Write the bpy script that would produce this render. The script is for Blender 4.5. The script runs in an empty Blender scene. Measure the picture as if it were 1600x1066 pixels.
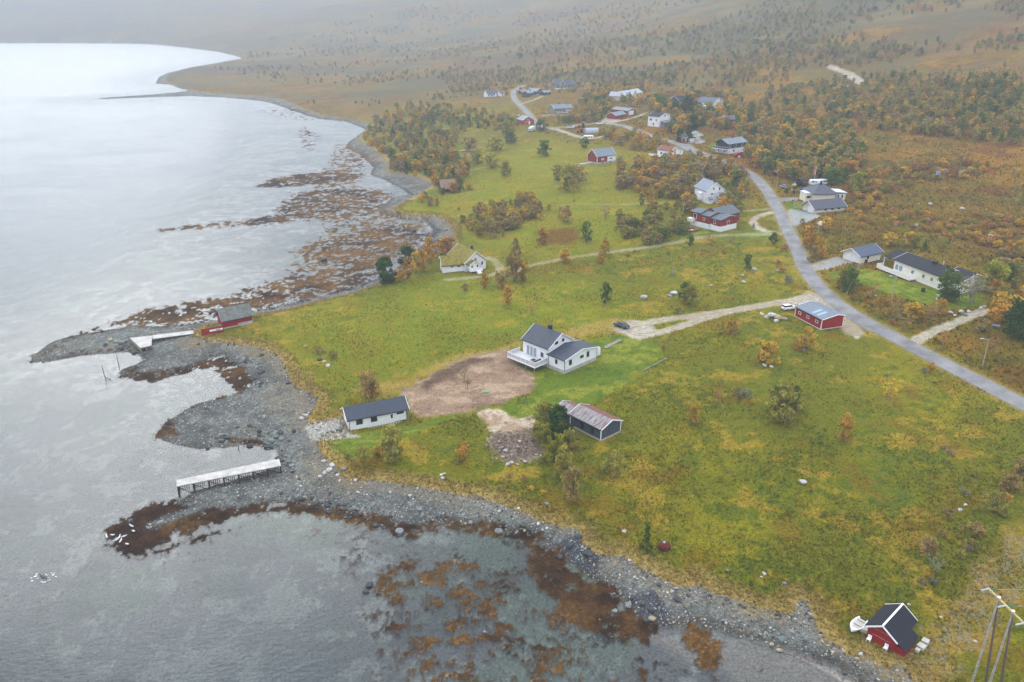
import bpy, math, random
import numpy as np
from mathutils import Vector, Matrix, Euler
R = math.radians
random.seed(7); rng = np.random.default_rng(7)
sc = bpy.context.scene
col = sc.collection
# ---------------------------------------------------------------- camera
CAMZ, PITCH, FPX = 80.0, R(22.4), 1244.0
cam = bpy.data.cameras.new('camera'); camo = bpy.data.objects.new('camera', cam); col.objects.link(camo)
camo.location = (0, 0, CAMZ); camo.rotation_euler = (math.pi/2 - PITCH, 0, 0)
cam.sensor_width = 36; cam.lens = FPX/1600*36; cam.clip_start = 1; cam.clip_end = 12000
sc.camera = camo
# ---------------------------------------------------------------- light
SUN_AZ, SUN_EL = R(-28), R(31)
world = bpy.data.worlds.new('World'); sc.world = world; world.use_nodes = True
wn = world.node_tree.nodes; wl = world.node_tree.links; wn.clear()
sky = wn.new('ShaderNodeTexSky'); sky.sky_type = 'NISHITA'; sky.sun_disc = False
sky.sun_elevation = SUN_EL; sky.sun_rotation = SUN_AZ; sky.air_density = 1.6; sky.dust_density = 1.2; sky.ozone_density = 1
hs = wn.new('ShaderNodeHueSaturation'); hs.inputs['Saturation'].default_value = 0.24
wl.new(sky.outputs[0], hs.inputs['Color'])
tc = wn.new('ShaderNodeTexCoord'); wmap = wn.new('ShaderNodeMapping'); wmap.inputs['Scale'].default_value = (1, 1, 3.2)
wno = wn.new('ShaderNodeTexNoise'); wno.inputs['Scale'].default_value = 2.1; wno.inputs['Detail'].default_value = 5
wl.new(tc.outputs['Generated'], wmap.inputs[0]); wl.new(wmap.outputs[0], wno.inputs['Vector'])
wmr = wn.new('ShaderNodeMapRange'); wmr.inputs[1].default_value = .35; wmr.inputs[2].default_value = .68
wmr.inputs[3].default_value = .95; wmr.inputs[4].default_value = 1.05
wl.new(wno.outputs['Fac'], wmr.inputs[0])
wmu = wn.new('ShaderNodeVectorMath'); wmu.operation = 'SCALE'
wl.new(hs.outputs[0], wmu.inputs[0]); wl.new(wmr.outputs[0], wmu.inputs['Scale'])
bg = wn.new('ShaderNodeBackground'); bg.inputs['Strength'].default_value = 0.15
wtn = wn.new('ShaderNodeVectorMath'); wtn.operation = 'MULTIPLY'; wtn.inputs[1].default_value = (.98, 1, 1.03)
wl.new(wmu.outputs[0], wtn.inputs[0])
# a closed cloud deck: most of the dome is even grey-white, the rest is the sky glowing through it
wmx = wn.new('ShaderNodeMix'); wmx.data_type = 'VECTOR'; wmx.inputs['Factor'].default_value = .91; wmx.inputs[5].default_value = (5.95, 6.3, 6.8)
wl.new(wtn.outputs[0], wmx.inputs[4])
wsx = wn.new('ShaderNodeSeparateXYZ'); wl.new(tc.outputs['Generated'], wsx.inputs[0])   # an overcast dome is brightest overhead
wgr = wn.new('ShaderNodeMapRange'); wgr.inputs[3].default_value = .58; wgr.inputs[4].default_value = 1.45; wl.new(wsx.outputs['Z'], wgr.inputs[0])
wsc = wn.new('ShaderNodeVectorMath'); wsc.operation = 'SCALE'; wl.new(wmx.outputs[1], wsc.inputs[0]); wl.new(wgr.outputs[0], wsc.inputs['Scale']); wl.new(wsc.outputs[0], bg.inputs[0])
wo = wn.new('ShaderNodeOutputWorld'); wl.new(bg.outputs[0], wo.inputs[0])
sl = bpy.data.lights.new('sun', 'SUN'); sl.energy = 0.5; sl.angle = R(28); sl.color = (1.0, .975, .94)
so = bpy.data.objects.new('sun', sl); col.objects.link(so)
sdir = Vector((math.sin(SUN_AZ)*math.cos(SUN_EL), math.cos(SUN_AZ)*math.cos(SUN_EL), math.sin(SUN_EL)))
so.rotation_euler = (-sdir).to_track_quat('-Z', 'Y').to_euler(); so.location = (0, 0, 400)
sc.view_settings.view_transform = 'Standard'; sc.view_settings.look = 'None'
sc.view_settings.exposure = 0.93; sc.view_settings.gamma = 1; sc.view_settings.use_curve_mapping = False
cy = sc.cycles; cy.max_bounces = 5; cy.diffuse_bounces = 2; cy.glossy_bounces = 2; cy.transmission_bounces = 3
cy.transparent_max_bounces = 8; cy.volume_bounces = 1; cy.use_denoising = True; cy.caustics_reflective = False
cy.caustics_refractive = False; cy.use_adaptive_sampling = True; cy.adaptive_threshold = 0.02
HAZE = 0.00035

# ---------------------------------------------------------------- helpers
def rays(px, py):
    px = np.asarray(px, float); py = np.asarray(py, float)
    u = (px-800)/FPX; v = (533-py)/FPX
    s, c = math.sin(PITCH), math.cos(PITCH)
    return u, c+s*v, -s+c*v
def plane(px, py, z=0.):
    dx, dy, dz = rays(px, py)
    t = (z-CAMZ)/np.minimum(dz, -1e-4)
    return dx*t, dy*t
def poly(pts, z=0.):
    p = np.array(pts, float); x, y = plane(p[:, 0], p[:, 1], z)
    return np.stack([x, y], 1)
def segdist(X, Y, pts, closed):
    d = np.full(X.shape, 1e9, np.float32)
    n = len(pts)
    for i in range(n if closed else n-1):
        ax, ay = pts[i]; bx, by = pts[(i+1) % n]
        ex, ey = bx-ax, by-ay; l2 = ex*ex+ey*ey+1e-9
        wx, wy = X-ax, Y-ay
        t = np.clip((wx*ex+wy*ey)/l2, 0, 1)
        d = np.minimum(d, (wx-t*ex)**2+(wy-t*ey)**2)
    return np.sqrt(d)
def inside(X, Y, pts):
    r = np.zeros(X.shape, bool); n = len(pts)
    for i in range(n):
        ax, ay = pts[i]; bx, by = pts[(i+1) % n]
        if ay == by: continue
        c = ((ay > Y) != (by > Y)) & (X < (bx-ax)*(Y-ay)/(by-ay)+ax)
        r ^= c
    return r
def sd(X, Y, pts, far=None):
    """signed distance, + inside; with far, only worked out within that margin"""
    pts = np.asarray(pts)
    if far is None:
        d = segdist(X, Y, pts, True); return np.where(inside(X, Y, pts), d, -d)
    m = (X > pts[:, 0].min()-far) & (X < pts[:, 0].max()+far) & (Y > pts[:, 1].min()-far) & (Y < pts[:, 1].max()+far)
    o = np.full(X.shape, -far, np.float32)
    if m.any():
        d = segdist(X[m], Y[m], pts, True); o[m] = np.where(inside(X[m], Y[m], pts), d, -d)
    return np.maximum(o, -far)
def ld(X, Y, pts, far=12.):
    pts = np.asarray(pts)
    m = (X > pts[:, 0].min()-far) & (X < pts[:, 0].max()+far) & (Y > pts[:, 1].min()-far) & (Y < pts[:, 1].max()+far)
    o = np.full(X.shape, far, np.float32)
    if m.any(): o[m] = segdist(X[m], Y[m], pts, False)
    return np.minimum(o, far)
def vn(x, y, seed=0):
    xi = np.floor(x).astype(np.int64); yi = np.floor(y).astype(np.int64)
    fx = (x-xi).astype(np.float32); fy = (y-yi).astype(np.float32)
    fx = fx*fx*(3-2*fx); fy = fy*fy*(3-2*fy)
    def h(a, b):
        n = (a*374761393+b*668265263+seed*2246822519) & 0xffffffff
        n = ((n ^ (n >> 13))*1274126177) & 0xffffffff
        n = (n ^ (n >> 16)) & 0xffff
        return n.astype(np.float32)/65535.
    a = h(xi, yi); b = h(xi+1, yi); c = h(xi, yi+1); d = h(xi+1, yi+1)
    return (a*(1-fx)+b*fx)*(1-fy)+(c*(1-fx)+d*fx)*fy
def fbm(x, y, scale, octv=4, seed=0, gain=.5):
    s = 0; a = 1.; t = 0; x = x/scale; y = y/scale
    for i in range(octv):
        s = s+a*vn(x+i*17.3, y-i*9.1, seed+i*101); t += a; a *= gain; x = x*2.03+y*.31; y = y*2.03-x*.15
    return s/t
def ss(a, b, x):
    t = np.clip((x-a)/(b-a), 0, 1); return t*t*(3-2*t)
def mixc(c, col_, w):
    return c*(1-w[..., None])+np.asarray(col_, np.float32)*w[..., None]
def S(r, g, b, k=1.):
    f = lambda v: ((v/255+.055)/1.055)**2.4 if v > 10 else v/255/12.92
    return np.array([f(r)*k, f(g)*k, f(b)*k], np.float32)

# ---------------------------------------------------------------- outlines (traced in the photograph, laid on the ground plane)
GRASS = [(1560,1130),(1440,1085),(1405,1042),(1378,1050),(1365,1037),(1350,1028),(1325,1028),(1312,1015),(1292,1008),(1277,985),(1272,968),(1262,947),(1250,937),(1243,950),(1234,963),(1208,954),(1182,952),(1164,941),(1140,936),(1116,928),(1090,915),(1070,919),(1051,917),(1029,902),(1010,892),(994,884),(976,871),(955,871),(932,867),(915,856),(906,845),(903,827),(862,821),(840,812),(819,803),(797,793),(775,786),(745,778),(709,773),(666,763),(640,760),(619,758),(578,751),(555,751),(540,748),(528,737),(522,726),(507,716),(499,708),(497,690),(510,683),(532,678),(534,655),(510,660),(490,664),(478,655),(492,640),(498,625),(480,611),(462,607),(453,594),(447,575),(437,558),(420,548),(391,541),(358,537),(325,534),(302,527),(306,517),(319,512),(342,511),(372,506),(396,495),(430,488),(459,482),(500,471),(547,460),(586,447),(621,431),(650,418),(674,403),(690,394),(703,388),(709,375),(709,361),(708,354),(697,347),(687,340),(662,337),(640,337),(625,335),(615,327),(628,319),(650,307),(668,297),(676,288),(667,281),(645,275),(625,271),(607,268),(607,255),(600,245),(575,228),(560,217),(572,205),(582,195),(560,188),(530,184),(500,179),(470,168),(440,155),(400,150),(350,147),(310,143),(280,136),(258,127),(262,117),(300,106),(325,102),(352,97),(381,92),(372,87),(340,80),(300,75),(245,69),(200,67.5),(100,67),(0,67),(-400,66),(-2500,60)]
WATER = [(1345,1090),(1322,1060),(1300,1045),(1270,1035),(1225,1018),(1180,1003),(1130,988),(1095,978),(1060,978),(1030,988),(1010,985),(990,962),(960,932),(925,905),(895,885),(868,862),(845,850),(800,836),(760,824),(700,816),(660,822),(622,838),(600,825),(560,815),(520,800),(470,790),(430,785),(400,793),(370,800),(330,812),(290,828),(240,845),(215,850),(190,842),(200,815),(240,798),(278,785),(300,768),(360,752),(400,740),(430,730),(437,715),(428,701),(400,697),(380,695),(350,700),(310,702),(275,695),(252,688),(245,675),(260,660),(290,640),(310,630),(350,622),(372,614),(398,602),(385,578),(358,566),(350,556),(322,562),(309,572),(276,585),(240,592),(205,592),(184,584),(192,577),(215,568),(225,562),(213,553),(195,549),(171,553),(128,556),(73,566),(48,566),(50,560),(63,548),(79,535),(112,525),(161,517),(200,510),(262,510),(341,502),(398,487),(440,478),(481,469),(530,456),(569,445),(588,436),(620,420),(648,396),(660,385),(672,375),(676,360),(665,345),(648,340),(604,337),(586,329),(600,320),(614,308),(640,305),(630,296),(600,281),(578,273),(584,262),(575,253),(560,240),(540,231),(545,222),(560,212),(572,203),(565,199),(540,190),(500,186),(460,174),(430,163),(410,158),(350,152.5),(300,150.5),(240,152),(160,155),(145,155),(165,152.5),(235,148),(290,143),(310,139),(275,133),(243,131),(248,121),(262,114),(300,105),(325,101),(352,96),(380,91),(372,86),(340,79),(300,74),(245,68.5),(200,67),(100,66.5),(0,66.5),(-400,65.5),(-2500,59.5)]
CLOSE = np.array([[-9000, 9000], [9000, 9000], [9000, -2000], [300, -400], [60, 20]])
gp = np.vstack([poly(GRASS, 1.3), CLOSE]); wp = np.vstack([poly(WATER, 0.), CLOSE])
# shallow flats where weed breaks the surface: (outline, cover 0..1, golden 0..1, softness in m)
WEED = [
 ([(40,562),(100,528),(160,505),(230,480),(300,468),(400,455),(480,440),(540,420),(600,425),(560,450),(480,470),(400,487),(340,503),(262,511),(200,511),(160,519),(112,528),(79,538)], .70, .35, 12),
 ([(240,497),(330,468),(430,435),(520,412),(600,390),(640,400),(580,435),(500,460),(400,482),(300,500)], .68, .6, 16),
 ([(225,360),(300,350),(380,343),(450,332),(520,322),(590,322),(600,336),(520,345),(430,350),(340,358),(260,364)], .62, .45, 7),
 ([(395,292),(420,280),(460,272),(520,268),(575,272),(560,282),(480,290),(430,296)], .75, .25, 8),
 ([(440,390),(520,365),(600,350),(660,345),(675,370),(650,395),(590,420),(520,425),(470,410)], .68, .7, 16),
 ([(520,225),(600,225),(560,300),(640,330),(660,380),(620,415),(540,425),(470,445),(420,440),(480,380),(500,330),(470,300),(500,262)], .52, .8, 18),
 ([(460,205),(480,195),(510,215),(490,240),(470,235)], .5, .3, 12),
 ([(400,355),(450,300),(560,290),(620,300),(600,330),(500,340)], .66, .5, 14),
 ([(395,172),(460,170),(520,185),(470,190),(400,178)], .42, .2, 10),
 ([(180,592),(200,575),(240,570),(280,575),(330,560),(350,556),(385,575),(400,600),(375,617),(350,595),(330,575),(290,585),(240,600)], .72, .08, 2.5),
 ([(55,560),(90,535),(140,525),(200,520),(240,535),(200,548),(120,556)], .45, .05, 3),
 ([(235,692),(260,655),(330,690),(400,697),(430,705),(420,692),(350,683),(280,680)], .7, .1, 2.5),
 ([(265,655),(320,625),(370,612),(350,632),(300,645)], .4, .1, 3),
 ([(155,835),(200,800),(275,775),(320,795),(400,790),(460,785),(520,795),(560,812),(520,812),(440,800),(360,815),(300,835),(240,855),(220,880),(190,870)], .86, .12, 5),
 ([(150,850),(250,850),(330,820),(420,805),(380,840),(280,870),(210,885)], .45, .35, 5),
 ([(460,785),(560,800),(620,815),(700,812),(780,820),(850,842),(900,880),(860,880),(800,850),(720,830),(640,842),(560,828),(480,806)], .74, .4, 4),
 ([(820,850),(870,855),(905,890),(960,925),(1000,965),(1030,985),(1020,1020),(960,1000),(900,985),(860,950),(825,900)], .82, .55, 5),
 ([(1060,975),(1110,980),(1135,1000),(1130,1040),(1115,1062),(1090,1040),(1065,1000)], .82, .9, 2.5),
 ([(480,820),(600,840),(760,850),(860,900),(950,1000),(1060,1020),(1060,1110),(600,1110),(560,960),(520,880)], .43, .38, 8),
]
SHELF = [  # outline, depth in m
 ([(40,562),(230,400),(380,270),(400,160),(560,150),(700,300),(720,420),(300,520)], .26),
 ([(470,800),(850,820),(1345,1050),(1345,1200),(560,1200),(545,1000),(500,880),(330,850)], .55),
 ([(180,596),(350,550),(420,600),(340,640),(250,640)], .3),
 ([(380,690),(440,700),(430,760),(280,770),(240,700)], .5),
]
# ---------------------------------------------------------------- terrain
rs = [62.]
while rs[-1] < 6500:
    r_ = rs[-1]
    k = .0032 if r_ < 550 else (.006 if r_ < 1500 else .015)
    rs.append(r_*(1+k))
rs = np.array(rs); NR = len(rs)
TH0, TH1, NT = R(-43), R(43), 840
ths = np.linspace(TH0, TH1, NT)
RR, TT = np.meshgrid(rs, ths, indexing='ij')
X = (RR*np.sin(TT)).astype(np.float32); Y = (RR*np.cos(TT)).astype(np.float32)
SG = sd(X, Y, gp); SW = sd(X, Y, wp)
SW = np.where(SG > 0, np.maximum(SW, SG*.5+.2), SW)
LL = (X+54)*.94+(Y-331)*.33
LL = LL+12*(fbm(X, Y, 160, 2, 5)-.5)*ss(60, 200, LL)
EL = np.interp(LL, [-60, 0, 40, 80, 130, 200, 300, 420, 560, 760, 1050, 1500, 2600, 6000],
               [0, .6, 2.6, 5, 8.5, 15, 27, 46, 74, 120, 170, 205, 235, 250]).astype(np.float32)
E2 = 230*(1-np.exp(-np.clip(SG, 0, 1e4)*.22/230))*ss(1400, 2300, Y)
E = np.maximum(EL, E2)
bank = 1.4+1.3*(1-np.exp(-np.clip(SG, 0, 300)/5.))
zl = bank+E*ss(0, 45, SG)
far_k = np.clip(SG/200, 0, 1)*ss(150, 330, LL)
zl = zl+far_k*(16*(fbm(X, Y, 150, 3, 11)-.5)+40*(fbm(X, Y, 520, 2, 12)-.5)*ss(500, 1100, RR))
zl = zl+1.3*(fbm(X, Y, 45, 2, 21)-.5)*ss(4, 25, SG)
tb = np.clip(SW/np.maximum(SW-SG, .2), 0, 1)
zb = .06+1.35*tb**.9
wsh = np.zeros_like(X); dsh = np.zeros_like(X)
for pts, dep in SHELF:
    m = ss(-45 if dep < .27 else -10, 5, sd(X, Y, poly(pts), 60)); dsh = np.where(m > wsh, dep, dsh); wsh = np.maximum(wsh, m)
dw = np.clip(-SW, 0, 400)
deep = .12+dw*.055
zs = -np.minimum(np.minimum(deep, 7.), np.where(wsh > .01, dsh*(1-np.exp(-dw/6.))*wsh+(1-wsh)*deep+.06, 99))
Z0 = np.where(SG > 0, zl, np.where(SW > 0, zb, zs)).astype(np.float32)

def grid_z(x, y, ZZ=None):
    ZZ = Z if ZZ is None else ZZ
    x = np.asarray(x, float); y = np.asarray(y, float)
    r = np.hypot(x, y); th = np.arctan2(x, y)
    i = np.clip(np.searchsorted(rs, r)-1, 0, NR-2); fi = np.clip((r-rs[i])/(rs[i+1]-rs[i]), 0, 1)
    tj = np.clip((th-TH0)/(TH1-TH0)*(NT-1), 0, NT-1.001); j = tj.astype(int); fj = tj-j
    return (ZZ[i, j]*(1-fj)+ZZ[i, j+1]*fj)*(1-fi)+(ZZ[i+1, j]*(1-fj)+ZZ[i+1, j+1]*fj)*fi
def P(px, py, ZZ=None):
    """photo pixel -> point on the ground"""
    ZZ = Z if ZZ is None else ZZ
    dx, dy, dz = rays(px, py); dx = np.atleast_1d(dx); dy = np.atleast_1d(dy); dz = np.atleast_1d(dz)
    h = np.hypot(dx, dy); th = np.arctan2(dx, dy); out = np.zeros((len(dx), 3))
    for k in range(len(dx)):
        tj = min(max((th[k]-TH0)/(TH1-TH0)*(NT-1), 0), NT-1.001); j = int(tj); f = tj-j
        zc = np.maximum(ZZ[:, j]*(1-f)+ZZ[:, j+1]*f, 0)
        zr = CAMZ+rs*dz[k]/h[k]; below = np.nonzero(zr <= zc)[0]
        i = below[0] if len(below) else NR-1; i = max(i, 1)
        a = zr[i-1]-zc[i-1]; b = zc[i]-zr[i]; g = a/(a+b) if a+b > 1e-6 else 0
        r = rs[i-1]+(rs[i]-rs[i-1])*min(max(g, 0), 1)
        out[k] = (r*math.sin(th[k]), r*math.cos(th[k]), CAMZ+r*dz[k]/h[k])
    return out
def Pl(pts, ZZ=None):
    a = np.array(pts, float); return P(a[:, 0], a[:, 1], ZZ)[:, :2]
def smooth(pts, n=5):
    pts = np.asarray(pts); p = np.vstack([2*pts[0]-pts[1], pts, 2*pts[-1]-pts[-2]]); o = []
    for i in range(1, len(p)-2):
        for t in np.linspace(0, 1, n, endpoint=False):
            a, b, c, d = p[i-1], p[i], p[i+1], p[i+2]
            o.append(.5*((2*b)+(c-a)*t+(2*a-5*b+4*c-d)*t*t+(-a+3*b-3*c+d)*t**3))
    o.append(pts[-1]); return np.array(o)

ROADS = [  # asphalt: centre line in the photo, width m
 ([(1720,692),(1660,662),(1600,632),(1540,601),(1480,570),(1420,539),(1370,512),(1330,489),(1302,469),(1276,444),(1259,420),(1248,395),(1234,365),(1220,335),(1207,312),(1194,292),(1178,276),(1163,267),(1150,261),(1134,254),(1112,246),(1094,239.5),(1071,230),(1053,223),(1027,216),(1010,210),(984,200),(965,195),(941,192),(912,195),(884,199),(861,200),(846,198),(823,175),(806,157.5),(802,147),(804,141),(816,134.5),(826,132)], 4.3),
 ([(1214,313),(1240,311),(1262,309)], 4.0),
 ([(1071,230),(1074,225),(1078,222.5)], 4.0),
]
TRACKS = [
 ([(1272,462),(1235,470),(1200,476),(1140,486),(1080,494),(1030,501),(995,508),(978,513)], 3.2),
 ([(1150,485),(1100,498),(1060,511),(1020,521),(995,522),(980,515)], 2.6),
 ([(1218,366),(1150,367),(1090,372),(1050,380),(1000,388),(940,396),(880,405),(830,415),(800,425),(765,431),(735,434),(700,437)], 2.3),
 ([(765,431),(782,420),(775,408),(762,402)], 2.0),
 ([(1208,332),(1185,338),(1177,346),(1188,358),(1215,366)], 2.2),
 ([(1205,326),(1185,328),(1165,330)], 1.2),
 ([(1262,420),(1290,413),(1322,409)], 3.4),
 ([(1425,537),(1450,522),(1490,506),(1535,486)], 2.6),
 ([(861,200),(884,207),(905,214),(925,217),(945,212)], 3.0),
 ([(941,192),(953,184),(960,178)], 4.0),
 ([(940,192),(965,190),(995,182),(1008,176)], 2.6),
 ([(816,162),(835,156),(848,150)], 2.0),
 ([(846,182),(862,180),(880,179)], 2.0),
 ([(1094,239),(1085,234),(1078,229),(1062,224)], 1.5),
 ([(1297,104),(1318,112),(1335,122),(1342,130),(1310,136)], 6.),
 ([(855,131),(880,132),(905,131),(925,130)], 3.),
 ([(870,321),(910,319),(960,319.5),(1035,317)], .7),
]
roadw = [(smooth(Pl(p, Z0)), w) for p, w in ROADS]
trackw = [(smooth(Pl(p, Z0)), w) for p, w in TRACKS]

# building frames: left base corner, right base corner (photo px), depth m, extra margin
FR = {
 'main': ((881.9,584.4),(932,562.5),14), 'boat': ((546.4,672.6),(635.9,655.1),6), 'shed': ((891,665.3),(938.4,689.7),6),
 'garage': ((1242,494.2),(1282.3,515.2),6), 'redboat': ((1353.1,996),(1395.9,1019.2),5.5), 'leftboat': ((349.6,513.9),(394.8,504.6),5),
 'turf': ((691.8,426.8),(727,424.2),6), 'turf2': ((727,424.5),(759,419),12), 'redhouse': ((1125,362.4),(1150.4,356.3),12),
 'white9': ((1102,317),(1130,315),9), 'hip': ((1270,316),(1304,315.5),10), 'longgar': ((1272.5,334),(1319.5,329.5),7),
 'wgar': ((1316.5,403.7),(1344,412),8), 'bung': ((1395,424.5),(1466.4,452.5),8), 'pink': ((1046.6,247),(1067.4,242.5),9),
 'dark14': ((1137.2,240.8),(1164,237),8), 'gar15': ((1069,223.9),(1087.7,222.8),8), 'w16': ((1029.7,198.6),(1046,195.5),7),
 'barn': ((932.6,257.1),(961.5,253.4),9), 'rg1': ((962.7,186.4),(977.9,183.6),7), 'rg2': ((979,180.2),(993.6,178.5),8),
 'beige': ((974,156),(1003,150.5),9), 'w20': ((1113.6,170.5),(1129.4,166.5),10), 'grey21': ((866,178.5),(884,177.5),8),
 'red22': ((816,195),(834.5,194),8), 'cab23': ((837,149),(848.5,147.5),9), 'cab23b': ((850.5,149),(860.5,148),5),
 'cab23c': ((815,147),(821,146.5),4), 'big24': ((883,138.5),(899,137),9), 'far25': ((761.5,152.3),(778.5,151.5),8),
 'far25b': ((782.5,150.6),(788,150.2),5), 'dark26': ((1060,168),(1071,167),8), 'dark27': ((1135,195),(1148,194.5),7),
 'brown': ((691,301),(712,299.5),6.5),
}
frame = {}
for k, (a, b, dep) in FR.items():
    o = P(a[0], a[1], Z0)[0]; bx, by = plane(b[0], b[1], o[2])
    rot = math.atan2(by-o[1], bx-o[0]); frame[k] = (o, rot, math.hypot(bx-o[0], by-o[1]), dep)
Z = Z0.copy()
flat = np.zeros_like(X)
for k, (o, rot, W, dep) in frame.items():
    m = (np.hypot(X-o[0], Y-o[1]) < 60)
    c, s = math.cos(rot), math.sin(rot)
    dx, dy = X[m]-o[0], Y[m]-o[1]; lx, ly = dx*c+dy*s, -dx*s+dy*c
    q = np.maximum(np.maximum(-lx, lx-W), np.maximum(-ly, ly-dep))
    w = 1-ss(.8, 9, q); Z[m] = Z[m]*(1-w)+(o[2]-.08)*w
    flat[m] = np.maximum(flat[m], 1-ss(0, 4, q))
# roads: level the ground under them
rsd = np.full(X.shape, -12., np.float32)
for p, w in roadw: rsd = np.maximum(rsd, w/2-ld(X, Y, p, 14))
tsd = np.full(X.shape, -12., np.float32)
for p, w in trackw: tsd = np.maximum(tsd, w/2-ld(X, Y, p, 14))
land = ss(0, 1.5, SG)
faint = np.full(X.shape, -12., np.float32)
for p, w in trackw[2:4]+trackw[5:6]+trackw[-1:]: faint = np.maximum(faint, w/2-ld(X, Y, p, 14))
calm = np.maximum(np.maximum(ss(-2.5, .2, rsd), ss(-1.5, .2, tsd)), flat)
n1 = fbm(X, Y, 5.5, 3, 31); n2 = fbm(X, Y, 1.5, 3, 32, .6)
near = 1-ss(500, 1500, RR)
Z = Z+(1-calm)*land*near*(.75*(n1-.5)+.42*(n2-.5))
Z = Z-.13*ss(-.15, .25, rsd)*land
# mound, bank hollow, rubble heap
def bump(px, py, rad, h):
    global Z
    o = P(px, py, Z)[0]; Z = Z+(h*np.exp(-((X-o[0])**2+(Y-o[1])**2)/rad**2)).astype(np.float32)
PILE = sd(X, Y, Pl([(652,602),(690,578),(735,562),(765,560),(768,566),(735,574),(705,590),(668,608)], Z0), 8)
bump(487, 541, 3.4, -1.9); bump(800, 690, 5, 1.1); bump(1205, 497, 1.6, 1.0); bump(1292, 337, 2.2, .9)
# ---- ground masks
def area(pts, far=14): return sd(X, Y, Pl(pts, Z0), far)
SOIL = area([(620,612),(650,597),(690,578),(720,560),(750,552),(790,549),(800,560),(812,572),(833,590),(836,600),(826,612),(790,628),(740,642),(690,648),(660,646),(636,632),(637,618)])
RUBT = area([(742,645),(780,640),(795,650),(812,655),(830,652),(838,670),(848,690),(852,712),(830,718),(800,722),(780,716),(765,700),(770,680),(762,665)])
RUBB = area([(770,682),(800,685),(840,672),(852,712),(830,718),(800,724),(775,716),(764,700)])
LAWN = area([(500,690),(545,680),(640,662),(700,648),(770,640),(835,612),(838,592),(815,575),(800,558),(850,560),(900,540),(940,530),(985,525),(1040,540),(1035,565),(985,590),(950,620),(900,635),(860,640),(840,660),(800,655),(760,640),(700,655),(640,680),(600,700),(540,720),(505,712)])
LAWN2 = area([(1290,425),(1340,422),(1372,425),(1460,450),(1500,440),(1545,445),(1540,480),(1470,485),(1420,470),(1350,445),(1305,440)])
LAWN3 = area([(1065,350),(1095,345),(1125,368),(1180,355),(1215,362),(1205,372),(1100,372),(1060,368)])
LAWN4 = area([(1228,315),(1262,318),(1275,328),(1232,328)])
LAWN5 = area([(1040,252),(1070,240),(1085,244),(1060,256)]); LAWN6 = area([(1105,226),(1125,222),(1125,235),(1112,236)])
PALEG = area([(440,545),(500,500),(600,460),(700,430),(900,440),(1000,480),(900,530),(800,540),(700,560),(640,590),(560,600),(480,610)], 20)
GFLD = area([(700,340),(620,330),(700,300),(760,270),(850,210),(1000,240),(1060,260),(960,300),(1080,300),(1060,360),(900,400),(780,400)], 30)
HEATH = ss(95, 175, LL+60*(fbm(X, Y, 70, 3, 41)-.5))*land
# the wild ground right of the road is heathy too
HR = area([(1285,440),(1230,345),(1170,265),(1330,240),(1700,240),(1760,640),(1600,625),(1440,540),(1330,480)], 40)
HEATH = np.maximum(HEATH, ss(590, 720, RR+60*(fbm(X, Y, 60, 3, 43)-.5))*land)
HEATH = np.maximum(HEATH, .75*ss(-6, 8, HR+6*(n1-.5))*land)
APR = [area(p, 8) for p in (
 [(1232,478),(1262,456),(1285,462),(1320,486),(1352,520),(1338,530),(1315,512),(1308,500),(1275,478),(1245,474)],
 [(1224,342),(1235,327),(1268,330),(1280,339),(1266,345),(1246,352),(1234,352)],
 [(978,500),(1010,503),(1030,520),(1000,532),(970,520),(955,512)],
 [(1270,412),(1312,402),(1330,410),(1290,420),(1266,424)],
 [(945,186),(962,180),(968,188),(950,195)])]
GRV = tsd.copy()
for a in APR: GRV = np.maximum(GRV, a)
PAD = area([(478,668),(500,660),(533,656),(545,676),(560,680),(500,690),(487,685)], 10)
DRYT = Pl([(1640,830),(1590,875),(1550,925),(1515,965),(1480,1000),(1450,1030),(1420,1060)], Z0)
DRY = 2.6-ld(X, Y, DRYT, 14)
DRY2 = area([(560,610),(640,590),(700,560),(800,535),(960,500),(1000,510),(880,530),(800,548),(720,560),(660,590),(600,618)], 10)
REDP = area([(838,362),(900,355),(908,372),(890,382),(845,380)], 10)
SANDF = area([(1000,985),(1060,990),(1130,1000),(1190,1010),(1260,1035),(1330,1065),(1345,1110),(1150,1110),(1140,1050),(1050,1020)], 12)
ROCK = [area(p, 6) for p in (
 [(872,850),(905,830),(925,850),(938,870),(930,890),(900,880),(880,870)], [(985,935),(1020,925),(1045,960),(1035,985),(1010,978)],
 [(655,385),(690,372),(700,385),(680,400),(660,398)], [(655,352),(672,348),(690,360),(676,372),(660,370)])]

# ---- colours (surface albedo, with fog greyed into the far heath)
G1, G2, G3 = S(115,116,32), S(84,102,28), S(148,138,50)
STRAW, BRN, DK = S(172,146,80), S(130,102,52), S(62,70,24)
nl = fbm(X, Y, 28, 3, 51); nm = fbm(X, Y, 7, 3, 52); nf = fbm(X, Y, 1.6, 3, 53, .65); ns = fbm(X, Y*1.0, .55, 2, 54, .7)
def con(n, lo, hi): return ss(lo, hi, n)
C = np.zeros(X.shape+(3,), np.float32)+G1
C = mixc(C, G3, con(nl*.6+nm*.4, .46, .62)*.6)
C = mixc(C, G2, con(nm*.5+nf*.5, .52, .66)*.7)
C = mixc(C, STRAW, con(fbm(X, Y, 6, 4, 55, .75), .56, .68)*.7)
C = mixc(C, BRN, con(fbm(X, Y, 9, 4, 56, .7), .57, .70)*.55)
C = mixc(C, DK, con(ns*.5+nf*.5, .60, .74)*.6)
C = mixc(C, S(150,150,66), ss(-10, 14, PALEG+12*(nm-.5))*.40)
C = mixc(C, S(108,130,46), ss(-10, 14, PALEG+12*(nm-.5))*con(nf, .45, .6)*.5)
C = mixc(C, S(150,142,62), ss(-14, 14, GFLD)*.55)
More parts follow.
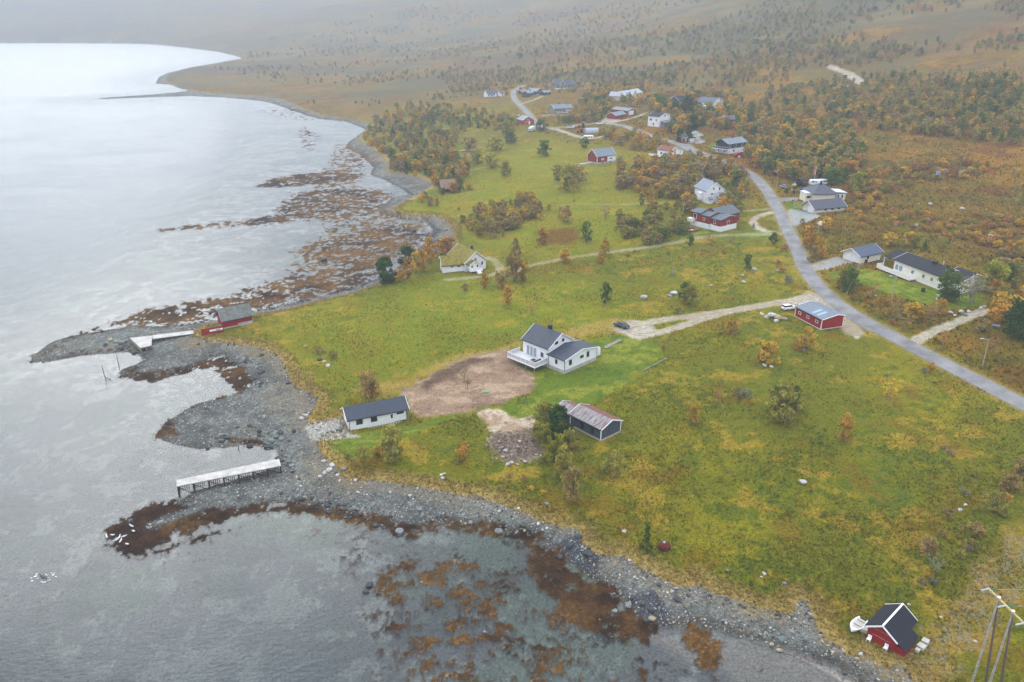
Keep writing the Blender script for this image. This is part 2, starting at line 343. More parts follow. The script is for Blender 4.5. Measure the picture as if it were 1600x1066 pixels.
C = mixc(C, S(120,134,52), ss(-14, 14, GFLD)*con(nm, .5, .62)*.5)
lw = np.maximum.reduce([LAWN, LAWN2, LAWN3, LAWN4, LAWN5, LAWN6])
lwm = ss(-1.6, 1.2, lw+3.5*(nf-.5)+2*(nm-.5))
lc = mixc(np.zeros_like(C)+S(98,114,44), S(148,148,76), con(fbm(X, Y*1.5, 5, 4, 57, .7), .47, .66)*.65)
lc = mixc(lc, S(60,90,32), con(nf, .52, .68)*.5)
ld2 = (X*frame['bung'][1]*0+X*math.sin(frame['bung'][1])-Y*math.cos(frame['bung'][1]))
lc = mixc(lc, S(140,156,62), ss(.1, .5, np.sin(ld2*2.9)*.5)*ss(0, 3, LAWN2)*.5)
C = C*(1-lwm[..., None])+lc*lwm[..., None]
# heath
hc = np.zeros_like(C)+S(122,98,44)
hc = mixc(hc, S(104,92,34), con(nl, .42, .62)*.8)
hc = mixc(hc, S(150,112,52), con(fbm(X, Y, 34, 4, 61), .50, .62)*.75)
hc = mixc(hc, S(112,62,34), con(fbm(X, Y, 15, 4, 62, .6), .55, .68)*.65)
hc = mixc(hc, S(70,66,26), con(nf*.5+nm*.5, .54, .68)*.7)
hc = mixc(hc, S(172,150,100), con(ns*.5+fbm(X, Y, 5, 3, 63)*.5, .62, .74)*.5)
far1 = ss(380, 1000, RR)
hc = mixc(hc, S(122,112,88), far1*.75*con(nl, .35, .6)); hc = mixc(hc, S(86,86,70), far1*.7*con(fbm(X, Y, 90, 5, 64, .6), .5, .62))  # distant moor painted greyer so it reads as thicker fog
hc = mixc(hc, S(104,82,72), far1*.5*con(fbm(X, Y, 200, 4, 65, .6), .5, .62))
HEATH = HEATH*(1-lwm)
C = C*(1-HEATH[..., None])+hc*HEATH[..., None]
C = mixc(C, S(112,72,42), ss(-2, 2, REDP+2*(nf-.5))*.8)
C = mixc(C, S(176,152,100), ss(-2.5, 2.5, DRY2+7*(nm-.5))*.75)
C = mixc(C, S(160,134,88), ss(-2.2, 1.4, DRY+5*(nm-.5))*(.45+.5*con(nf, .45, .6)))
C = mixc(C, S(142,136,122), ss(-1.2, .8, DRY+6*(nf-.5))*con(ns, .45, .6)*.7)
sc1 = mixc(np.zeros_like(C)+S(144,122,104), S(176,154,132), con(fbm(X, Y*2.2, 6, 4, 71, .6), .45, .62)*.8)
sc1 = mixc(sc1, S(104,84,70), con(nf*.5+nm*.5, .55, .68)*.6)
som = ss(-1.0, .7, SOIL+2.4*(nf-.5)); C = C*(1-som[..., None])+sc1*som[..., None]
C = mixc(C, S(92,74,60), ss(-1, .8, PILE+2.5*(nf-.5)+2*(nm-.5))*.85)
rut = ss(.25, .6, np.sin((X*.5+Y*.87)*2.1+4*nm))*som*con(nl, .4, .6); C = mixc(C, S(112,92,76), rut*.45)
rb = mixc(np.zeros_like(C)+S(168,146,124), S(196,182,164), con(nf, .48, .62)*.8)
rb = rb*(1-ss(-1, 1, RUBB)[..., None])+mixc(np.zeros_like(C)+S(104,88,76), S(140,126,116), con(ns, .45, .6)*.8)*ss(-1, 1, RUBB)[..., None]
rm = ss(-.8, .6, RUBT+2.2*(nf-.5)); C = C*(1-rm[..., None])+rb*rm[..., None]
gv = mixc(np.zeros_like(C)+S(166,158,144), S(188,180,166), con(nf, .45, .6)*.7)
gv = mixc(gv, S(146,128,100), con(nm, .52, .64)*.5)
gm = ss(-.9, .35, GRV+1.3*(nf-.5)); gm = gm*np.where(faint > -1.2, .55, 1.)
C = C*(1-gm[..., None])+gv*gm[..., None]
C = mixc(C, S(150,155,155), ss(-1, .5, np.maximum(APR[1], APR[3])+1.5*(nf-.5))*.85)
C = mixc(C, S(158,146,118), ss(-1.6, .1, rsd+1.4*(nf-.5))*.8)
C = C*np.array([.87, .86, .70], np.float32)**(land*(1-gm)*(1-som)*(1-rm))[..., None]
lum_ = C.mean(2, keepdims=True); C = np.where((SG > 0)[..., None], np.clip(lum_+(C-lum_)*1.18, .004, 1), C)
# straw fringe on the shore bank
fr = (1-ss(.8, 3.8, SG+2.4*(nf-.5)+1.8*(nm-.5)))*ss(-.6, .2, SG)*(1-ss(400, 700, RR))
C = mixc(C, S(172,146,84), fr*.9)
# shingle
bc = mixc(np.zeros_like(C)+S(98,98,94), S(120,124,118), con(fbm(X, Y, 6, 3, 81), .45, .6)*.8)
bc = mixc(bc, S(128,124,112), con(fbm(X, Y, 9, 3, 82), .52, .64)*.6)
bc = mixc(bc, S(168,172,168), con(ns, .66, .8)*.7); bc = mixc(bc, S(58,58,56), con(1-ns, .62, .8)*.6)
bc = mixc(bc, S(62,54,44), (1-ss(.0, 2.6, SW+2.6*(nm-.5)))*.75)
bc = mixc(bc, S(134,122,100), ss(.35, .8, tb+.5*(nl-.5)+.5*(nm-.5))*.65)
bc = mixc(bc, S(74,76,76), con(fbm(X, Y, 4, 4, 84, .65), .56, .68)*.55)
bc = mixc(bc, S(150,128,76), con(nm, .55, .66)*ss(.55, .9, tb)*.6)
pdm = ss(-.8, .6, PAD+1.5*(nf-.5)); bcp = mixc(np.zeros_like(C)+S(170,166,156), S(200,196,186), con(ns, .5, .65)*.7)
edge = SG+.9*(nf-.5)+.5*(ns-.5)
bm = 1-ss(-.12, .12, edge)
bm = bm*(1-ss(.0, .5, PAD)*0)
rock = np.maximum.reduce([ss(-.6, .3, r+1.6*(nf-.5)) for r in ROCK])
bc = mixc(bc, S(72,74,80), rock)
C = C*(1-bm[..., None])+bc*bm[..., None]
C = C*(1-pdm[..., None])+bcp*pdm[..., None]
# seabed
um = 1-ss(-.5, .5, SW+1.2*(nf-.5))
uc = mixc(np.zeros_like(C)+S(132,130,128), S(178,178,170), con(fbm(X+3*nm, Y, 3.4, 4, 91, .7), .5, .64)*.8)
uc = mixc(uc, S(84,92,84), con(fbm(X, Y, 11, 4, 92), .5, .62)*.6)
uc = mixc(uc, S(122,140,112), con(fbm(X, Y, 14, 2, 93), .62, .74)*.5)
C = C*(1-um[..., None])+uc*um[..., None]
C = mixc(C, S(176,164,154), ss(-1.5, 1, SANDF+2*(nm-.5))*(1-ss(0, .6, SW-2.0))*.9)
# weed
wcov = np.zeros_like(X); wgold = np.zeros_like(X)
for pts, cov, gold, soft in WEED:
    m = ss(-soft*.6, soft*.6, sd(X, Y, poly(pts), soft*2))*cov
    wgold = np.where(m > wcov, gold, wgold); wcov = np.maximum(wcov, m)
farw = ss(160, 320, RR)
wn1 = fbm(X+2*nm, Y, 2.6, 4, 95, .72)*.6+fbm(X, Y, 1.3, 3, 96, .7)*.4
wn1 = (wn1-.5)*1.9+.5+(fbm(X, Y, .5, 2, 98)-.5)*.5
WM = ss(-.10, .12, wcov-1.0+wn1+.0)*(1-ss(2.5, 4.5, SW))
WM = np.maximum(WM, ss(-.05, .05, wcov*.96-.12-(1-wn1)*.8)*(1-ss(2.5, 4.5, SW)))
kc = mixc(np.zeros_like(C)+S(60,42,28), S(88,60,36), con(nf, .42, .62))
kg = mixc(np.zeros_like(C)+S(108,76,38), S(142,104,50), con(ns, .4, .65))
gg = np.clip(wgold*1.3-.15+(nm-.5)*2.2, 0, 1)
kc = kc*.66*(1-gg[..., None])+kg*.88*gg[..., None]
C = C*(1-WM[..., None])+kc*WM[..., None]
C = C*.80
# relief of weed, rock and shingle
surf = np.where(SW < 0, WM*ss(.30, .36, wcov), 0)
lift = (surf > .3)&((wcov > .42) | (RR > 190) | (wn1 > .78))&(SW < 0)&(Z > -1.2)
Z = np.where(lift & (wcov > .30), np.maximum(Z, .03+.10*np.clip(wn1-.3, 0, 1)), Z)
inner = (SW < 0)
Z = Z+np.where(inner & (WM > .3) & ~lift, .12*WM, 0)
Z = Z+rock*(.9*(fbm(X, Y, 1.8, 3, 97, .6)-.25))
bz = (1-land)*(SW > 0)
Z = Z+bz*(.16*(nf-.5)+.14*(ns-.5))
Z = Z+ss(-1, 1, PILE)*(1.3*(nf-.2))
Z = Z+ss(-1, 1, RUBB)*(.7*(nf-.5))+som*.12*(nf-.5)
Z = np.where(SG > 0, Z, np.where(SW > .4, np.maximum(Z, .015), Z)).astype(np.float32)

rough_n = np.clip(.25+.75*(1-lwm)*(1-gm)*(1-som*.6), 0, 1).astype(np.float32)

def grid_faces(mask_cell):
    i, j = np.nonzero(mask_cell)
    a = i*NT+j
    return np.stack([a, a+1, a+NT+1, a+NT], 1)
def np_mesh(name, V, Fc, smooth_=True):
    me = bpy.data.meshes.new(name); n = len(V); k = Fc.shape[1]
    me.vertices.add(n); me.vertices.foreach_set('co', np.ascontiguousarray(V, np.float32).ravel())
    me.loops.add(Fc.size); me.loops.foreach_set('vertex_index', np.ascontiguousarray(Fc, np.int32).ravel())
    me.polygons.add(len(Fc)); me.polygons.foreach_set('loop_start', np.arange(0, Fc.size, k, dtype=np.int32))
    me.update(calc_edges=True)
    if smooth_: me.polygons.foreach_set('use_smooth', np.ones(len(Fc), bool))
    return me
def add_attr(me, name, arr, kind='FLOAT', dom='POINT'):
    a = me.attributes.new(name, kind, dom)
    if kind == 'FLOAT': a.data.foreach_set('value', np.ascontiguousarray(arr, np.float32).ravel())
    elif kind == 'FLOAT_COLOR':
        b = np.ones((len(arr), 4), np.float32); b[:, :3] = arr; a.data.foreach_set('color', b.ravel())
    elif kind == 'INT': a.data.foreach_set('value', np.ascontiguousarray(arr, np.int32))
    elif kind == 'FLOAT_VECTOR': a.data.foreach_set('vector', np.ascontiguousarray(arr, np.float32).ravel())
def structure(o): o['kind'] = 'structure'; return o
# ---------------------------------------------------------------- materials
M = {}
def nodes(name):
    m = bpy.data.materials.new(name); m.use_nodes = True; n = m.node_tree.nodes; n.clear(); return m, n, m.node_tree.links
def mat(name, c=0, rough=.7, var=.18, scale=3., bump=0., bscale=20., spec=.3, metal=0., c2=None, stretch=(1, 1, 1), waves=None):
    """base colour broken up by noise (dirt, grain) with fine relief; waves = (axis, per metre, depth) for boards or sheets"""
    if name in M: return M[name]
    m, n, l = nodes(name); out = n.new('ShaderNodeOutputMaterial'); b = n.new('ShaderNodeBsdfPrincipled')
    l.new(b.outputs[0], out.inputs[0]); t = n.new('ShaderNodeTexCoord'); mp = n.new('ShaderNodeMapping'); mp.inputs['Scale'].default_value = stretch
    l.new(t.outputs['Object'], mp.inputs[0]); no = n.new('ShaderNodeTexNoise'); no.inputs['Scale'].default_value = scale; no.inputs['Detail'].default_value = 6; no.inputs['Roughness'].default_value = .65
    l.new(mp.outputs[0], no.inputs['Vector']); cr = n.new('ShaderNodeValToRGB'); e = cr.color_ramp.elements
    c = np.array(c[:3], float); d = c*(1-var*1.6) if c2 is None else np.array(c2[:3], float)
    e[0].position = .34; e[1].position = .66; e[0].color = (*d, 1); e[1].color = (*np.minimum(c*(1+var*.35), .95), 1)
    l.new(no.outputs['Fac'], cr.inputs[0]); l.new(cr.outputs[0], b.inputs['Base Color'])
    b.inputs['Roughness'].default_value = rough; b.inputs['Specular IOR Level'].default_value = spec; b.inputs['Metallic'].default_value = metal
    hsrc = None
    if bump:
        n2 = n.new('ShaderNodeTexNoise'); n2.inputs['Scale'].default_value = bscale; n2.inputs['Detail'].default_value = 3; l.new(t.outputs['Object'], n2.inputs['Vector']); hsrc = n2.outputs['Fac']
    if waves:
        sx = n.new('ShaderNodeSeparateXYZ'); l.new(t.outputs['Object'], sx.inputs[0])
        mu = n.new('ShaderNodeMath'); mu.operation = 'MULTIPLY'; mu.inputs[1].default_value = waves[1]; l.new(sx.outputs['xyz'.index(waves[0])], mu.inputs[0])
        fr_ = n.new('ShaderNodeMath'); fr_.operation = 'FRACT'; l.new(mu.outputs[0], fr_.inputs[0])
        pw = n.new('ShaderNodeMath'); pw.operation = 'POWER'; pw.inputs[1].default_value = 5; l.new(fr_.outputs[0], pw.inputs[0])
        sb = n.new('ShaderNodeMath'); sb.operation = 'SUBTRACT'; sb.inputs[0].default_value = 1; l.new(pw.outputs[0], sb.inputs[1]); hsrc = sb.outputs[0]
        bump = waves[2]
    if bump:
        bp = n.new('ShaderNodeBump'); bp.inputs['Strength'].default_value = .8; bp.inputs['Distance'].default_value = bump; l.new(hsrc, bp.inputs['Height']); l.new(bp.outputs[0], b.inputs['Normal'])
    M[name] = m; return m
def ground_mat():
    m, n, l = nodes('ground_cover'); out = n.new('ShaderNodeOutputMaterial'); b = n.new('ShaderNodeBsdfPrincipled'); l.new(b.outputs[0], out.inputs[0])
    a = n.new('ShaderNodeAttribute'); a.attribute_name = 'cover'; t = n.new('ShaderNodeTexCoord')
    no = n.new('ShaderNodeTexNoise'); no.inputs['Scale'].default_value = 2.6; no.inputs['Detail'].default_value = 7; no.inputs['Roughness'].default_value = .72; l.new(t.outputs['Object'], no.inputs['Vector'])
    mr = n.new('ShaderNodeMapRange'); mr.inputs[1].default_value = .32; mr.inputs[2].default_value = .68; mr.inputs[3].default_value = .46; mr.inputs[4].default_value = 1.56; l.new(no.outputs['Fac'], mr.inputs[0])
    vm = n.new('ShaderNodeVectorMath'); vm.operation = 'SCALE'; l.new(a.outputs['Color'], vm.inputs[0]); l.new(mr.outputs[0], vm.inputs['Scale'])
    l.new(vm.outputs[0], b.inputs['Base Color']); b.inputs['Roughness'].default_value = .95; b.inputs['Specular IOR Level'].default_value = .12
    r = n.new('ShaderNodeAttribute'); r.attribute_name = 'relief'
    bp = n.new('ShaderNodeBump'); bp.inputs['Distance'].default_value = .32; l.new(no.outputs['Fac'], bp.inputs['Height']); l.new(r.outputs['Fac'], bp.inputs['Strength']); l.new(bp.outputs[0], b.inputs['Normal'])
    return m
GM = ground_mat()
# ---------------------------------------------------------------- ground sheets, cut along their outlines
V = np.stack([X.ravel(), Y.ravel(), Z.ravel()], 1)
cel = lambda A: .25*(A[:-1, :-1]+A[1:, :-1]+A[:-1, 1:]+A[1:, 1:])
cSG, cSW, cL, cR, cS, cRub = cel(SG), cel(SW), cel(LL), cel(RR), cel(SOIL), cel(RUBT)
isoil = (cS > 0)&(cSG > 0); irub = (cRub > 0)&(cSG > 0)
hill = (cSG > 0)&((cL > 190)|(cR > 1100))&~isoil&~irub
mead = (cSG > 0)&~hill&~isoil&~irub
beach = (cSG <= 0)&(cSW > -1.0)
bed = (cSG <= 0)&~beach
def sheet(name, mask):
    F = grid_faces(mask); u, inv = np.unique(F, return_inverse=True)
    me = np_mesh(name, V[u], inv.reshape(F.shape)); add_attr(me, 'cover', C.reshape(-1, 3)[u], 'FLOAT_COLOR'); add_attr(me, 'relief', rough_n.ravel()[u])
    me.materials.append(GM); o = bpy.data.objects.new(name, me); col.objects.link(o); return structure(o)
for nm_, mk in (('meadow', mead), ('hillside', hill), ('shingle_beach', beach), ('seabed', bed), ('bare_soil', isoil), ('rubble_ground', irub)): sheet(nm_, mk)
# ---------------------------------------------------------------- water
def water():
    si = np.unique(np.r_[np.arange(0, NR, 3), NR-1]); sj = np.unique(np.r_[np.arange(0, NT, 3), NT-1])
    sub = np.ix_(si, sj); x, y, z = X[sub], Y[sub], Z[sub]; sw = SW[sub]; nr, nt = x.shape
    keep = (sw < 6); kc_ = keep[:-1, :-1] | keep[1:, :-1] | keep[:-1, 1:] | keep[1:, 1:]
    i, j = np.nonzero(kc_); a = i*nt+j; F = np.stack([a, a+1, a+nt+1, a+nt], 1)
    u, inv = np.unique(F, return_inverse=True)
    Vw = np.stack([x.ravel(), y.ravel(), np.zeros(x.size)], 1)[u]
    me = np_mesh('water', Vw, inv.reshape(F.shape)); ws_ = wsh[sub]; sm = -zs[sub]*ws_+deep[sub]*(1-ws_)
    add_attr(me, 'depth', np.clip(np.maximum(sm, .02), 0, 12).ravel()[u])
    me.materials.append(water_mat()); o = bpy.data.objects.new('water', me); col.objects.link(o); structure(o)
def water_mat():
    m, n, l = nodes('sea_water'); out = n.new('ShaderNodeOutputMaterial')
    def nd(t, **k):
        q = n.new(t)
        for a, v in k.items(): setattr(q, a, v)
        return q
    at = nd('ShaderNodeAttribute', attribute_name='depth'); t = nd('ShaderNodeTexCoord')
    ex = nd('ShaderNodeMath', operation='MULTIPLY'); ex.inputs[1].default_value = -.27; l.new(at.outputs['Fac'], ex.inputs[0])
    e2 = nd('ShaderNodeMath', operation='EXPONENT'); l.new(ex.outputs[0], e2.inputs[0])
    tr = nd('ShaderNodeBsdfTransparent'); tr.inputs[0].default_value = (.89, .92, .92, 1)
    df = nd('ShaderNodeBsdfDiffuse')
    nb = nd('ShaderNodeTexNoise'); nb.inputs['Scale'].default_value = .03; nb.inputs['Detail'].default_value = 4; l.new(t.outputs['Object'], nb.inputs['Vector'])
    cr = nd('ShaderNodeValToRGB'); cr.color_ramp.elements[0].position = .35; cr.color_ramp.elements[1].position = .65
    cr.color_ramp.elements[0].color = (.022, .044, .053, 1); cr.color_ramp.elements[1].color = (.034, .056, .066, 1)
    l.new(nb.outputs['Fac'], cr.inputs[0]); l.new(cr.outputs[0], df.inputs[0])
    mx = nd('ShaderNodeMixShader'); l.new(e2.outputs[0], mx.inputs[0]); l.new(df.outputs[0], mx.inputs[1]); l.new(tr.outputs[0], mx.inputs[2])
    # ripples: fine chop, longer swell, both stronger in gusty patches
    def noise(sc_, det, st, dist=0):
        mp = nd('ShaderNodeMapping'); mp.inputs['Scale'].default_value = st; mp.inputs['Rotation'].default_value = (0, 0, R(-24)); l.new(t.outputs['Object'], mp.inputs[0])
        q = nd('ShaderNodeTexNoise'); q.inputs['Scale'].default_value = sc_; q.inputs['Detail'].default_value = det; q.inputs['Distortion'].default_value = dist; l.new(mp.outputs[0], q.inputs['Vector']); return q
    f1 = noise(.85, 4, (1, 1.9, 1), .3); f2 = noise(.16, 3, (1, 2.2, 1), .8); gu = noise(.018, 4, (1, 1.6, 1), 1.2)
    gm_ = nd('ShaderNodeMapRange'); gm_.inputs[1].default_value = .35; gm_.inputs[2].default_value = .68; gm_.inputs[3].default_value = .5; gm_.inputs[4].default_value = 1.; l.new(gu.outputs['Fac'], gm_.inputs[0])
    dm = nd('ShaderNodeMapRange'); dm.inputs[1].default_value = .1; dm.inputs[2].default_value = 5.; dm.inputs[3].default_value = .13; dm.inputs[4].default_value = 1.; l.new(at.outputs['Fac'], dm.inputs[0])
    am = nd('ShaderNodeMath', operation='MULTIPLY'); l.new(gm_.outputs[0], am.inputs[0]); l.new(dm.outputs[0], am.inputs[1])
    ad = nd('ShaderNodeMath', operation='MULTIPLY_ADD'); ad.inputs[1].default_value = 1.1; l.new(f2.outputs['Fac'], ad.inputs[0]); l.new(f1.outputs['Fac'], ad.inputs[2])
    bp = nd('ShaderNodeBump'); bp.inputs['Distance'].default_value = .19; l.new(am.outputs[0], bp.inputs['Strength']); l.new(ad.outputs[0], bp.inputs['Height'])
    gl = nd('ShaderNodeBsdfGlossy'); gl.inputs['Color'].default_value = (.88, .9, .92, 1); l.new(bp.outputs[0], gl.inputs['Normal'])
    rg = nd('ShaderNodeMapRange'); rg.inputs[1].default_value = 0; rg.inputs[2].default_value = 1; rg.inputs[3].default_value = .21; rg.inputs[4].default_value = .24; l.new(am.outputs[0], rg.inputs[0]); l.new(rg.outputs[0], gl.inputs['Roughness'])
    fz = nd('ShaderNodeFresnel'); fz.inputs['IOR'].default_value = 1.34; l.new(bp.outputs[0], fz.inputs['Normal'])
    m2 = nd('ShaderNodeMixShader'); l.new(fz.outputs[0], m2.inputs[0]); l.new(mx.outputs[0], m2.inputs[1]); l.new(gl.outputs[0], m2.inputs[2])
    l.new(m2.outputs[0], out.inputs[0]); return m
water()
# ---------------------------------------------------------------- haze: one closed box of even, thin air
def haze():
    m, n, l = nodes('haze_air'); out = n.new('ShaderNodeOutputMaterial'); pv = n.new('ShaderNodeVolumePrincipled')
    pv.inputs['Color'].default_value = (.60, .66, .75, 1); pv.inputs['Density'].default_value = HAZE; pv.inputs['Anisotropy'].default_value = .15
    l.new(pv.outputs[0], out.inputs['Volume'])
    x0, x1, y0, y1, z0, z1 = -7000, 7000, -600, 7000, -9, float(Z.max())+8
    v = [(x, y, z) for z in (z0, z1) for y in (y0, y1) for x in (x0, x1)]
    f = [(0, 2, 3, 1), (4, 5, 7, 6), (0, 1, 5, 4), (2, 6, 7, 3), (0, 4, 6, 2), (1, 3, 7, 5)]
    me = bpy.data.meshes.new('haze'); me.from_pydata(v, [], f); me.materials.append(m)
    o = bpy.data.objects.new('haze', me); col.objects.link(o); o['kind'] = 'stuff'
if HAZE: haze()
# ---------------------------------------------------------------- roads and tracks
def strip(name, pts, w, m, lift, jit=0., n=4):
    p = smooth(pts, n) if n > 1 else pts; d = np.gradient(p, axis=0); d /= np.linalg.norm(d, axis=1)[:, None]+1e-9; nn = np.stack([-d[:, 1], d[:, 0]], 1)
    cols_ = np.linspace(-.5, .5, 5); vs = []
    for k, c in enumerate(cols_):
        j = jit*(np.random.default_rng(k).random(len(p))-.5)*(1 if k in (0, 4) else 0)
        q = p+nn*(c*w+j)[:, None]; vs.append(np.stack([q[:, 0], q[:, 1], np.full(len(p), 0.)], 1))
    vs = np.stack(vs, 1); x, y = vs[..., 0], vs[..., 1]; z = grid_z(x, y)
    if lift > .1: z = z.mean(1, keepdims=True)*.5+z*.5
    z = z+lift; z[:, [0, -1]] -= .05
    vs[..., 2] = z; N_, K_ = x.shape; i, j = np.meshgrid(range(N_-1), range(K_-1), indexing='ij'); a = (i*K_+j).ravel()
    me = np_mesh(name, vs.reshape(-1, 3), np.stack([a, a+1, a+K_+1, a+K_], 1)); me.materials.append(m)
    o = bpy.data.objects.new(name, me); col.objects.link(o); return structure(o)
asph = mat('old_asphalt', S(134, 133, 134), .85, .14, .22, .01, 30, c2=S(104, 102, 103), stretch=(1, 1, 1))
grav = mat('gravel_track', S(166, 157, 140), .95, .2, .7, .03, 12, c2=S(130, 116, 92))
for (p, w) in roadw: strip('road', p, w, asph, .10, .25)
for (p, w) in trackw[:2]+trackw[6:-3]:
    k = w*.28
    if w > 2.1 and w < 3.5:
        d = np.gradient(p, axis=0); d /= np.linalg.norm(d, axis=1)[:, None]+1e-9; nn = np.stack([-d[:, 1], d[:, 0]], 1)
        for s in (-1, 1): strip('wheel_track', p+nn*s*w*.25, w*.26, grav, .045, .35)
    else: strip('track', p, w*.8, grav, .045, .5)
# ---------------------------------------------------------------- building kit
class MB:
    def __init__(s): s.v = []; s.f = []
    def box(s, x0, x1, y0, y1, z0, z1):
        b = len(s.v); s.v += [(x, y, z) for z in (z0, z1) for y in (y0, y1) for x in (x0, x1)]
        s.f += [tuple(b+i for i in q) for q in ((0, 2, 3, 1), (4, 5, 7, 6), (0, 1, 5, 4), (2, 6, 7, 3), (0, 4, 6, 2), (1, 3, 7, 5))]; return s
    def prism(s, prof, a, b, axis):
        """closed profile (p, z) pushed along axis from a to b"""
        n = len(prof); o = len(s.v); g = (lambda u, p, z: (u, p, z)) if axis == 'x' else (lambda u, p, z: (p, u, z))
        for u in (a, b): s.v += [g(u, p, z) for p, z in prof]
        s.f += [tuple(o+i for i in range(n)), tuple(o+n+i for i in reversed(range(n)))]
        s.f += [(o+i, o+(i+1) % n, o+n+(i+1) % n, o+n+i) for i in range(n)]; return s
    def bar(s, p, q, w, h=None):
        p, q = Vector(p), Vector(q); d = (q-p).normalized(); h = h or w
        u = d.cross(Vector((0, 0, 1)));  u = Vector((1, 0, 0)) if u.length < 1e-3 else u.normalized(); t = u.cross(d).normalized()
        b = len(s.v)
        for c in (p, q):
            for i, j in ((-1, -1), (1, -1), (1, 1), (-1, 1)): s.v.append(tuple(c+u*i*w/2+t*j*h/2))
        s.f += [(b, b+1, b+2, b+3), (b+7, b+6, b+5, b+4)]+[(b+i, b+4+i, b+4+(i+1) % 4, b+(i+1) % 4) for i in range(4)]; return s
    def tube(s, p, q, r0, r1=None, n=8):
        r1 = r0 if r1 is None else r1; p, q = Vector(p), Vector(q); d = (q-p).normalized(); u = d.cross(Vector((0, 0, 1)))
        u = Vector((1, 0, 0)) if u.length < 1e-3 else u.normalized(); t = u.cross(d); b = len(s.v)
        for c, r in ((p, r0), (q, r1)):
            for i in range(n): a = 2*math.pi*i/n; s.v.append(tuple(c+(u*math.cos(a)+t*math.sin(a))*r))
        s.f += [tuple(b+i for i in range(n)), tuple(b+n+i for i in reversed(range(n)))]
        s.f += [(b+i, b+n+i, b+n+(i+1) % n, b+(i+1) % n) for i in range(n)]; return s
    def quad(s, a, b, c, d, th):
        """slab: quad with thickness th downwards"""
        o = len(s.v); s.v += [a, b, c, d]+[(p[0], p[1], p[2]-th) for p in (a, b, c, d)]
        s.f += [(o, o+1, o+2, o+3), (o+7, o+6, o+5, o+4)]+[(o+i, o+4+i, o+4+(i+1) % 4, o+(i+1) % 4) for i in range(4)]; return s
    def loft(s, rings):
        b = len(s.v); n = len(rings[0])
        for r in rings: s.v += [tuple(p) for p in r]
        for k in range(len(rings)-1):
            for i in range(n): s.f.append((b+k*n+i, b+k*n+(i+1) % n, b+(k+1)*n+(i+1) % n, b+(k+1)*n+i))
        s.f += [tuple(b+i for i in reversed(range(n))), tuple(b+(len(rings)-1)*n+i for i in range(n))]; return s
    def build(s, name, m, parent=None, smooth_=False):
        me = bpy.data.meshes.new(name); me.from_pydata(s.v, [], s.f); me.materials.append(m)
        if smooth_:
            for p in me.polygons: p.use_smooth = True
        o = bpy.data.objects.new(name, me); col.objects.link(o)
        if parent: o.parent = parent
        return o
def empty(name, loc, rz=0.):
    o = bpy.data.objects.new(name, None); col.objects.link(o); o.location = loc; o.rotation_euler = (0, 0, rz); o.empty_display_size = .5; return o
def tag(o, label, cat, group=None):
    o['label'] = label; o['category'] = cat
    if group: o['group'] = group
    return o
def row_z(y, py, px=None):
    s_, c_ = math.sin(PITCH), math.cos(PITCH); q = (533-py)/FPX
    return CAMZ+y*(q*c_-s_)/(c_+q*s_)
white = mat('white_boards', S(232, 233, 238), .55, .07, .5, waves=('z', 6.5, .018))
cream = mat('cream_boards', S(226, 220, 200), .6, .07, .5, waves=('z', 6.5, .018))
beigew = mat('beige_boards', S(214, 200, 186), .6, .1, .5, waves=('z', 6.5, .018))
redw = mat('red_boards', S(150, 26, 24), .7, .16, .8, waves=('x', 5, .02))
redh = mat('red_wall', S(140, 40, 32), .7, .16, .8, waves=('z', 6.5, .02))
greyw = mat('grey_boards', S(68, 75, 86), .75, .15, .9, waves=('x', 5.5, .02))
darkw = mat('charcoal_boards', S(58, 62, 70), .75, .15, .9, waves=('z', 6, .02))
greylt = mat('weathered_boards', S(150, 148, 144), .8, .2, 1.2, c2=S(112, 108, 102), waves=('z', 6, .02))
trim = mat('white_trim', S(236, 236, 238), .5, .05, 2)
darktrim = mat('black_trim', S(34, 36, 42), .5, .1, 2)
conc = mat('concrete', S(178, 176, 170), .9, .16, 1.2, .01, 8)
roofd = mat('dark_tile_roof', S(52, 60, 76), .55, .16, 1.1, waves=('z', 5.2, .03), spec=.4)
roofb = mat('black_shingle_roof', S(22, 25, 36), .7, .12, 1.1, waves=('z', 5, .02))
roofg = mat('grey_sheet_roof', S(112, 122, 136), .5, .12, .8, waves=('x', 4, .03), spec=.4)
rooflt = mat('pale_metal_roof', S(206, 210, 222), .5, .1, .8, waves=('x', 3, .03))
roofr = mat('red_tile_roof', S(128, 74, 66), .7, .2, 1.2, waves=('z', 5, .03))
rust = mat('rusted_sheet_roof', S(150, 152, 158), .6, .2, 1.5, c2=S(96, 62, 50), stretch=(2.4, .35, .35), waves=('x', 3.2, .03))
rust2 = mat('rusted_sheet_roof_far', S(128, 88, 78), .7, .2, 1.5, c2=S(98, 50, 40), stretch=(2.4, .35, .35), waves=('x', 3.2, .03))
slate = mat('mossy_slate_roof', S(112, 115, 117), .8, .2, .9, c2=S(84, 86, 70), bump=.03, bscale=5)
turfm = mat('turf_roof', S(146, 124, 60), .95, .3, 1.2, .12, 6, c2=S(88, 94, 34))
plank = mat('brown_plank_roof', S(150, 124, 110), .9, .2, 1.5, c2=S(112, 88, 76), waves=('x', 4, .03))
deckw = mat('deck_boards', S(206, 204, 206), .8, .1, 1, waves=('y', 5, .015))
woodg = mat('grey_timber', S(150, 142, 130), .85, .2, 3, c2=S(98, 90, 80))
woodd = mat('dark_timber', S(60, 52, 44), .85, .2, 3)
glass = mat('window_glass', S(30, 34, 40), .12, .1, 1, spec=.7)
glassl = mat('reflecting_glass', S(140, 152, 164), .1, .1, 1, spec=.8)
frm_dark = mat('dark_frame', S(92, 84, 66), .6, .1, 2)
skyl = mat('skylight_sheet', S(132, 164, 186), .3, .08, 1, spec=.6)

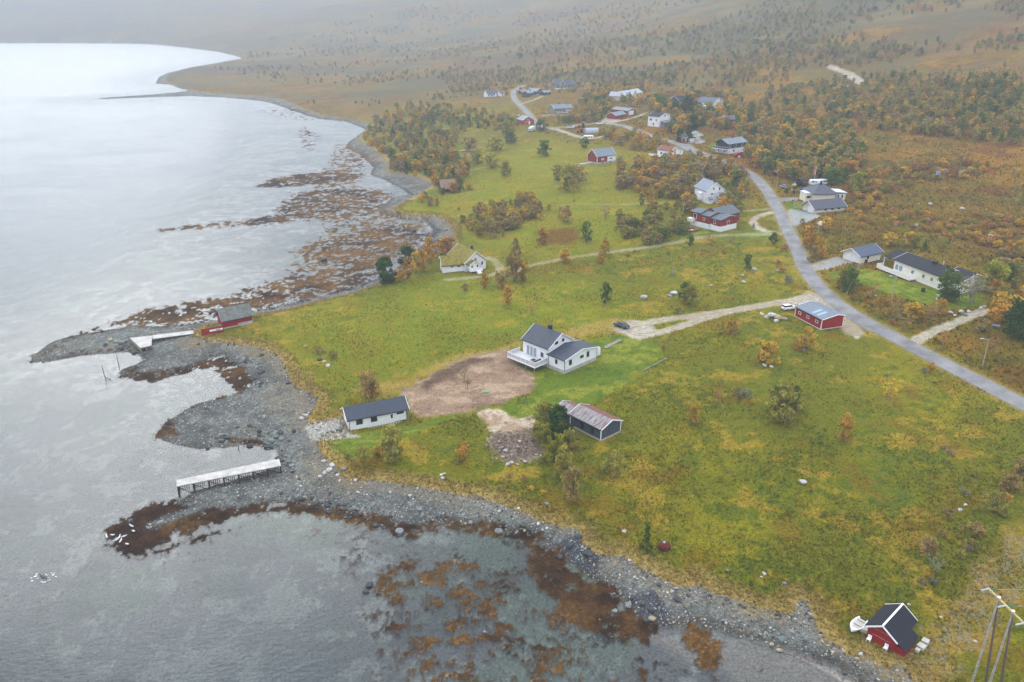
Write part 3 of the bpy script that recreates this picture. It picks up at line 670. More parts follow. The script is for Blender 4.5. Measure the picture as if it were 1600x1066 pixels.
class B:
    def __init__(s, key, name, label, cat='house', lift=0.):
        o, rot, W, dep = frame[key]; s.o, s.rot, s.W, s.D = o, rot, W, dep
        s.base = float(o[2])+lift
        s.root = tag(empty(name, (o[0], o[1], s.base), rot), label, cat)
    def up(s, lx, ly, py):
        """height over the base at which a point standing at local (lx, ly) shows at row py"""
        y = s.o[1]+math.sin(s.rot)*lx+math.cos(s.rot)*ly; return row_z(y, py)-s.base
    def part(s, name, mb, m, parent=None): return mb.build(name, m, parent or s.root)
    def gable(s, x0, x1, y0, y1, ze, zr, axis='x', frac=.5, wall=None, roof=None, tr=None, z0=-1.2, over=.45, end=.4, ze2=None, found=None, th=.14, roof2=None, boards=True, fh=.45):
        wall = wall or white; roof = roof or roofd; tr = tr or trim; ze2 = ze if ze2 is None else ze2
        (u0, u1, p0, p1) = (x0, x1, y0, y1) if axis == 'x' else (y0, y1, x0, x1); pm = p0+(p1-p0)*frac
        zf = fh if found else z0
        w = s.part('wall', MB().prism([(p0, zf), (p1, zf), (p1, ze2), (pm, zr), (p0, ze)], u0, u1, axis), wall)
        if found: s.part('foundation', MB().box(x0+.03, x1-.03, y0+.03, y1-.03, z0, zf), found)
        g = (lambda u, p, z: (u, p, z)) if axis == 'x' else (lambda u, p, z: (p, u, z))
        t0 = over; sl0 = (zr-ze)/(pm-p0); sl1 = (zr-ze2)/(p1-pm); a, b = u0-end, u1+end; z_ = th+.03
        mb = MB().quad(g(a, p0-t0, ze-sl0*t0+z_), g(b, p0-t0, ze-sl0*t0+z_), g(b, pm+.01, zr+z_), g(a, pm+.01, zr+z_), th)
        mb2 = MB().quad(g(a, pm-.01, zr+z_), g(b, pm-.01, zr+z_), g(b, p1+t0, ze2-sl1*t0+z_), g(a, p1+t0, ze2-sl1*t0+z_), th)
        if roof2: r = s.part('roof', mb, roof); s.part('roof', mb2, roof2)
        else: mb.v += mb2.v; mb.f += [tuple(i+8 for i in f) for f in mb2.f]; r = s.part('roof', mb, roof)
        if boards:
            for u in (a-.05, b+.05):
                MB().bar(g(u, p0-t0, ze-sl0*t0+z_-.08), g(u, pm, zr+z_-.08), .08, .2).build('barge_board', tr, r)
                MB().bar(g(u, pm, zr+z_-.08), g(u, p1+t0, ze2-sl1*t0+z_-.08), .08, .2).build('barge_board', tr, r)
        for pp, ez in ((p0-t0-.06, ze-sl0*t0+.06), (p1+t0+.06, ze2-sl1*t0+.06)):
            MB().bar(g(a, pp, ez), g(b, pp, ez), .12, .12).build('gutter', darktrim, r)
        s.roof = r; return r
    def corners(s, x0, x1, y0, y1, z0, z1, m=None, w=.16):
        for x, y in ((x0, y0), (x1, y0), (x0, y1), (x1, y1)):
            s.part('corner_board', MB().box(x-w/2, x+w/2, y-w/2, y+w/2, z0, z1-.05), m or trim)
    def win(s, side, c, k, z, w=1.1, h=1.1, fm=None, gm=None, name='window', bars=0):
        """side: 'y-','y+','x-','x+' outward; c = plane coordinate, k = centre along the wall, z = sill height"""
        ax = side[0]; sg = -1 if side[1] == '-' else 1
        def bx(k0, k1, d0, d1, z0, z1):
            lo, hi = sorted((c+sg*d0, c+sg*d1)); return (lo, hi, k0, k1, z0, z1) if ax == 'x' else (k0, k1, lo, hi, z0, z1)
        f = MB(); t = .1
        for q in ((k-w/2-t, k-w/2, -.03, .07, z-t, z+h+t), (k+w/2, k+w/2+t, -.03, .07, z-t, z+h+t), (k-w/2, k+w/2, -.03, .07, z-t, z), (k-w/2, k+w/2, -.03, .07, z+h, z+h+t)): f.box(*bx(*q))
        for i in range(bars): xx = k-w/2+w*(i+1)/(bars+1); f.box(*bx(xx-.04, xx+.04, -.03, .065, z, z+h))
        fo = s.part(name, f, fm or trim); MB().box(*bx(k-w/2, k+w/2, -.03, .035, z, z+h)).build('pane', gm or glass, fo)
    def door(s, side, c, k, z, w=.95, h=2.05, m=None, fm=None, name='door', hd=True):
        ax = side[0]; sg = -1 if side[1] == '-' else 1
        def bx(k0, k1, d0, d1, z0, z1):
            lo, hi = sorted((c+sg*d0, c+sg*d1)); return (lo, hi, k0, k1, z0, z1) if ax == 'x' else (k0, k1, lo, hi, z0, z1)
        d = s.part(name, MB().box(*bx(k-w/2, k+w/2, -.03, .05, z, z+h)), m or trim)
        f = MB(); t = .1
        for q in ((k-w/2-t, k-w/2, -.03, .08, z, z+h+t), (k+w/2, k+w/2+t, -.03, .08, z, z+h+t), (k-w/2, k+w/2, -.03, .08, z+h, z+h+t)): f.box(*bx(*q))
        f.build('door_frame', fm or trim, d)
        if hd: MB().box(*bx(k+w/2-.18, k+w/2-.08, .05, .1, z+.95, z+1.1)).build('handle', darktrim, d)
    def chimney(s, x, y, z, h=1.0, w=.7, m=None):
        c = s.part('chimney', MB().box(x-w/2, x+w/2, y-w/2, y+w/2, z-.8, z+h), m or darktrim, s.roof)
        c2 = MB().box(x-w/2-.08, x+w/2+.08, y-w/2-.08, y+w/2+.08, z+h, z+h+.1)
        c.data.name = 'chimney'; s.part('chimney_cap', c2, m or darktrim, s.roof)
    def deck(s, x0, x1, y0, y1, z, m=None, posts=(), rails='', gm_=None, rh=1.0, solid=False, fascia=.3, ground=-1.2):
        d = s.part('deck', MB().box(x0, x1, y0, y1, z-.12, z), m or deckw)
        fb = MB()
        for q in ((x0-.04, x1+.04, y0-.04, y0), (x0-.04, x1+.04, y1, y1+.04), (x0-.04, x0, y0, y1), (x1, x1+.04, y0, y1)): fb.box(*q, z-fascia, z+.01)
        fb.build('fascia', trim, d)
        for x, y in posts: MB().box(x-.07, x+.07, y-.07, y+.07, ground, z-.12).build('deck_post', woodg, d)
        E_ = {'f': ((x0, y0), (x1, y0)), 'b': ((x0, y1), (x1, y1)), 'l': ((x0, y0), (x0, y1)), 'r': ((x1, y0), (x1, y1))}
        for e in rails:
            (ax, ay), (bx_, by) = E_[e]; L = math.hypot(bx_-ax, by-ay); r = MB()
            r.bar((ax, ay, z+rh), (bx_, by, z+rh), .1, .06); n = max(2, round(L/1.6))
            for i in range(n+1):
                t = i/n; px_, py_ = ax+(bx_-ax)*t, ay+(by-ay)*t; r.box(px_-.04, px_+.04, py_-.04, py_+.04, z, z+rh)
            ro = r.build('railing', trim, d)
            if solid: MB().bar((ax, ay, z+rh*.5), (bx_, by, z+rh*.5), .04, rh*.86).build('rail_panel', gm_ or trim, ro)
            else:
                n = int(L/.14); sb = MB()
                for i in range(1, n): t = i/n; px_, py_ = ax+(bx_-ax)*t, ay+(by-ay)*t; sb.box(px_-.022, px_+.022, py_-.022, py_+.022, z+.08, z+rh-.03)
                so_ = sb.build('rail_slats', gm_ or trim, ro); so_['kind'] = 'stuff'
        return d
# ---------------------------------------------------------------- buildings
# the white house on the soil plot
b = B('main', 'white_house', 'white two-storey house with dark tiled gable roof, low wing and raised deck'); W = b.W
fx = W*.735; d1 = math.hypot(*(np.array(plane(861.3, 572.5, b.base))-b.o[:2]))
ze, zr = b.up(0, 0, 563.5), b.up(W*.5, 0, 545.8)
b.gable(0, W, 0, d1+.05, ze, zr, 'y', wall=white, roof=roofd, tr=trim, over=.3, end=.3, found=conc, fh=.8)
z2 = b.up(0, d1, 544.8); z3 = b.up(fx/2, d1, 521.3); L2 = 8.3
b.gable(0.02, fx, d1+.05, d1+L2, z2, z3, 'y', roof=roofd, over=.35, end=.35, found=conc, fh=.8)
b.chimney(fx/2+.4, d1+L2*.46, z3-.1, 1.0, .75)
b.win('y-', 0, W*.17, 1.75, .8, 1.1, frm_dark); b.win('y-', 0, W*.52, 2.3, 1.0, .5, frm_dark); b.win('y-', 0, W*.71, 1.9, .7, 1.2, frm_dark)
b.win('y-', d1+.05, fx*.32, z2+.35, .9, .55, frm_dark); b.win('y-', d1+.05, fx*.60, z2+.45, .55, .55, frm_dark)
b.win('x-', 0, d1*.5, 1.7, .8, 1.2, trim)
for k in (.78, .66, .52): b.door('x-', 0.02, d1+L2*k, 1.42, 1.0, 2.2, glassl, name='glazed_door', hd=False)
b.win('x-', 0.02, d1+L2*.24, 2.0, 1.0, 1.2, trim)
b.deck(-4.2, -.05, d1+.3, d1+L2+1.0, 1.35, posts=[(-4.1, d1+.5+i*2.9) for i in range(4)]+[(-1.2, d1+.5)], rails='flb', rh=1.0, solid=True, gm_=mat('rail_grey', S(196, 198, 204), .5, .1, 3), fascia=.4)
sf = tag(empty('garden_sofa_set', b.root.matrix_basis @ Vector((-2.4, d1+2.6, 1.36)), b.rot), 'dark garden sofa and low table on the deck of the white house', 'garden sofa')
cush = mat('dark_cushion', S(70, 72, 78), .9, .2, 2)
MB().box(-1.4, 1.2, -1.2, -.5, .12, .42).build('seat', cush, sf); MB().box(-1.4, 1.2, -1.45, -1.2, .12, .85).build('backrest', cush, sf); MB().box(-1.4, -.75, -.5, 1.2, .12, .42).build('seat', cush, sf)
MB().box(-.3, .8, -.2, .6, .36, .42).build('table_top', woodd, sf); [MB().box(x, x+.06, y, y+.06, 0, .36).build('leg', woodd, sf) for x in (-.28, .7) for y in (-.18, .5)]
MB().box(-1.4, 1.2, -1.4, -.5, 0, .12).build('base', woodg, sf)
b.part('porch_wall', MB().box(W+.02, W+2.6, 1.0, 1.12, .3, 2.1), white); b.part('porch_wall', MB().box(W+2.5, W+2.62, 1.12, 3.4, .3, 2.1), white); b.part('porch_floor', MB().box(W+.02, W+2.5, 1.15, 3.4, -.6, .32), conc)
b.corners(0, W, 0, d1-.1, .8, ze, darktrim, .1)
bw = tag(empty('boardwalk', P(957, 537)[0]+np.array([0, 0, .12]), 0), 'narrow grey plank walkway laid on the grass behind the white house', 'walkway')
a_, c_ = P(945, 544.5)[0], P(969, 532)[0]; MB().bar(tuple(a_+np.array([0, 0, .15])-np.array(bw.location)), tuple(c_+np.array([0, 0, .15])-np.array(bw.location)), 1.1, .1).build('walkway_boards', woodg, bw)

# white boathouse by the shingle
b = B('boat', 'white_boathouse', 'long white outbuilding with slate-grey gable roof beside the shingle shore', 'outbuilding'); W = b.W
D = 5.2; ze = b.up(0, 0, 656); zr = b.up(0, D/2, 636.8)
b.gable(0, W, 0, D, ze, zr, 'x', roof=roofd, over=.35, end=.5, tr=trim)
for k in (.175, .425): b.win('y-', 0, W*k, 1.0, 1.15, 1.0, frm_dark)
b.win('y-', 0, W*.735, .95, .45, .9, trim); b.win('y-', 0, W*.885, 1.65, 1.3, .35, darktrim)
b.win('x-', 0, D*.35, 1.3, .5, .5, trim)
b.part('downpipe', MB().box(-.02, .08, -.1, -.02, -.5, ze), darktrim); b.part('downpipe', MB().box(W-.1, W, -.1, -.02, -.5, ze), darktrim)
sl_ = MB()
for i in range(22): sl_.box(W*.30+i*.33, W*.30+i*.33+.08, -.75, -.69, -.4, .35)
q = b.part('low_fence', MB().box(W*.29, W*.66, -.76, -.70, .3, .38), trim); so_ = sl_.build('pickets', trim, q); so_['kind'] = 'stuff'
b.part('plinth', MB().box(W*.78, W-.2, -.06, -.02, -.5, .05), darktrim)

# grey shed with the rusty roof
b = B('shed', 'grey_shed', 'dark grey shed with rusted sheet-metal roof and lower annex behind bushes', 'shed'); W = b.W
C3 = np.array(plane(967.5, 674.7, b.base)); D = max(5., float(-(C3[0]-b.o[0])*math.sin(b.rot)+(C3[1]-b.o[1])*math.cos(b.rot)))
ze = b.up(W, 0, 671); zr = b.up(W, D/2, 656.2)
b.gable(0, W, 0, D, ze, zr, 'x', wall=greyw, roof=rust, roof2=rust2, over=.3, end=.3, found=conc, fh=.35); b.corners(0, W, 0, D, .35, ze)
b.win('y-', 0, W*.40, .9, .55, 1.2, darktrim); b.win('y-', 0, W*.72, .9, .55, 1.2, darktrim)
b.gable(-W*.52, -.06, .2, D*.8, ze*.82, ze*.82+(zr-ze)*.8, 'x', wall=greyw, roof=rust, roof2=rust2, over=.25, end=.15)

# red garage on the verge
b = B('garage', 'red_garage', 'red wooden garage with grey roof and three white-framed windows beside the road', 'garage'); W = b.W
C3 = np.array(plane(1313.4, 509.0, b.base)); D = float(-(C3[0]-b.o[0])*math.sin(b.rot)+(C3[1]-b.o[1])*math.cos(b.rot))
ze = b.up(W, 0, 500); fr_ = .68; zr = b.up(W, D*fr_, 491.8); ze2 = zr-(zr-ze)*(1-fr_)/fr_*1.1
b.gable(0, W, 0, D, ze, zr, 'x', frac=fr_, ze2=ze2, wall=redw, roof=roofg, over=.25, end=.25, found=trim, fh=.1); b.corners(0, W, 0, D, 0, ze)
for k in (.17, .49, .82): b.win('y-', 0, W*k, 1.25, .8, .55, trim)
for k in (.52, .70):
    p0, p1 = D*.08, D*.5; f = lambda p: ze+(zr-ze)*p/(D*fr_)+.20
    b.part('skylight', MB().quad((W*k, p0, f(p0)), (W*k+.9, p0, f(p0)), (W*k+.9, p1, f(p1)), (W*k, p1, f(p1)), .03), skyl, b.roof)

# red boathouse, lower right
b = B('redboat', 'red_boathouse', 'red boathouse with charcoal gable roof and white trim above the shingle', 'boathouse'); W = b.W
D = 5.6; ze = b.up(0, 0, 978.0); zr = b.up(W*.5, 0, 979.5); zr = max(zr, ze+1.25)
b.gable(0, W, 0, D, ze, zr, 'y', wall=redw, roof=roofb, over=.35, end=.3, tr=trim); b.part('ridge_board', MB().box(W/2-.12, W/2+.12, -.3, D+.3, zr+.16, zr+.24), trim, b.roof)
b.door('y-', 0, W*.52, 0, 2.9, 2.1, redw, redh, 'barn_door', False)
b.part('door_rail', MB().box(W*.2, W*.85, -.1, -.05, 1.15, 1.2), woodg); b.part('door_rail', MB().box(W*.2, W*.85, -.12, -.07, 2.15, 2.22), woodg)
le = .5*(W); s_ = (zr-ze)/(W/2)
b.part('lean_to_roof', MB().quad((W+.36, -.3, ze+.16-.36*s_), (W+1.5, -.3, ze+.16-1.5*s_), (W+1.5, D*.7, ze+.16-1.5*s_), (W+.36, D*.7, ze+.16-.36*s_), .1), roofb)
b.part('lean_to_wall', MB().box(W+1.25, W+1.33, .2, D*.55, -.6, ze-1.3), redw); b.part('lean_to_wall', MB().box(W+.02, W+1.25, .2, .28, -.6, ze-.9), redw)
def wpos(b, x, y, z=0): return b.root.matrix_basis @ Vector((x, y, z))
crm = mat('pale_plastic', S(184, 178, 168), .6, .1, 2)
def crate(loc, rz, s, lab):
    e = tag(empty('crate', loc, rz), lab, 'crate', 'pale boxes round the red boathouse'); x, y, z = s
    m_ = MB().box(-x/2, x/2, -y/2, y/2, 0, z-.05); m_.build('box_body', crm, e); MB().box(-x/2-.03, x/2+.03, -y/2-.03, y/2+.03, z-.05, z+.04).build('lid', crm, e)
crate(wpos(b, W+2.2, 4.6), b.rot+.1, (.8, .8, .6), 'pale box farthest back along the side of the red boathouse')
crate(wpos(b, W+2.2, 3.4), b.rot-.1, (.9, .9, .5), 'pale box in the middle of the row beside the red boathouse')
crate(wpos(b, W+2.1, 2.4), b.rot, (.5, .5, .4), 'smallest pale box beside the lean-to of the red boathouse')
crate(wpos(b, -.7, .9), b.rot+.3, (.9, .7, .5), 'pale box between the white dinghy and the red boathouse')
for (x, lab) in ((.55, 'white outboard motor stand at the left corner of the red boathouse'), (W-.9, 'white folding chair leaning by the right corner of the red boathouse')):
    e = tag(empty('garden_chair', wpos(b, x, -.5), b.rot), lab.replace('outboard motor stand', 'garden chair standing'), 'chair')
    MB().box(-.25, .25, -.25, .25, .4, .46).build('seat', trim, e); MB().box(-.25, .25, .2, .26, .46, .95).build('backrest', trim, e)
    for i in (-.22, .17):
        for j in (-.22, .17): MB().box(i, i+.05, j, j+.05, 0, .4).build('leg', trim, e)

# dinghy builder
def dinghy(loc, rz, L, wd, name, label, m, mi, cat='boat', tilt=0):
    e = tag(empty(name, loc, rz), label, cat); e.rotation_euler = (tilt, 0, rz); rings = []; inner = []
    for t, k in ((0, .72), (.12, .86), (.25, .95), (.4, 1), (.55, .99), (.7, .88), (.82, .68), (.92, .42), (1, .06)):
        x = (t-.5)*L; w = wd/2*k; zz = .12*t*t; rings.append([(x, -w, .5+zz), (x, -w*.75, .12+zz), (x, 0, 0+zz), (x, w*.75, .12+zz), (x, w, .5+zz), (x, w*.86, .5+zz), (x, w*.6, .17+zz), (x, -w*.6, .17+zz), (x, -w*.86, .5+zz)])
    MB().loft(rings).build('hull', m, e); MB().box(-.15*L, .0, -wd*.42, wd*.42, .34, .39).build('thwart', mi, e); MB().box(-.42*L, -.32*L, -wd*.34, wd*.34, .34, .39).build('thwart', mi, e)
    MB().box(-.42*L, .2*L, -wd*.27, wd*.27, .2, .24).build('floor_board', mi, e)
    return e
p = P(1339, 981)[0]; dinghy((p[0], p[1], p[2]+.15), math.radians(222), 3.4, 1.7, 'dinghy', 'white dinghy lying on the grass left of the red boathouse', trim, crm)

# red boathouse on the spit with its low store
b = B('leftboat', 'red_slate_boathouse', 'red boathouse with mossy slate roof at the foot of the wooden pier', 'boathouse'); W = b.W; D = 5.0
ze = b.up(0, 0, 500.5); zr = b.up(0, D/2, 483.5)
b.gable(0, W, 0, D, ze, zr, 'x', wall=redw, roof=slate, over=.45, end=.35, tr=greylt, found=conc, fh=.3)
b.part('stone_base', MB().box(W*.5, W, -.25, -.02, -.6, .75), conc)
e_o = P(316, 526)[0]; ex_, ey_ = plane(350, 520, e_o[2]); ang = math.atan2(ey_-e_o[1], ex_-e_o[0]); Lr = math.hypot(ex_-e_o[0], ey_-e_o[1])
e = tag(empty('red_board_wall', e_o, ang), 'low red board wall with white name board beside the pier landing', 'fence')
for i in range(14): MB().box(Lr*i/14+.015, Lr*(i+1)/14-.015, 0, .08, -.3, 1.95+.02*(i % 3)).build('board', redw, e)
MB().box(Lr*.36, Lr*.97, -.05, -.004, .95, 1.45).build('name_board', trim, e); MB().box(Lr*.66, Lr*.86, -.08, -.052, 1.06, 1.32).build('dark_panel', greylt, e)
for i in (0, 1): MB().box(Lr*i-.05, Lr*i+.07, .1, .22, -.5, 2.05).build('post', redw, e)

# white house with turf roof
b = B('turf2', 'turf_roof_house', 'white house with golden turf roof, side wing and small stair porch', 'house'); W = b.W; D = 11.5
ze = b.up(W, 0, 405.5); zr = b.up(W/2, 0, 394)
b.gable(0, W, 0, D, ze, zr, 'y', roof=turfm, over=.6, end=.5, tr=trim, th=.32); b.chimney(W*.62, D*.36, zr, .9, .6)
b.win('y-', 0, W*.5, ze+.1, .7, 1.0, trim, bars=1); b.win('y-', 0, W*.82, 1.4, .7, 1.1, trim)
b.gable(W*.10, W*.56, -1.9, -.02, 2.5, 3.4, 'y', roof=turfm, over=.35, end=.35, th=.25, z0=.8); b.win('y-', -1.9, W*.20, 1.5, .5, .8, trim); b.win('y-', -1.9, W*.46, 1.5, .5, .8, trim); b.door('y-', -1.9, W*.33, .95, .7, 1.6)
b.deck(W*.05, W*.62, -3.2, -1.92, .9, posts=[(W*.07, -3.1), (W*.6, -3.1)], rails='l', solid=True)
st = b.part('stairs', MB(), trim)
for i in range(4): MB().box(W*.33, W*.52, -3.5-.28*i, -3.24-.28*i, -.3, .72-.2*i).build('step', trim, st)
for x in (W*.31, W*.53): MB().bar((x, -4.4, .7), (x, -3.24, 1.7), .08, .08).build('handrail', trim, st)
fo, fr2, FW, _ = frame['turf']; cth, sth = math.cos(-b.rot), math.sin(-b.rot)
dx, dy = fo[0]-b.o[0], fo[1]-b.o[1]; wx, wy = dx*cth-dy*sth, dx*sth+dy*cth
wing = tag(empty('wing', (wx, wy, 0), fr2-b.rot), '', ''); del wing['label']; del wing['category']; wing.parent = b.root
sv = b.root; b2 = B.__new__(B); b2.o, b2.rot, b2.W, b2.D, b2.base, b2.root = fo, fr2, FW, 5.2, b.base, wing
b2.gable(0, FW+.6, 0, 5.2, b2.up(0, 0, 415), b2.up(0, 2.6, 401.5), 'x', roof=turfm, over=.35, end=.4, th=.3)
for k in (.42, .72): b2.win('y-', 0, FW*k, b2.up(0, 0, 415)-.85, 1.1, .35, trim)

# red house with white basement
b = B('redhouse', 'red_house', 'red house with several grey gable roofs on a white basement', 'house'); W = b.W
D = math.hypot(*(np.array(plane(1094, 348.8, b.base))-b.o[:2])); ze = b.up(0, 0, 344.8); zr = b.up(W/2, 0, 338.2); bz = b.up(0, 0, 354.5)
G = mat('grey_tile_roof', S(92, 98, 106), .6, .14, 1.1, waves=('z', 5, .03))
b.gable(0, W, 0, D*.36, ze, zr, 'y', wall=redh, roof=G, over=.3, end=.3, tr=darktrim, found=white, fh=bz)
b.gable(-.3, W*.75, D*.36, D*.68, ze+.5, zr+.5, 'y', wall=redh, roof=G, over=.3, end=.2, tr=darktrim, found=white, fh=bz)
b.gable(-.3, W*.7, D*.68, D, ze+.9, zr+.9, 'y', wall=redh, roof=G, over=.3, end=.2, tr=darktrim, found=white, fh=bz)
b.gable(W*.5, W*1.75, 4.2, 12, ze, zr+1.2, 'x', wall=redh, roof=G, over=.3, end=.3, tr=darktrim, found=white, fh=.4)
b.win('y-', 0, W*.45, ze-2.0, 1.1, 1.2, trim); b.win('x-', -.3, D*.55, ze-1.2, .7, .8, trim); b.win('x-', -.3, D*.86, ze-1.6, 1.3, 1.9, trim); b.win('x-', 0, D*.2, ze-1.6, .8, 1.2, trim)
b.chimney(W*.45, D*.62, zr+.7, .9, .8, mat('brick_chimney', S(120, 60, 52), .9)); b.part('balcony', MB().box(-1.9, -.32, D*.85, D*1.02, bz-.1, bz+1.0), trim)
b.door('x-', 0, D*.3, 0, .8, 1.9, trim)

# white house half hidden by trees
b = B('white9', 'white_gabled_house', 'white house with blue-grey roof half hidden behind a tree by the road', 'house'); W = b.W
ze = b.up(0, 0, 298.5); zr = b.up(W*.5, 0, 285.5)
b.gable(0, W, 0, 9, ze, zr, 'y', roof=mat('blue_grey_roof', S(120, 132, 148), .55, .12, 1, waves=('z', 5, .03)), over=.35, end=.3); b.chimney(W/2, .9, zr, .9, .7)
b.win('y-', 0, W*.40, ze+.2, .9, .9, trim, glassl); b.win('y-', 0, W*.72, ze, .6, 1.1, trim); b.win('y-', 0, W*.32, 3.1, 1.2, .5, trim)
b.gable(0.2, 2.2, -1.8, -.02, 1.6, 2.3, 'x', roof=mat('blue_grey_roof', 0), over=.15, end=.15); b.gable(W*.55, W*1.0, -2.2, -.02, 3.2, 4.1, 'x', roof=mat('blue_grey_roof', 0), over=.25, end=.2); b.part('bay', MB().box(-1.4, -.02, 2.2, 4.4, .9, 3.6), white)

# cream house with hip roof
b = B('hip', 'cream_house', 'cream house with dark hipped roof and pale flat-roofed side room', 'house'); W = b.W; D = 10
ze = b.up(0, 0, 303.0); zr = b.up(W/2, D/2, 286.5)
b.part('wall', MB().box(0, W, 0, D, -1, ze), cream); o_ = .7
A_, B_, C_, D_ = (-o_, -o_, ze), (W+o_, -o_, ze), (W+o_, D+o_, ze), (-o_, D+o_, ze); r0, r1 = (W*.42, D/2, zr), (W*.62, D/2, zr)
m_ = MB(); m_.v = [A_, B_, C_, D_, r0, r1]; m_.f = [(0, 1, 5, 4), (1, 2, 5), (2, 3, 4, 5), (3, 0, 4), (3, 2, 1, 0)]; b.roof = b.part('roof', m_, mat('violet_grey_roof', S(78, 80, 96), .6, .14, 1.1, waves=('z', 5, .03)))
b.part('fascia', MB().box(-o_, W+o_, -o_-.04, -o_, ze-.2, ze+.02), darktrim); b.chimney(W*.5, D*.45, zr, .7, .6)
b.part('flat_room', MB().box(-2.6, -.02, 1.5, 6.5, -1, ze-.2), cream); b.win('y-', 1.5, -1.3, ze-2.0, 1.6, 1.0, trim); b.part('flat_roof', MB().box(-2.8, -.03, 1.3, 6.7, ze-.2, ze+.02), rooflt)
b.part('side_room', MB().box(W+.02, W+5, 2, 8, -1, ze-.6), cream); b.part('side_roof', MB().quad((W+.05, 1.6, ze+.3), (W+5.4, 1.6, ze-.1), (W+5.4, 8.6, ze-.1), (W+.05, 8.6, ze+.3), .15), rooflt)
for k in (1.0, 2.1, 3.6): b.win('y-', 2, W+k, ze-2.3, .7, 1.4, trim)
# its long garage
b = B('longgar', 'cream_garage', 'low cream garage with dark roof in front of the cream house', 'garage'); W = b.W
C3 = np.array(plane(1256.5, 328, b.base)); D = 7.
ze = b.up(0, 0, 326.5); zr = b.up(0, D/2, 313.8); zr = max(zr, ze+1.3)
b.gable(0, W, 0, D, ze, zr, 'x', wall=cream, roof=mat('violet_grey_roof', 0), over=.5, end=.7, found=conc, fh=.3)
for k in (.36, .58, .80): b.win('y-', 0, W*k, ze-.85, 1.0, .55, darktrim)
b.door('x-', 0, D*.35, 0, 2.4, 2.0, trim, name='garage_door', hd=False); b.door('x-', 0, D*.78, 0, .8, 1.9, trim)
b.part('pent_roof', MB().quad((-1.6, D*.5, zr+.1), (-.75, D*.5, zr+.1), (-.75, D*1.25, .6), (-1.6, D*1.25, .6), .12), cream)

# white garage by the drive
b = B('wgar', 'white_garage', 'white garage with blue-grey roof at the end of the gravel drive', 'garage'); W = b.W
C3 = np.array(plane(1380.8, 407.2, b.base)); D = float(-(C3[0]-b.o[0])*math.sin(b.rot)+(C3[1]-b.o[1])*math.cos(b.rot))
ze = b.up(W, 0, 400.5); zr = b.up(W/2, 0, 388)
b.gable(0, W, 0, D, ze, zr, 'y', wall=mat('ivory_boards', S(232, 228, 214), .6, .06, .5, waves=('z', 6.5, .018)), roof=mat('blue_slate_roof', S(72, 84, 108), .6, .14, 1.1, waves=('z', 5, .03)), over=.45, end=.9)
b.win('x+', W, D*.35, 1.1, .6, .9, darktrim); b.door('y-', 0, W*.30, 0, 2.4, 2.1, trim, name='garage_door', hd=False); b.door('y-', 0, W*.72, 0, 2.4, 2.1, trim, name='garage_door', hd=False); b.win('y-', 0, W*.51, 1.4, .35, .6, trim)

# long bungalow
b = B('bung', 'white_bungalow', 'long white bungalow with black roof and veranda above a mown lawn', 'house'); W = b.W; iv = mat('ivory_boards', 0); D = 8.5
ze = b.up(W, 0, 431.8); zr = b.up(-3.5, D/2, 393.6); zr = max(ze+1.4, min(zr, ze+2.6))
b.gable(0, W, 0, D, ze, zr, 'x', wall=iv, roof=roofb, over=.5, end=.3, tr=trim, found=trim, fh=.6)
b.part('veranda_roof', MB().quad((-4.0, -.5, ze-.02), (-.32, -.5, ze-.02), (-.32, D/2, zr+.15), (-4.0, D/2, zr+.15), .14), roofb)
b.part('veranda_roof', MB().quad((-4.0, D/2, zr+.15), (-.32, D/2, zr+.15), (-.32, D+.5, ze-.02), (-4.0, D+.5, ze-.02), .14), roofb)
b.part('veranda_post', MB().box(-3.85, -3.7, -.3, -.15, .6, ze-.1), trim)
b.gable(W-1.0, W+4.6, 3.0, 10.5, ze, zr, 'x', wall=iv, roof=roofb, over=.5, end=.5, tr=trim, found=trim, fh=.6)
for k in (.07, .16): b.win('y-', 0, W*k, 1.0, 1.2, 1.5, trim, glassl)
for k in (.42, .655, .83): b.win('y-', 0, W*k, 1.5, .8, 1.0, trim, bars=1)
b.deck(-4.0, W*.52, -2.4, -.03, .6, rails='fl', solid=True, rh=.95, gm_=iv, posts=[(-3.5+i*2.6, -2.2) for i in range(5)], fascia=.35)
b.chimney(W*.62, D*.45, zr, .6, 1.0); b.chimney(W*.86, D*.5, zr, .5, .5)
# pink-roofed white house
b = B('pink', 'red_roof_house', 'small white house with faded red tile roof and white terrace', 'house'); W = b.W; D = 7.5
ze = b.up(0, 0, 236.5); zr = b.up(W*.32, 0, 229.8)
b.gable(0, W, 0, D, ze, zr, 'y', frac=.33, ze2=ze-.9, roof=roofr, over=.3, end=.3)
b.win('y-', 0, W*.33, ze-.2, .9, 1.0, trim); b.win('y-', 0, W*.33, 1.2, .9, 1.1, trim); b.win('y-', 0, W*.75, 1.2, .7, 1.1, trim)
for k in (.3, .7): b.win('x-', 0, D*k, 1.2, 1.0, 1.2, trim)
b.deck(-3.2, -.05, -.5, D+3, .7, rails='fl', solid=True, rh=.8, posts=[(-3, 0), (-3, 5)]); b.deck(0, W*1.05, -1.6, -.05, .7, rails='f', solid=True, rh=.8); b.chimney(W*.4, D*.6, zr, .7, .5, roofr)
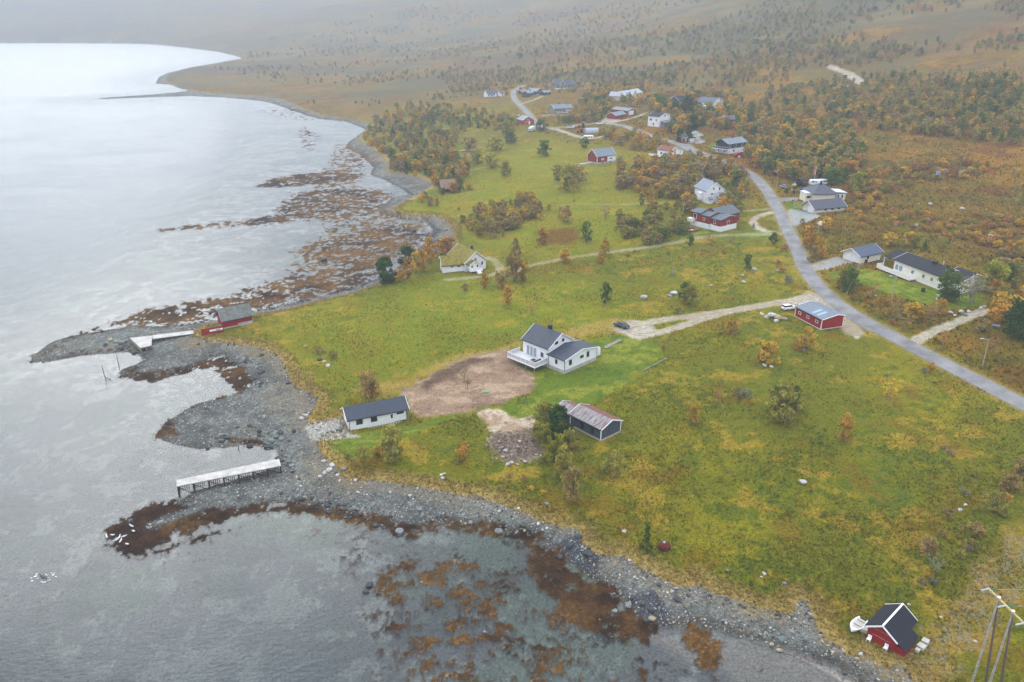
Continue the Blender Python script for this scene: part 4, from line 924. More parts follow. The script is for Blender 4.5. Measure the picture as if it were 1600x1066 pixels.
# dark two-storey
b = B('dark14', 'charcoal_house', 'charcoal two-storey house with white ground floor and grey roof', 'house'); W = b.W; D = 8
ze = b.up(0, 0, 225.0); zr = b.up(0, D/2, 217.5); zm = b.up(0, 0, 233)
b.gable(0, W, 0, D, ze, zr, 'x', wall=darkw, roof=roofg, over=.6, end=1.2, tr=darktrim, found=white, fh=zm)
for k in (.12, .42, .8): b.win('y-', 0, W*k, zm+.5, 1.3, 1.2, trim)
b.win('y-', 0, W*.32, .9, 1.0, .8, darktrim); b.deck(-2.6, -.05, -.3, D, zm, darkw, rails='fl', solid=True, gm_=darkw, posts=[(-2.4, 0), (-2.4, 7)]); b.win('x-', 0, D*.3, .7, .8, 1.6, trim); b.win('x-', 0, D*.75, .7, .8, 1.6, trim); b.chimney(W*.55, D*.5, zr, .6, .6)
# red garage with white door
b = B('gar15', 'red_white_garage', 'red garage with a wide white door in the village', 'garage'); W = b.W
ze = b.up(0, 0, 216.3); zr = b.up(W/2, 0, 212.2); b.gable(0, W, 0, 8, ze, zr, 'y', wall=redh, roof=roofg, over=.3, end=.5); b.door('y-', 0, W*.5, 0, W*.82, ze*.86, trim, name='garage_door', hd=False)
for k in (2.5, 5.5): b.win('x-', 0, k, 1.0, .8, 1.2, trim)
# small white two-storey
b = B('w16', 'white_two_storey_house', 'white two-storey house with black roof and grey porch roof', 'house'); W = b.W
ze = b.up(0, 0, 182.5); zr = b.up(W*.5, 0, 176.8); zr = max(zr, ze+1.6); b.gable(0, W, 0, 8, ze, zr, 'y', roof=roofb, over=.3, end=.3)
b.win('y-', 0, W*.5, ze-.4, .8, .9, darktrim); b.win('x-', 0, 2.2, 3.4, .6, .8, darktrim); b.win('x-', 0, 6, 3.4, 1.1, .9, darktrim); b.win('x-', 0, 4, 1, .6, 1, darktrim)
b.part('porch_roof', MB().quad((W*.1, -2.6, 2.5), (W*1.5, -2.6, 2.5), (W*1.5, 0, 3.3), (W*.1, 0, 3.3), .15), roofg); b.part('porch_wall', MB().box(W*.15, W*1.0, -1.8, -.02, -1, 2.5), greylt); b.part('porch_post', MB().box(W*1.4, W*1.45, -2.4, -2.3, -1, 2.5), trim); b.chimney(W*.5, 5, zr, .7, .6)
# red barn
b = B('barn', 'red_barn', 'red barn with one white bay and grey roof in the open field', 'barn'); W = b.W; D = 7.5
ze = b.up(0, 0, 245.2); zr = b.up(0, D/2, 233.8); zr = max(ze+1.5, zr); b.gable(0, W, 0, D, ze, zr, 'x', wall=redh, roof=roofg, over=.3, end=.3, tr=trim, found=conc, fh=.9)
b.part('white_bay', MB().box(W*.55, W+.01, -.06, -.01, .9, ze-.1), white); b.win('y-', 0, W*.3, 1.9, 1.5, .7, trim, beigew); b.win('y-', -.06, W*.75, 2.0, 1.1, .4, darktrim); b.corners(0, W*.0+.2, 0, D, .9, ze)
for k in (.3, .72): b.win('y-', -.03, W*k, .25, .7, .35, darktrim)
b.part('ramp', MB().box(-7, -.05, 3.5, 5.5, -.4, .35), conc)
# pair of red garages
b = B('rg1', 'long_red_garage', 'long red outbuilding with grey roof on the gravel yard', 'garage'); W = b.W
ze = b.up(0, 0, 181); b.gable(0, W, 0, 7, ze, ze+1.7, 'x', wall=redh, roof=roofg, over=.35, end=.3)
b = B('rg2', 'red_double_garage', 'red garage with bright white door above the gravel yard', 'garage'); W = b.W
ze = b.up(0, 0, 173.4); b.gable(0, W, 0, 13, ze, max(ze+1.2, b.up(W/2, 0, 170.2)), 'y', wall=redh, roof=roofg, over=.4, end=.4); b.door('y-', 0, W*.48, 0, W*.5, 2.6, trim, name='garage_door', hd=False)
# beige house
b = B('beige', 'beige_house', 'beige house with pale grey roof and central gable among birches', 'house'); W = b.W
ze = b.up(0, 0, 149.5); zr = max(ze+1.8, min(b.up(0, 4, 143), ze+2.6)); b.gable(0, W, 0, 8, ze, zr, 'x', wall=beigew, roof=mat('pale_grey_roof', S(168, 172, 180), .6, .1, 1), over=.5, end=.5)
b.gable(-5.5, -.1, 0.8, 9, ze, zr, 'y', wall=beigew, roof=mat('pale_grey_roof', 0), over=.4, end=.4); b.gable(W*.35, W*.6, -1.5, 4, ze, zr, 'y', wall=beigew, roof=mat('pale_grey_roof', 0), over=.4, end=.4); b.chimney(W*.5, 4, zr, .8, .7)
for k in (-4, -2.0): b.win('y-', .8, k, 1, .6, 1.3, trim)
for k in (.15, .75, .9): b.win('y-', 0, W*k, 1, 1.0, 1.2, trim)
# white house upper right
b = B('w20', 'white_hill_house', 'white house with slate roof standing highest among the trees', 'house'); W = b.W
ze = b.up(0, 0, 160.5); zr = ze+2.2; b.gable(0, W, 0, 11, ze, zr, 'y', roof=mat('blue_slate_roof', 0), over=.6, end=.5); b.win('y-', 0, W*.3, 1, .9, 1, darktrim); b.win('y-', 0, W*.7, 3, .9, 1, darktrim); b.part('garage_wing', MB().box(-7.5, -.05, 2, 9, -1, 2.4), white); b.part('terrace', MB().box(-6.5, -.1, -1, 1.9, -1, .9), conc); b.chimney(W*.5, 7, zr, .6, .7)
# grey house by green plot
b = B('grey21', 'weathered_grey_house', 'grey weathered house with slate roof below the cabin road', 'house'); W = b.W
ze = b.up(0, 0, 170); zr = ze+2.4; b.gable(0, W, 0, 8, ze, zr, 'x', wall=greylt, roof=roofg, over=.5, end=.4); b.gable(W-1, W+5.5, 1, 7, ze-.2, zr-.4, 'x', wall=beigew, roof=roofg, over=.4, end=.4); b.chimney(W*.6, 4, zr, .9, .6)
b.deck(1, W*.9, -2.4, -.05, 1.0, greylt, rails='fl', solid=True, gm_=greylt); [b.win('y-', 0, W*k, 1.6, 1.1, 1.2, trim) for k in (.2, .5, .8)]
b = B('red22', 'small_red_house', 'small red gabled house beside the far bend of the road', 'house'); W = b.W
ze = b.up(0, 0, 188.2); b.gable(0, W, 0, 9, ze, ze+2.2, 'y', wall=mat('bright_red_boards', S(168, 56, 58), .7, .12, 1), roof=roofg, over=.4, end=.4); b.win('y-', 0, W*.5, ze-.2, .8, .8, trim); b.win('y-', 0, W*.35, 1, 1, 1, trim); b.door('y-', 0, W*.6, 0, .9, 2, trim)
b = B('cab23', 'black_cabin', 'black cabin with grey roof by the bend of the far road', 'cabin'); W = b.W
ze = b.up(0, 0, 143); b.gable(0, W, 0, 9, ze, ze+1.8, 'y', wall=darkw, roof=roofg, over=.5, end=.5); b.gable(-9, -.1, 1, 7.5, ze-.8, ze+.8, 'x', wall=darkw, roof=roofg, over=.4, end=.3); b.win('y-', 0, W*.3, 1.2, .9, 1.6, trim); b.part('plinth', MB().box(-.3, W+.3, -.8, -.05, -1, .6), conc); b.chimney(-3, 4, ze+.8, .9, .7); b.win('y-', 1, -3, 1.2, 2, 1, trim)
b = B('cab23b', 'black_annex', 'small black annex cabin right of the black cabin', 'cabin'); W = b.W; b.gable(0, W, 0, 5, 2.2, 3.4, 'x', wall=darkw, roof=roofg, over=.3, end=.3); b.win('y-', 0, W*.6, .9, 1.1, .9, trim)
b = B('cab23c', 'black_store', 'tiny black store shed left of the black cabin', 'shed'); W = b.W; b.gable(0, W, 0, 4, 2.0, 3.0, 'x', wall=darkw, roof=roofg, over=.3, end=.3); b.door('y-', 0, W*.5, 0, .8, 1.7, greylt)
b = B('big24', 'large_cabin', 'large grey cabin with steep dormer roofs highest on the heath', 'cabin'); W = b.W
ze = b.up(0, 0, 133.5); b.gable(0, W, 0, 10, ze, ze+3.8, 'x', wall=greylt, roof=roofd, over=.5, end=.5); b.gable(-5, 2, 2, 11, ze+1, ze+4.6, 'y', wall=greylt, roof=roofd, over=.5, end=.5); b.gable(W, W+7, 1, 8, ze-1.5, ze+.6, 'x', wall=beigew, roof=mat('violet_grey_roof', 0), over=.4, end=.4); b.part('terrace', MB().box(-13, -.5, -3, 1, -1.5, .7), crm); [b.win('y-', 0, W*k, 1.2, 1.4, 1.4, trim) for k in (.3, .7)]; b.win('y-', 2, -1.5, ze+.5, 1.6, 1.8, trim)
b = B('far25', 'far_white_house', 'pale house with grey roof farthest left across the heath', 'house'); W = b.W
b.gable(0, W, 0, 8, 3.0, 5.6, 'x', roof=mat('violet_grey_roof', 0), over=.4, end=.4); b.gable(W*.55, W*.75, -2.5, 2, 2.2, 3.4, 'y', roof=mat('violet_grey_roof', 0), over=.3, end=.3); b.chimney(W*.4, 4, 5.6, .9, .7); b.part('terrace', MB().box(-5, W*.5, -4, -.05, -1, .7), greylt); [b.win('y-', 0, W*k, 1, 1, 1.2, darktrim) for k in (.15, .4, .9)]
b = B('far25b', 'far_white_shed', 'small pale shed just right of the far pale house', 'shed'); b.gable(0, b.W, 0, 5, 2.4, 3.6, 'x', roof=mat('violet_grey_roof', 0), over=.3, end=.3); b.door('y-', 0, b.W*.5, 0, .9, 1.8, darktrim)
b = B('dark26', 'navy_house', 'navy house with dark roof behind the tall green trees', 'house'); b.gable(0, b.W+1, 0, 8, 4.6, 7.0, 'x', wall=mat('navy_boards', S(60, 68, 84), .7), roof=roofb, over=.5, end=.5); b.win('y-', 0, b.W*.5, 2.5, 1.1, 1.1, trim)
b = B('dark27', 'hidden_brown_house', 'brown house whose dark roof shows among the trees', 'house'); b.gable(0, b.W, 0, 7, 2.8, 4.8, 'x', wall=mat('brown_boards', S(96, 78, 70), .8), roof=mat('violet_grey_roof', 0), over=.5, end=.4); b.chimney(b.W*.6, 3.5, 4.8, .8, .6); b.win('y-', 0, b.W*.4, 1, 1.1, 1.1, trim)
b = B('brown', 'brown_boathouse', 'brown weathered boathouse with plank roof by the shingle cove', 'boathouse'); W = b.W; ze = b.up(0, 0, 294.5); zr = max(b.up(0, 3.2, 281.5), ze+1.3)
b.gable(0, W, 0, 6.5, ze, zr, 'x', wall=mat('brown_boards', 0), roof=plank, over=.5, end=.5, tr=woodg, boards=False); b.door('y-', 0, W*.3, 0, W*.4, ze*.85, darktrim, woodg, 'boat_door', False)
# small outbuilding behind the red-white garage
def shed(px, py, w, d, h, wall, roof, name, label, rz=0.3, cat='shed'):
    o = P(px, py)[0]; frame['_t'] = (o, rz, w, d); b = B('_t', name, label, cat); b.gable(0, w, 0, d, h, h+w*.22, 'y', wall=wall, roof=roof, over=.25, end=.25, boards=False); b.door('y-', 0, w*.5, 0, min(.9, w*.4), h*.8, trim); return b
shed(1084, 216.5, 5.5, 5, 2.2, cream, roofg, 'white_playhouse', 'small white hut with grey roof behind the red garage', .2)
shed(1088.5, 225, 4.5, 4, 1.8, beigew, roofg, 'garden_store', 'low pale store just right of the red garage', .1)
shed(810, 187, 3.2, 3, 2.2, darkw, roofg, 'dark_hut', 'little dark hut behind the small red house', .3)
shed(1147.5, 247.5, 4.6, 2.2, 1.5, redw, redw, 'red_bin_store', 'low red store box below the charcoal house', .05)
# ---------------------------------------------------------------- piers
def pier(name, label, cs, zt, legs, slats=True):
    """cs: far-left, far-right, near-right, near-left corners of the deck in the photo"""
    q = [Vector((*[float(v) for v in plane(a, b_, zt)], zt)) for a, b_ in cs]
    mid = (q[0]+q[1]+q[2]+q[3])/4; e = tag(empty(name, (mid.x, mid.y, 0)), label, 'pier'); L = [p-Vector((mid.x, mid.y, 0)) for p in q]
    d = MB(); n = int((L[1]-L[0]).length/.16)
    for i in range(n):
        t0, t1 = (i+.04)/n, (i+.96)/n; j = random.uniform(-.05, .05); a, b_ = L[0].lerp(L[1], t0), L[0].lerp(L[1], t1); c, f = L[3].lerp(L[2], t1), L[3].lerp(L[2], t0)
        k = (f-a).normalized()*j; d.quad(tuple(f+k), tuple(c+k), tuple(b_), tuple(a), .06)
    dk = d.build('deck_boards', deckp, e); dk['kind'] = 'stuff'
    for s0, s1 in ((L[0], L[1]), (L[3], L[2])):
        dz = Vector((0, 0, .14)); MB().bar(tuple(s0-dz), tuple(s1-dz), .14, .16).build('beam', woodg, e)
    for i in range(legs):
        t = i/(legs-1); 
        for s0, s1 in ((L[0], L[1]), (L[3], L[2])):
            p = s0.lerp(s1, min(t, .985)+.008); gz = float(grid_z(p.x+mid.x, p.y+mid.y)); 
            if gz < zt-.3: MB().tube((p.x, p.y, gz-.4), (p.x, p.y, zt-.12), .15, .13).build('pile', woodd, e)
    for i in range(legs-1):
        if slats:
            s0, s1 = L[3], L[2]; a, b_ = s0.lerp(s1, (i+.1)/(legs-1)), s0.lerp(s1, (i+.9)/(legs-1)); gz = float(grid_z((a.x+b_.x)/2+mid.x, (a.y+b_.y)/2+mid.y))
            if gz < zt-.9:
                m_ = MB(); k = int((b_-a).length/.34)
                for w in range(k): p = a.lerp(b_, w/k); m_.box(p.x-.05, p.x+.05, p.y-.03, p.y+.03, max(gz+.3, zt-1.1), zt-.2)
                x_ = m_.build('slats', woodd, e); x_['kind'] = 'stuff'; MB().bar((a.x, a.y, zt-.3), (b_.x, b_.y, max(gz+.1, .2)), .1, .1).build('brace', woodd, e)
    return e
deckp = mat('bleached_planks', S(198, 195, 194), .85, .14, .6, c2=S(164, 158, 152), bump=.01, bscale=25)
pier('wooden_pier', 'long bleached wooden pier on dark piles at the shingle point', [(276, 750), (436, 717), (439, 727.5), (276, 760)], 2.15, 8)
e = pier('wooden_jetty', 'grey wooden jetty with wide end platform on the northern spit', [(238, 524.0), (301, 516.2), (303.5, 521.0), (238.5, 529.5)], 1.7, 5, False)
q = [Vector((*[float(v) for v in plane(a, b_, 1.7)], 1.7))-Vector((e.location.x, e.location.y, 0)) for a, b_ in [(203, 527.8), (237.8, 524.4), (236.7, 539.5), (219.5, 543.5)]]
d = MB(); n = 34
for i in range(n):
    t0, t1 = (i+.04)/n, (i+.96)/n; d.quad(tuple(q[3].lerp(q[2], t0)), tuple(q[3].lerp(q[2], t1)), tuple(q[0].lerp(q[1], t1)), tuple(q[0].lerp(q[1], t0)), .07)
x_ = d.build('platform_boards', deckp, e); x_['kind'] = 'stuff'
MB().bar(tuple(q[0]-Vector((0, 0, .55))), tuple(q[3]-Vector((0, 0, .55))), .16, .9).build('platform_side', mat('weathered_yellow_timber', S(150, 142, 116), .85, .2, 2), e)
for p in (q[0], q[3], q[2], (q[2]+q[3])/2): MB().tube((p.x, p.y, -.6), (p.x, p.y, 1.6), .16).build('pile', woodg, e)
MB().bar(tuple(q[3]-Vector((0, 0, .2))), tuple(q[2]-Vector((0, 0, .2))), .14, .25).build('beam', woodg, e)
# mooring stakes in the bay
for (x0, y0, x1, y1, lab) in ((165, 592, 163, 570, 'leaning wooden stake standing in the bright water of the bay'), (187, 578, 184, 553, 'thin wooden stake standing between weed and pool below the jetty'), (373, 703, 372, 696, 'short dark stake at the head of the channel beside the long pier')):
    bx, by = plane(x0, y0, 0); h_ = max(.8, row_z(float(by), y1)); e = tag(empty('stake', (bx, by, -.4)), lab, 'stake'); MB().tube((0, 0, 0), (-.25 if x0 == 165 else 0, 0, h_+.4), .09, .06).build('shaft', woodd, e)
    if x0 == 165: MB().tube((1.9, -.9, .35), (-.1, .1, .8), .07).build('fallen_rail', woodd, e)

# ---------------------------------------------------------------- poles and lines
polem = mat('pole_wood', S(172, 166, 158), .85, .15, 3, c2=S(128, 120, 110)); steel = mat('galvanised_steel', S(180, 184, 188), .45, .1, 3, metal=.3); insul = mat('green_insulator', S(30, 110, 96), .4, .1, 3)
def topz(base, py): return max(row_z(float(base[1]), py)-float(base[2]), 1.5)
def pole(px, py, ty, name, label, cat='power pole', kind='wire', r=.13):
    o = P(px, py)[0]; h = topz(o, ty); e = tag(empty(name, o), label, cat)
    MB().tube((0, 0, -.4), (0, 0, h), r, r*.72).build('shaft', trim if kind == 'flag' else polem, e)
    if kind == 'lamp': MB().bar((0, 0, h-.2), (-1.3, 0, h+.1), .07).build('arm', steel, e); MB().box(-1.9, -1.1, -.16, .16, h+.02, h+.2).build('lamp_head', steel, e)
    elif kind == 'wire': MB().bar((-.7, 0, h-.3), (.7, 0, h-.3), .1).build('crossarm', polem, e); [MB().tube((x, 0, h-.25), (x, 0, h-.02), .06).build('insulator', insul, e) for x in (-.6, .6)]
    elif kind == 'box': MB().box(-.1, .75, -.4, .4, h-1.4, h-.2).build('transformer', trim, e); MB().bar((-.9, 0, h-.1), (.9, 0, h-.1), .1).build('crossarm', polem, e)
    elif kind == 'flag':
        MB().tube((0, 0, h), (0, 0, h+.2), .14).build('finial', trim, e)
        if label.find('pennant') >= 0: MB().box(-.75, -.06, -.02, .02, h-2.6, h-.6).build('pennant', mat('pennant_cloth', S(190, 120, 120), .8), e)
    return o, h, e
PO = {}
for k, a in {'a': (1065.5, 355, 317, 'power_pole', 'tall power pole standing left of the red house with white basement'), 'b': (1095.5, 299, 263, 'power_pole', 'tall power pole just left of the half-hidden white house'), 'c': (1192.5, 269, 245, 'power_pole', 'power pole in the birches right of the road below the village'),
          'd': (1050.5, 432, 411, 'power_pole', 'short grey pole alone in the middle of the heathery meadow'), 'g': (1012, 237, 216, 'power_pole', 'power pole between the red barn and the red-tiled house'), 'h': (1112.5, 192, 177, 'power_pole', 'pole below the highest white house in the trees'),
          'i': (1096, 229, 218, 'power_pole', 'pole right of the small red garage'), 'j': (1138.5, 246, 229, 'power_pole', 'dark pole in front of the charcoal house')}.items():
    PO[k] = pole(a[0], a[1], a[2], a[3], a[4])
for a in ((1164, 326, 300, 'thin street lamp beside the tree of the half-hidden white house'), (1212.5, 295, 268, 'street lamp by the road above the parked blue car'), (1240, 327, 297, 'street lamp on the small lawn left of the cream garage'), (1535, 572, 530, 'street lamp standing on the verge at the right edge'), (1392, 477, 432, 'street lamp pole standing below the bungalow lawn'), (1183, 236, 211, 'street lamp hidden among the roadside birches')):
    pole(a[0], a[1], a[2], 'street_lamp', a[3], 'street lamp', 'lamp')
pole(1277.5, 366, 345, 'transformer_pole', 'short pole with white transformer box right of the road', 'power pole', 'box')
pole(1271.5, 288, 262, 'flagpole', 'white flagpole with pennant behind the cream house', 'flagpole', 'flag', .08)
pole(1470, 432, 409, 'flagpole', 'white flagpole standing before the bungalow roof', 'flagpole', 'flag', .08)
# A-pole at the junction
o1, o2 = P(1322, 459.4)[0], P(1335.5, 456)[0]; h = topz(o2, 413); e = tag(empty('strutted_pole', o2), 'power pole with slanting strut beside the bush at the junction', 'power pole'); r_ = o1-o2
MB().tube((0, 0, -.3), (0, 0, h), .14, .1).build('shaft', polem, e); MB().tube((r_[0], r_[1], r_[2]-.3), (0, 0, h*.9), .12, .09).build('strut', polem, e); MB().bar((-1, 0, h-.2), (1, 0, h-.2), .1).build('crossarm', polem, e)
# double pole on the hill
o1 = P(1467, 281)[0]; h = topz(o1, 263); e = tag(empty('double_pole', o1), 'small double pole with pale box up on the heath', 'power pole')
for x in (0, 1.6): MB().tube((x, 0, -.3), (x, 0, h), .13).build('shaft', polem, e)
MB().bar((-1.0, 0, h-.4), (2.6, 0, h-.4), .14).build('crossarm', polem, e); MB().box(-1.6, -.2, -.4, .4, h-2.6, h-1.2).build('transformer', mat('pale_box', S(150, 156, 176), .6), e)
# big A-frame line at the lower right corner: two A frames under one crossarm
def vat(px, py, z): x, y = plane(px, py, z); return Vector((float(x), float(y), z))
gz = float(P(1535, 1055)[0][2]); zt = gz+13.2
tA, tB = vat(1561, 934, zt), vat(1583, 955.5, zt); mid = (tA+tB)/2; e = tag(empty('power_pylon', (mid.x, mid.y, gz)), 'timber power pylon of two A-shaped pole pairs under one crossarm', 'pylon')
g_ = Vector((mid.x, mid.y, gz)); d_ = (tB-tA); d_.z = 0; ax = d_.normalized()
for t, bs in ((tA, ((1519, 1066), (1540, 1066))), (tB, ((1545, 1072), (1563, 1074)))):
    for i, (bx, by) in enumerate(bs):
        f = vat(bx, by, gz+.3*0); k = (t-f); f2 = f-k*.03
        MB().tube(tuple(f2-g_), tuple(t-g_), .16, .11).build('leg', polem if i == 0 else mat('tarred_pole', S(104, 92, 82), .85), e)
cA, cB = tA-ax*1.9-g_, tB+ax*1.9-g_; cA.z -= .15; cB.z -= .15; MB().bar(tuple(cA), tuple(cB), .16, .2).build('crossarm', mat('yellow_timber', S(196, 176, 128), .8), e)
wend = []
for k in (.02, .5, .98):
    p = cA.lerp(cB, k); s_ = Vector((-ax.y, ax.x, 0)); 
    for sg in (1, -1): MB().tube(tuple(p), tuple(p+s_*sg*1.0+Vector((0, 0, -.12))), .1).build('insulator', insul if sg > 0 else steel, e)
    wend.append(p+g_-s_*1.0)
for t in (tA, tB): MB().tube(tuple(t-g_), tuple(t-g_+Vector((0, 0, .12))), .2).build('pole_cap', trim, e)
# three conductors running off to the right
for i, p in enumerate(wend):
    w = MB(); far = p+Vector((80, 8, -2))
    pts = [p.lerp(far, t)-Vector((0, 0, 3.*4*t*(1-t)*.4)) for t in np.linspace(0, 1, 10)]
    for a_, b_ in zip(pts[:-1], pts[1:]): w.tube(tuple(a_-pts[0]), tuple(b_-pts[0]), .018, n=4)
    o = w.build('power_line', steel); o.location = pts[0]; tag(o, ('nearest', 'middle', 'farthest')[2-i]+' of three thin wires leaving the timber pylon', 'wire')

# ---------------------------------------------------------------- vehicles, boats, small things
rub = mat('tyre_rubber', S(28, 28, 30), .9); carg = mat('car_glass', S(40, 46, 54), .1, .05, 1, spec=.8); lampr = mat('tail_lamp', S(150, 24, 22), .3); lampw = mat('head_lamp', S(220, 222, 226), .2)
def car(px, py, rz, L, name, label, c, hatch=False, cat='car', tall=1.42, loc=None):
    o = P(px, py)[0] if loc is None else loc; e = tag(empty(name, (o[0], o[1], o[2]+.02), rz), label, cat); m = mat('paint_%d_%d_%d' % c, S(*c), .25, .06, 1, spec=.6); w = .9; x = L/2
    def ring(xx, z0, z1, hw): return [(xx, -hw, z0), (xx, -hw*1.03, (z0+z1)/2), (xx, -hw*.9, z1), (xx, hw*.9, z1), (xx, hw*1.03, (z0+z1)/2), (xx, hw, z0)]
    MB().loft([ring(-x, .35, .78, w*.86), ring(-x*.93, .25, .92, w*.97), ring(-x*.5, .22, .95, w), ring(x*.3, .22, .93, w), ring(x*.75, .22, .84, w*.96), ring(x*.97, .28, .68, w*.86), ring(x, .38, .6, w*.74)]).build('body', m, e, True)
    rx0, rx1 = (-x*.93 if hatch else -x*.70), x*.38
    MB().loft([[(rx0, -w*.86, .9), (rx0, w*.86, .9), (rx1, w*.86, .9), (rx1, -w*.86, .9)], [(rx0+.45 if not hatch else rx0+.15, -w*.68, tall-.04), (rx0+.45 if not hatch else rx0+.15, w*.68, tall-.04), (rx1-.75, w*.68, tall-.04), (rx1-.75, -w*.68, tall-.04)]]).build('windows', carg, e)
    MB().box(rx0+.42 if not hatch else rx0+.12, rx1-.72, -w*.69, w*.69, tall-.05, tall).build('roof', m, e)
    for sx in (-x*.62, x*.64):
        for sy in (-w+.05, w-.05):
            wh = MB().tube((sx, sy-.11, .32), (sx, sy+.11, .32), .32, n=14).build('wheel', rub, e); MB().tube((sx, sy-.125, .32), (sx, sy+.125, .32), .19, n=10).build('rim', steel, wh)
    for sy in (-.62, .62):
        MB().box(-x-.02, -x+.08, sy-.2, sy+.2, .66, .8).build('tail_light', lampr, e); MB().box(x-.12, x+.0, sy-.2, sy+.2, .52, .66).build('headlight', lampw, e); MB().box(rx1-.35, rx1-.15, sy*1.5-.08, sy*1.5+.08, .95, 1.08).build('mirror', m, e)
    MB().box(-x-.03, -x, -.26, .26, .5, .62).build('number_plate', lampw, e)
    return e
car(970.5, 511, R(128), 4.6, 'black_sedan', 'black sedan parked where the gravel track meets the grass', (30, 32, 38))
car(1233, 483.5, R(20), 4.3, 'white_car', 'white car standing on the gravel just behind the red garage', (226, 228, 232), True)
car(1223.5, 293.5, R(95), 4.4, 'blue_car', 'blue-grey car parked on grass by the street lamp', (110, 130, 150), True)
car(892, 201, R(160), 4.6, 'silver_car', 'silver car on the far yard left of the orange tractor', (170, 176, 190), True)
car(899, 199, R(170), 4.6, 'white_pickup', 'white car behind the silver car on the far yard', (222, 224, 228), True)
car(935, 189.5, R(80), 5.0, 'grey_van', 'grey van with white roof on the gravel yard', (120, 126, 136), True, 'van', 2.0)
car(937, 194.5, R(10), 4.5, 'pale_car', 'pale low car parked beside the grey van', (226, 226, 226), False)
def caravan(px, py, rz, L, name, label, c=(224, 226, 230), h=2.5, cat='caravan', cab=False):
    o = P(px, py)[0]; e = tag(empty(name, o, rz), label, cat); m = mat('paint_%d_%d_%d' % c, S(*c), .35, .05, 1); x = L/2; w = 1.15
    r = lambda k, z0, z1: [(k, -w, z0), (k, -w, z1-.2), (k, -w+.2, z1), (k, w-.2, z1), (k, w, z1-.2), (k, w, z0)]
    MB().loft([r(-x, .7, h-.7), r(-x+.3, .5, h), r(x-.5, .5, h), r(x, .7, h-.9)]).build('body', m, e)
    for k in (-.5, .1, .6): MB().box(x*k-.45, x*k+.45, -w-.03, -w+.01, 1.3, 1.9).build('window', carg, e)
    MB().box(x-.18, x+.03, -.8, .8, 1.0, 1.55).build('front_window', carg, e)
    for sy in (-w+.12, w-.12):
        for sx in ((-x*.1,) if not cab else (-x*.55, x*.65)): MB().tube((sx, sy-.12, .34), (sx, sy+.12, .34), .34, n=12).build('wheel', rub, e)
    MB().bar((x-.1, 0, .5), (x+1.1, 0, .45), .12).build('drawbar', steel, e)
    return e
caravan(831, 205, R(-112), 6.5, 'motorhome', 'white motorhome parked beside the small red house', cab=True, cat='motorhome', h=2.9)
caravan(919.5, 218.5, R(-8), 6.0, 'caravan', 'white caravan parked below the grey arched shelter')
caravan(1011, 157, R(5), 7.0, 'large_caravan', 'white caravan standing right of the beige house', h=2.9)
caravan(1273, 289.5, R(0), 4.6, 'small_caravan', 'white caravan behind the flagpole of the cream house', h=2.3)
caravan(1283.5, 289, R(20), 4.6, 'camper_trailer', 'white trailer right of the caravan behind the cream house', h=2.3)
def tractor(px, py, rz, name, label, c, s=1.):
    o = P(px, py)[0]; e = tag(empty(name, o, rz), label, 'tractor'); e.scale = (s, s, s); m = mat('paint_%d_%d_%d' % c, S(*c), .5, .1, 1)
    MB().box(-.2, 1.9, -.45, .45, .8, 1.5).build('bonnet', m, e); cb = MB().box(-1.3, -.2, -.7, .7, 1.5, 2.5).build('cab_glass', carg, e); MB().box(-1.4, -.1, -.8, .8, 2.5, 2.62).build('cab_roof', m, cb); MB().box(-1.3, -.2, -.6, .6, .7, 1.5).build('body', m, e)
    for sy in (-.75, .75): MB().tube((-.8, sy-.2, .8), (-.8, sy+.2, .8), .8, n=14).build('rear_wheel', rub, e); MB().tube((1.4, sy-.15, .5), (1.4, sy+.15, .5), .5, n=12).build('front_wheel', rub, e)
    MB().bar((1.5, 0, .9), (3.0, 0, .6), .3, .2).build('loader_arm', m, e); MB().box(2.9, 3.6, -.9, .9, .3, .9).build('bucket', m, e)
tractor(909, 199.5, R(170), 'orange_tractor', 'orange tractor on the far yard above the arched shelter', (206, 112, 50), 1.2)
tractor(906.5, 207.5, R(185), 'red_tractor', 'red machine left of the grey arched shelter', (176, 60, 50))
tractor(1252, 291.5, R(-60), 'black_excavator', 'black excavator standing left of the cream house', (44, 42, 36), 1.25)
# arched shelter
o = P(914, 208.5)[0]; e = tag(empty('arched_shelter', o, R(8)), 'grey arched fabric shelter on the far yard', 'shelter'); m_ = MB(); rg = []
for x in (0, 8): rg.append([(x, 3.2*math.cos(a), 3.2*math.sin(a)) for a in np.linspace(0, math.pi, 13)])
m_.loft(rg).build('cover', mat('grey_tarpaulin', S(160, 168, 184), .6), e); MB().loft([[(x, 2.9*math.cos(a), 2.9*math.sin(a)) for a in np.linspace(0, math.pi, 11)] for x in (8.01, 8.06)]).build('end_panel', mat('dark_tarpaulin', S(92, 98, 108), .7), e)
# covered things, boats on land
blue = mat('blue_tarpaulin', S(40, 150, 190), .6, .1, 2); bluec = mat('blue_hull', S(70, 110, 170), .5)
def mound(px, py, rx, ry, h, m, name, label, cat):
    o = P(px, py)[0]; e = tag(empty(name, o, random.uniform(-.4, .4)), label, cat); rg = []
    for t in (0, .35, .7, .93): 
        k = math.cos(t*math.pi/2); rg.append([(rx*k*math.cos(a)*(1+.12*math.sin(3*a)), ry*k*math.sin(a)*(1+.1*math.cos(2*a)), h*math.sin(t*math.pi/2)-.1) for a in np.linspace(0, 2*math.pi, 12, endpoint=False)])
    MB().loft(rg).build('cover', m, e, True); return e
mound(730, 247.5, 2.6, 1.8, 1.5, blue, 'tarpaulin_stack', 'cyan tarpaulin-covered heap in the green field', 'tarpaulin')
mound(1244, 290, 1.8, 1.2, 1.0, mat('pale_rock', S(180, 172, 160), .9), 'covered_heap', 'low pale covered heap between the blue car and the excavator', 'heap')
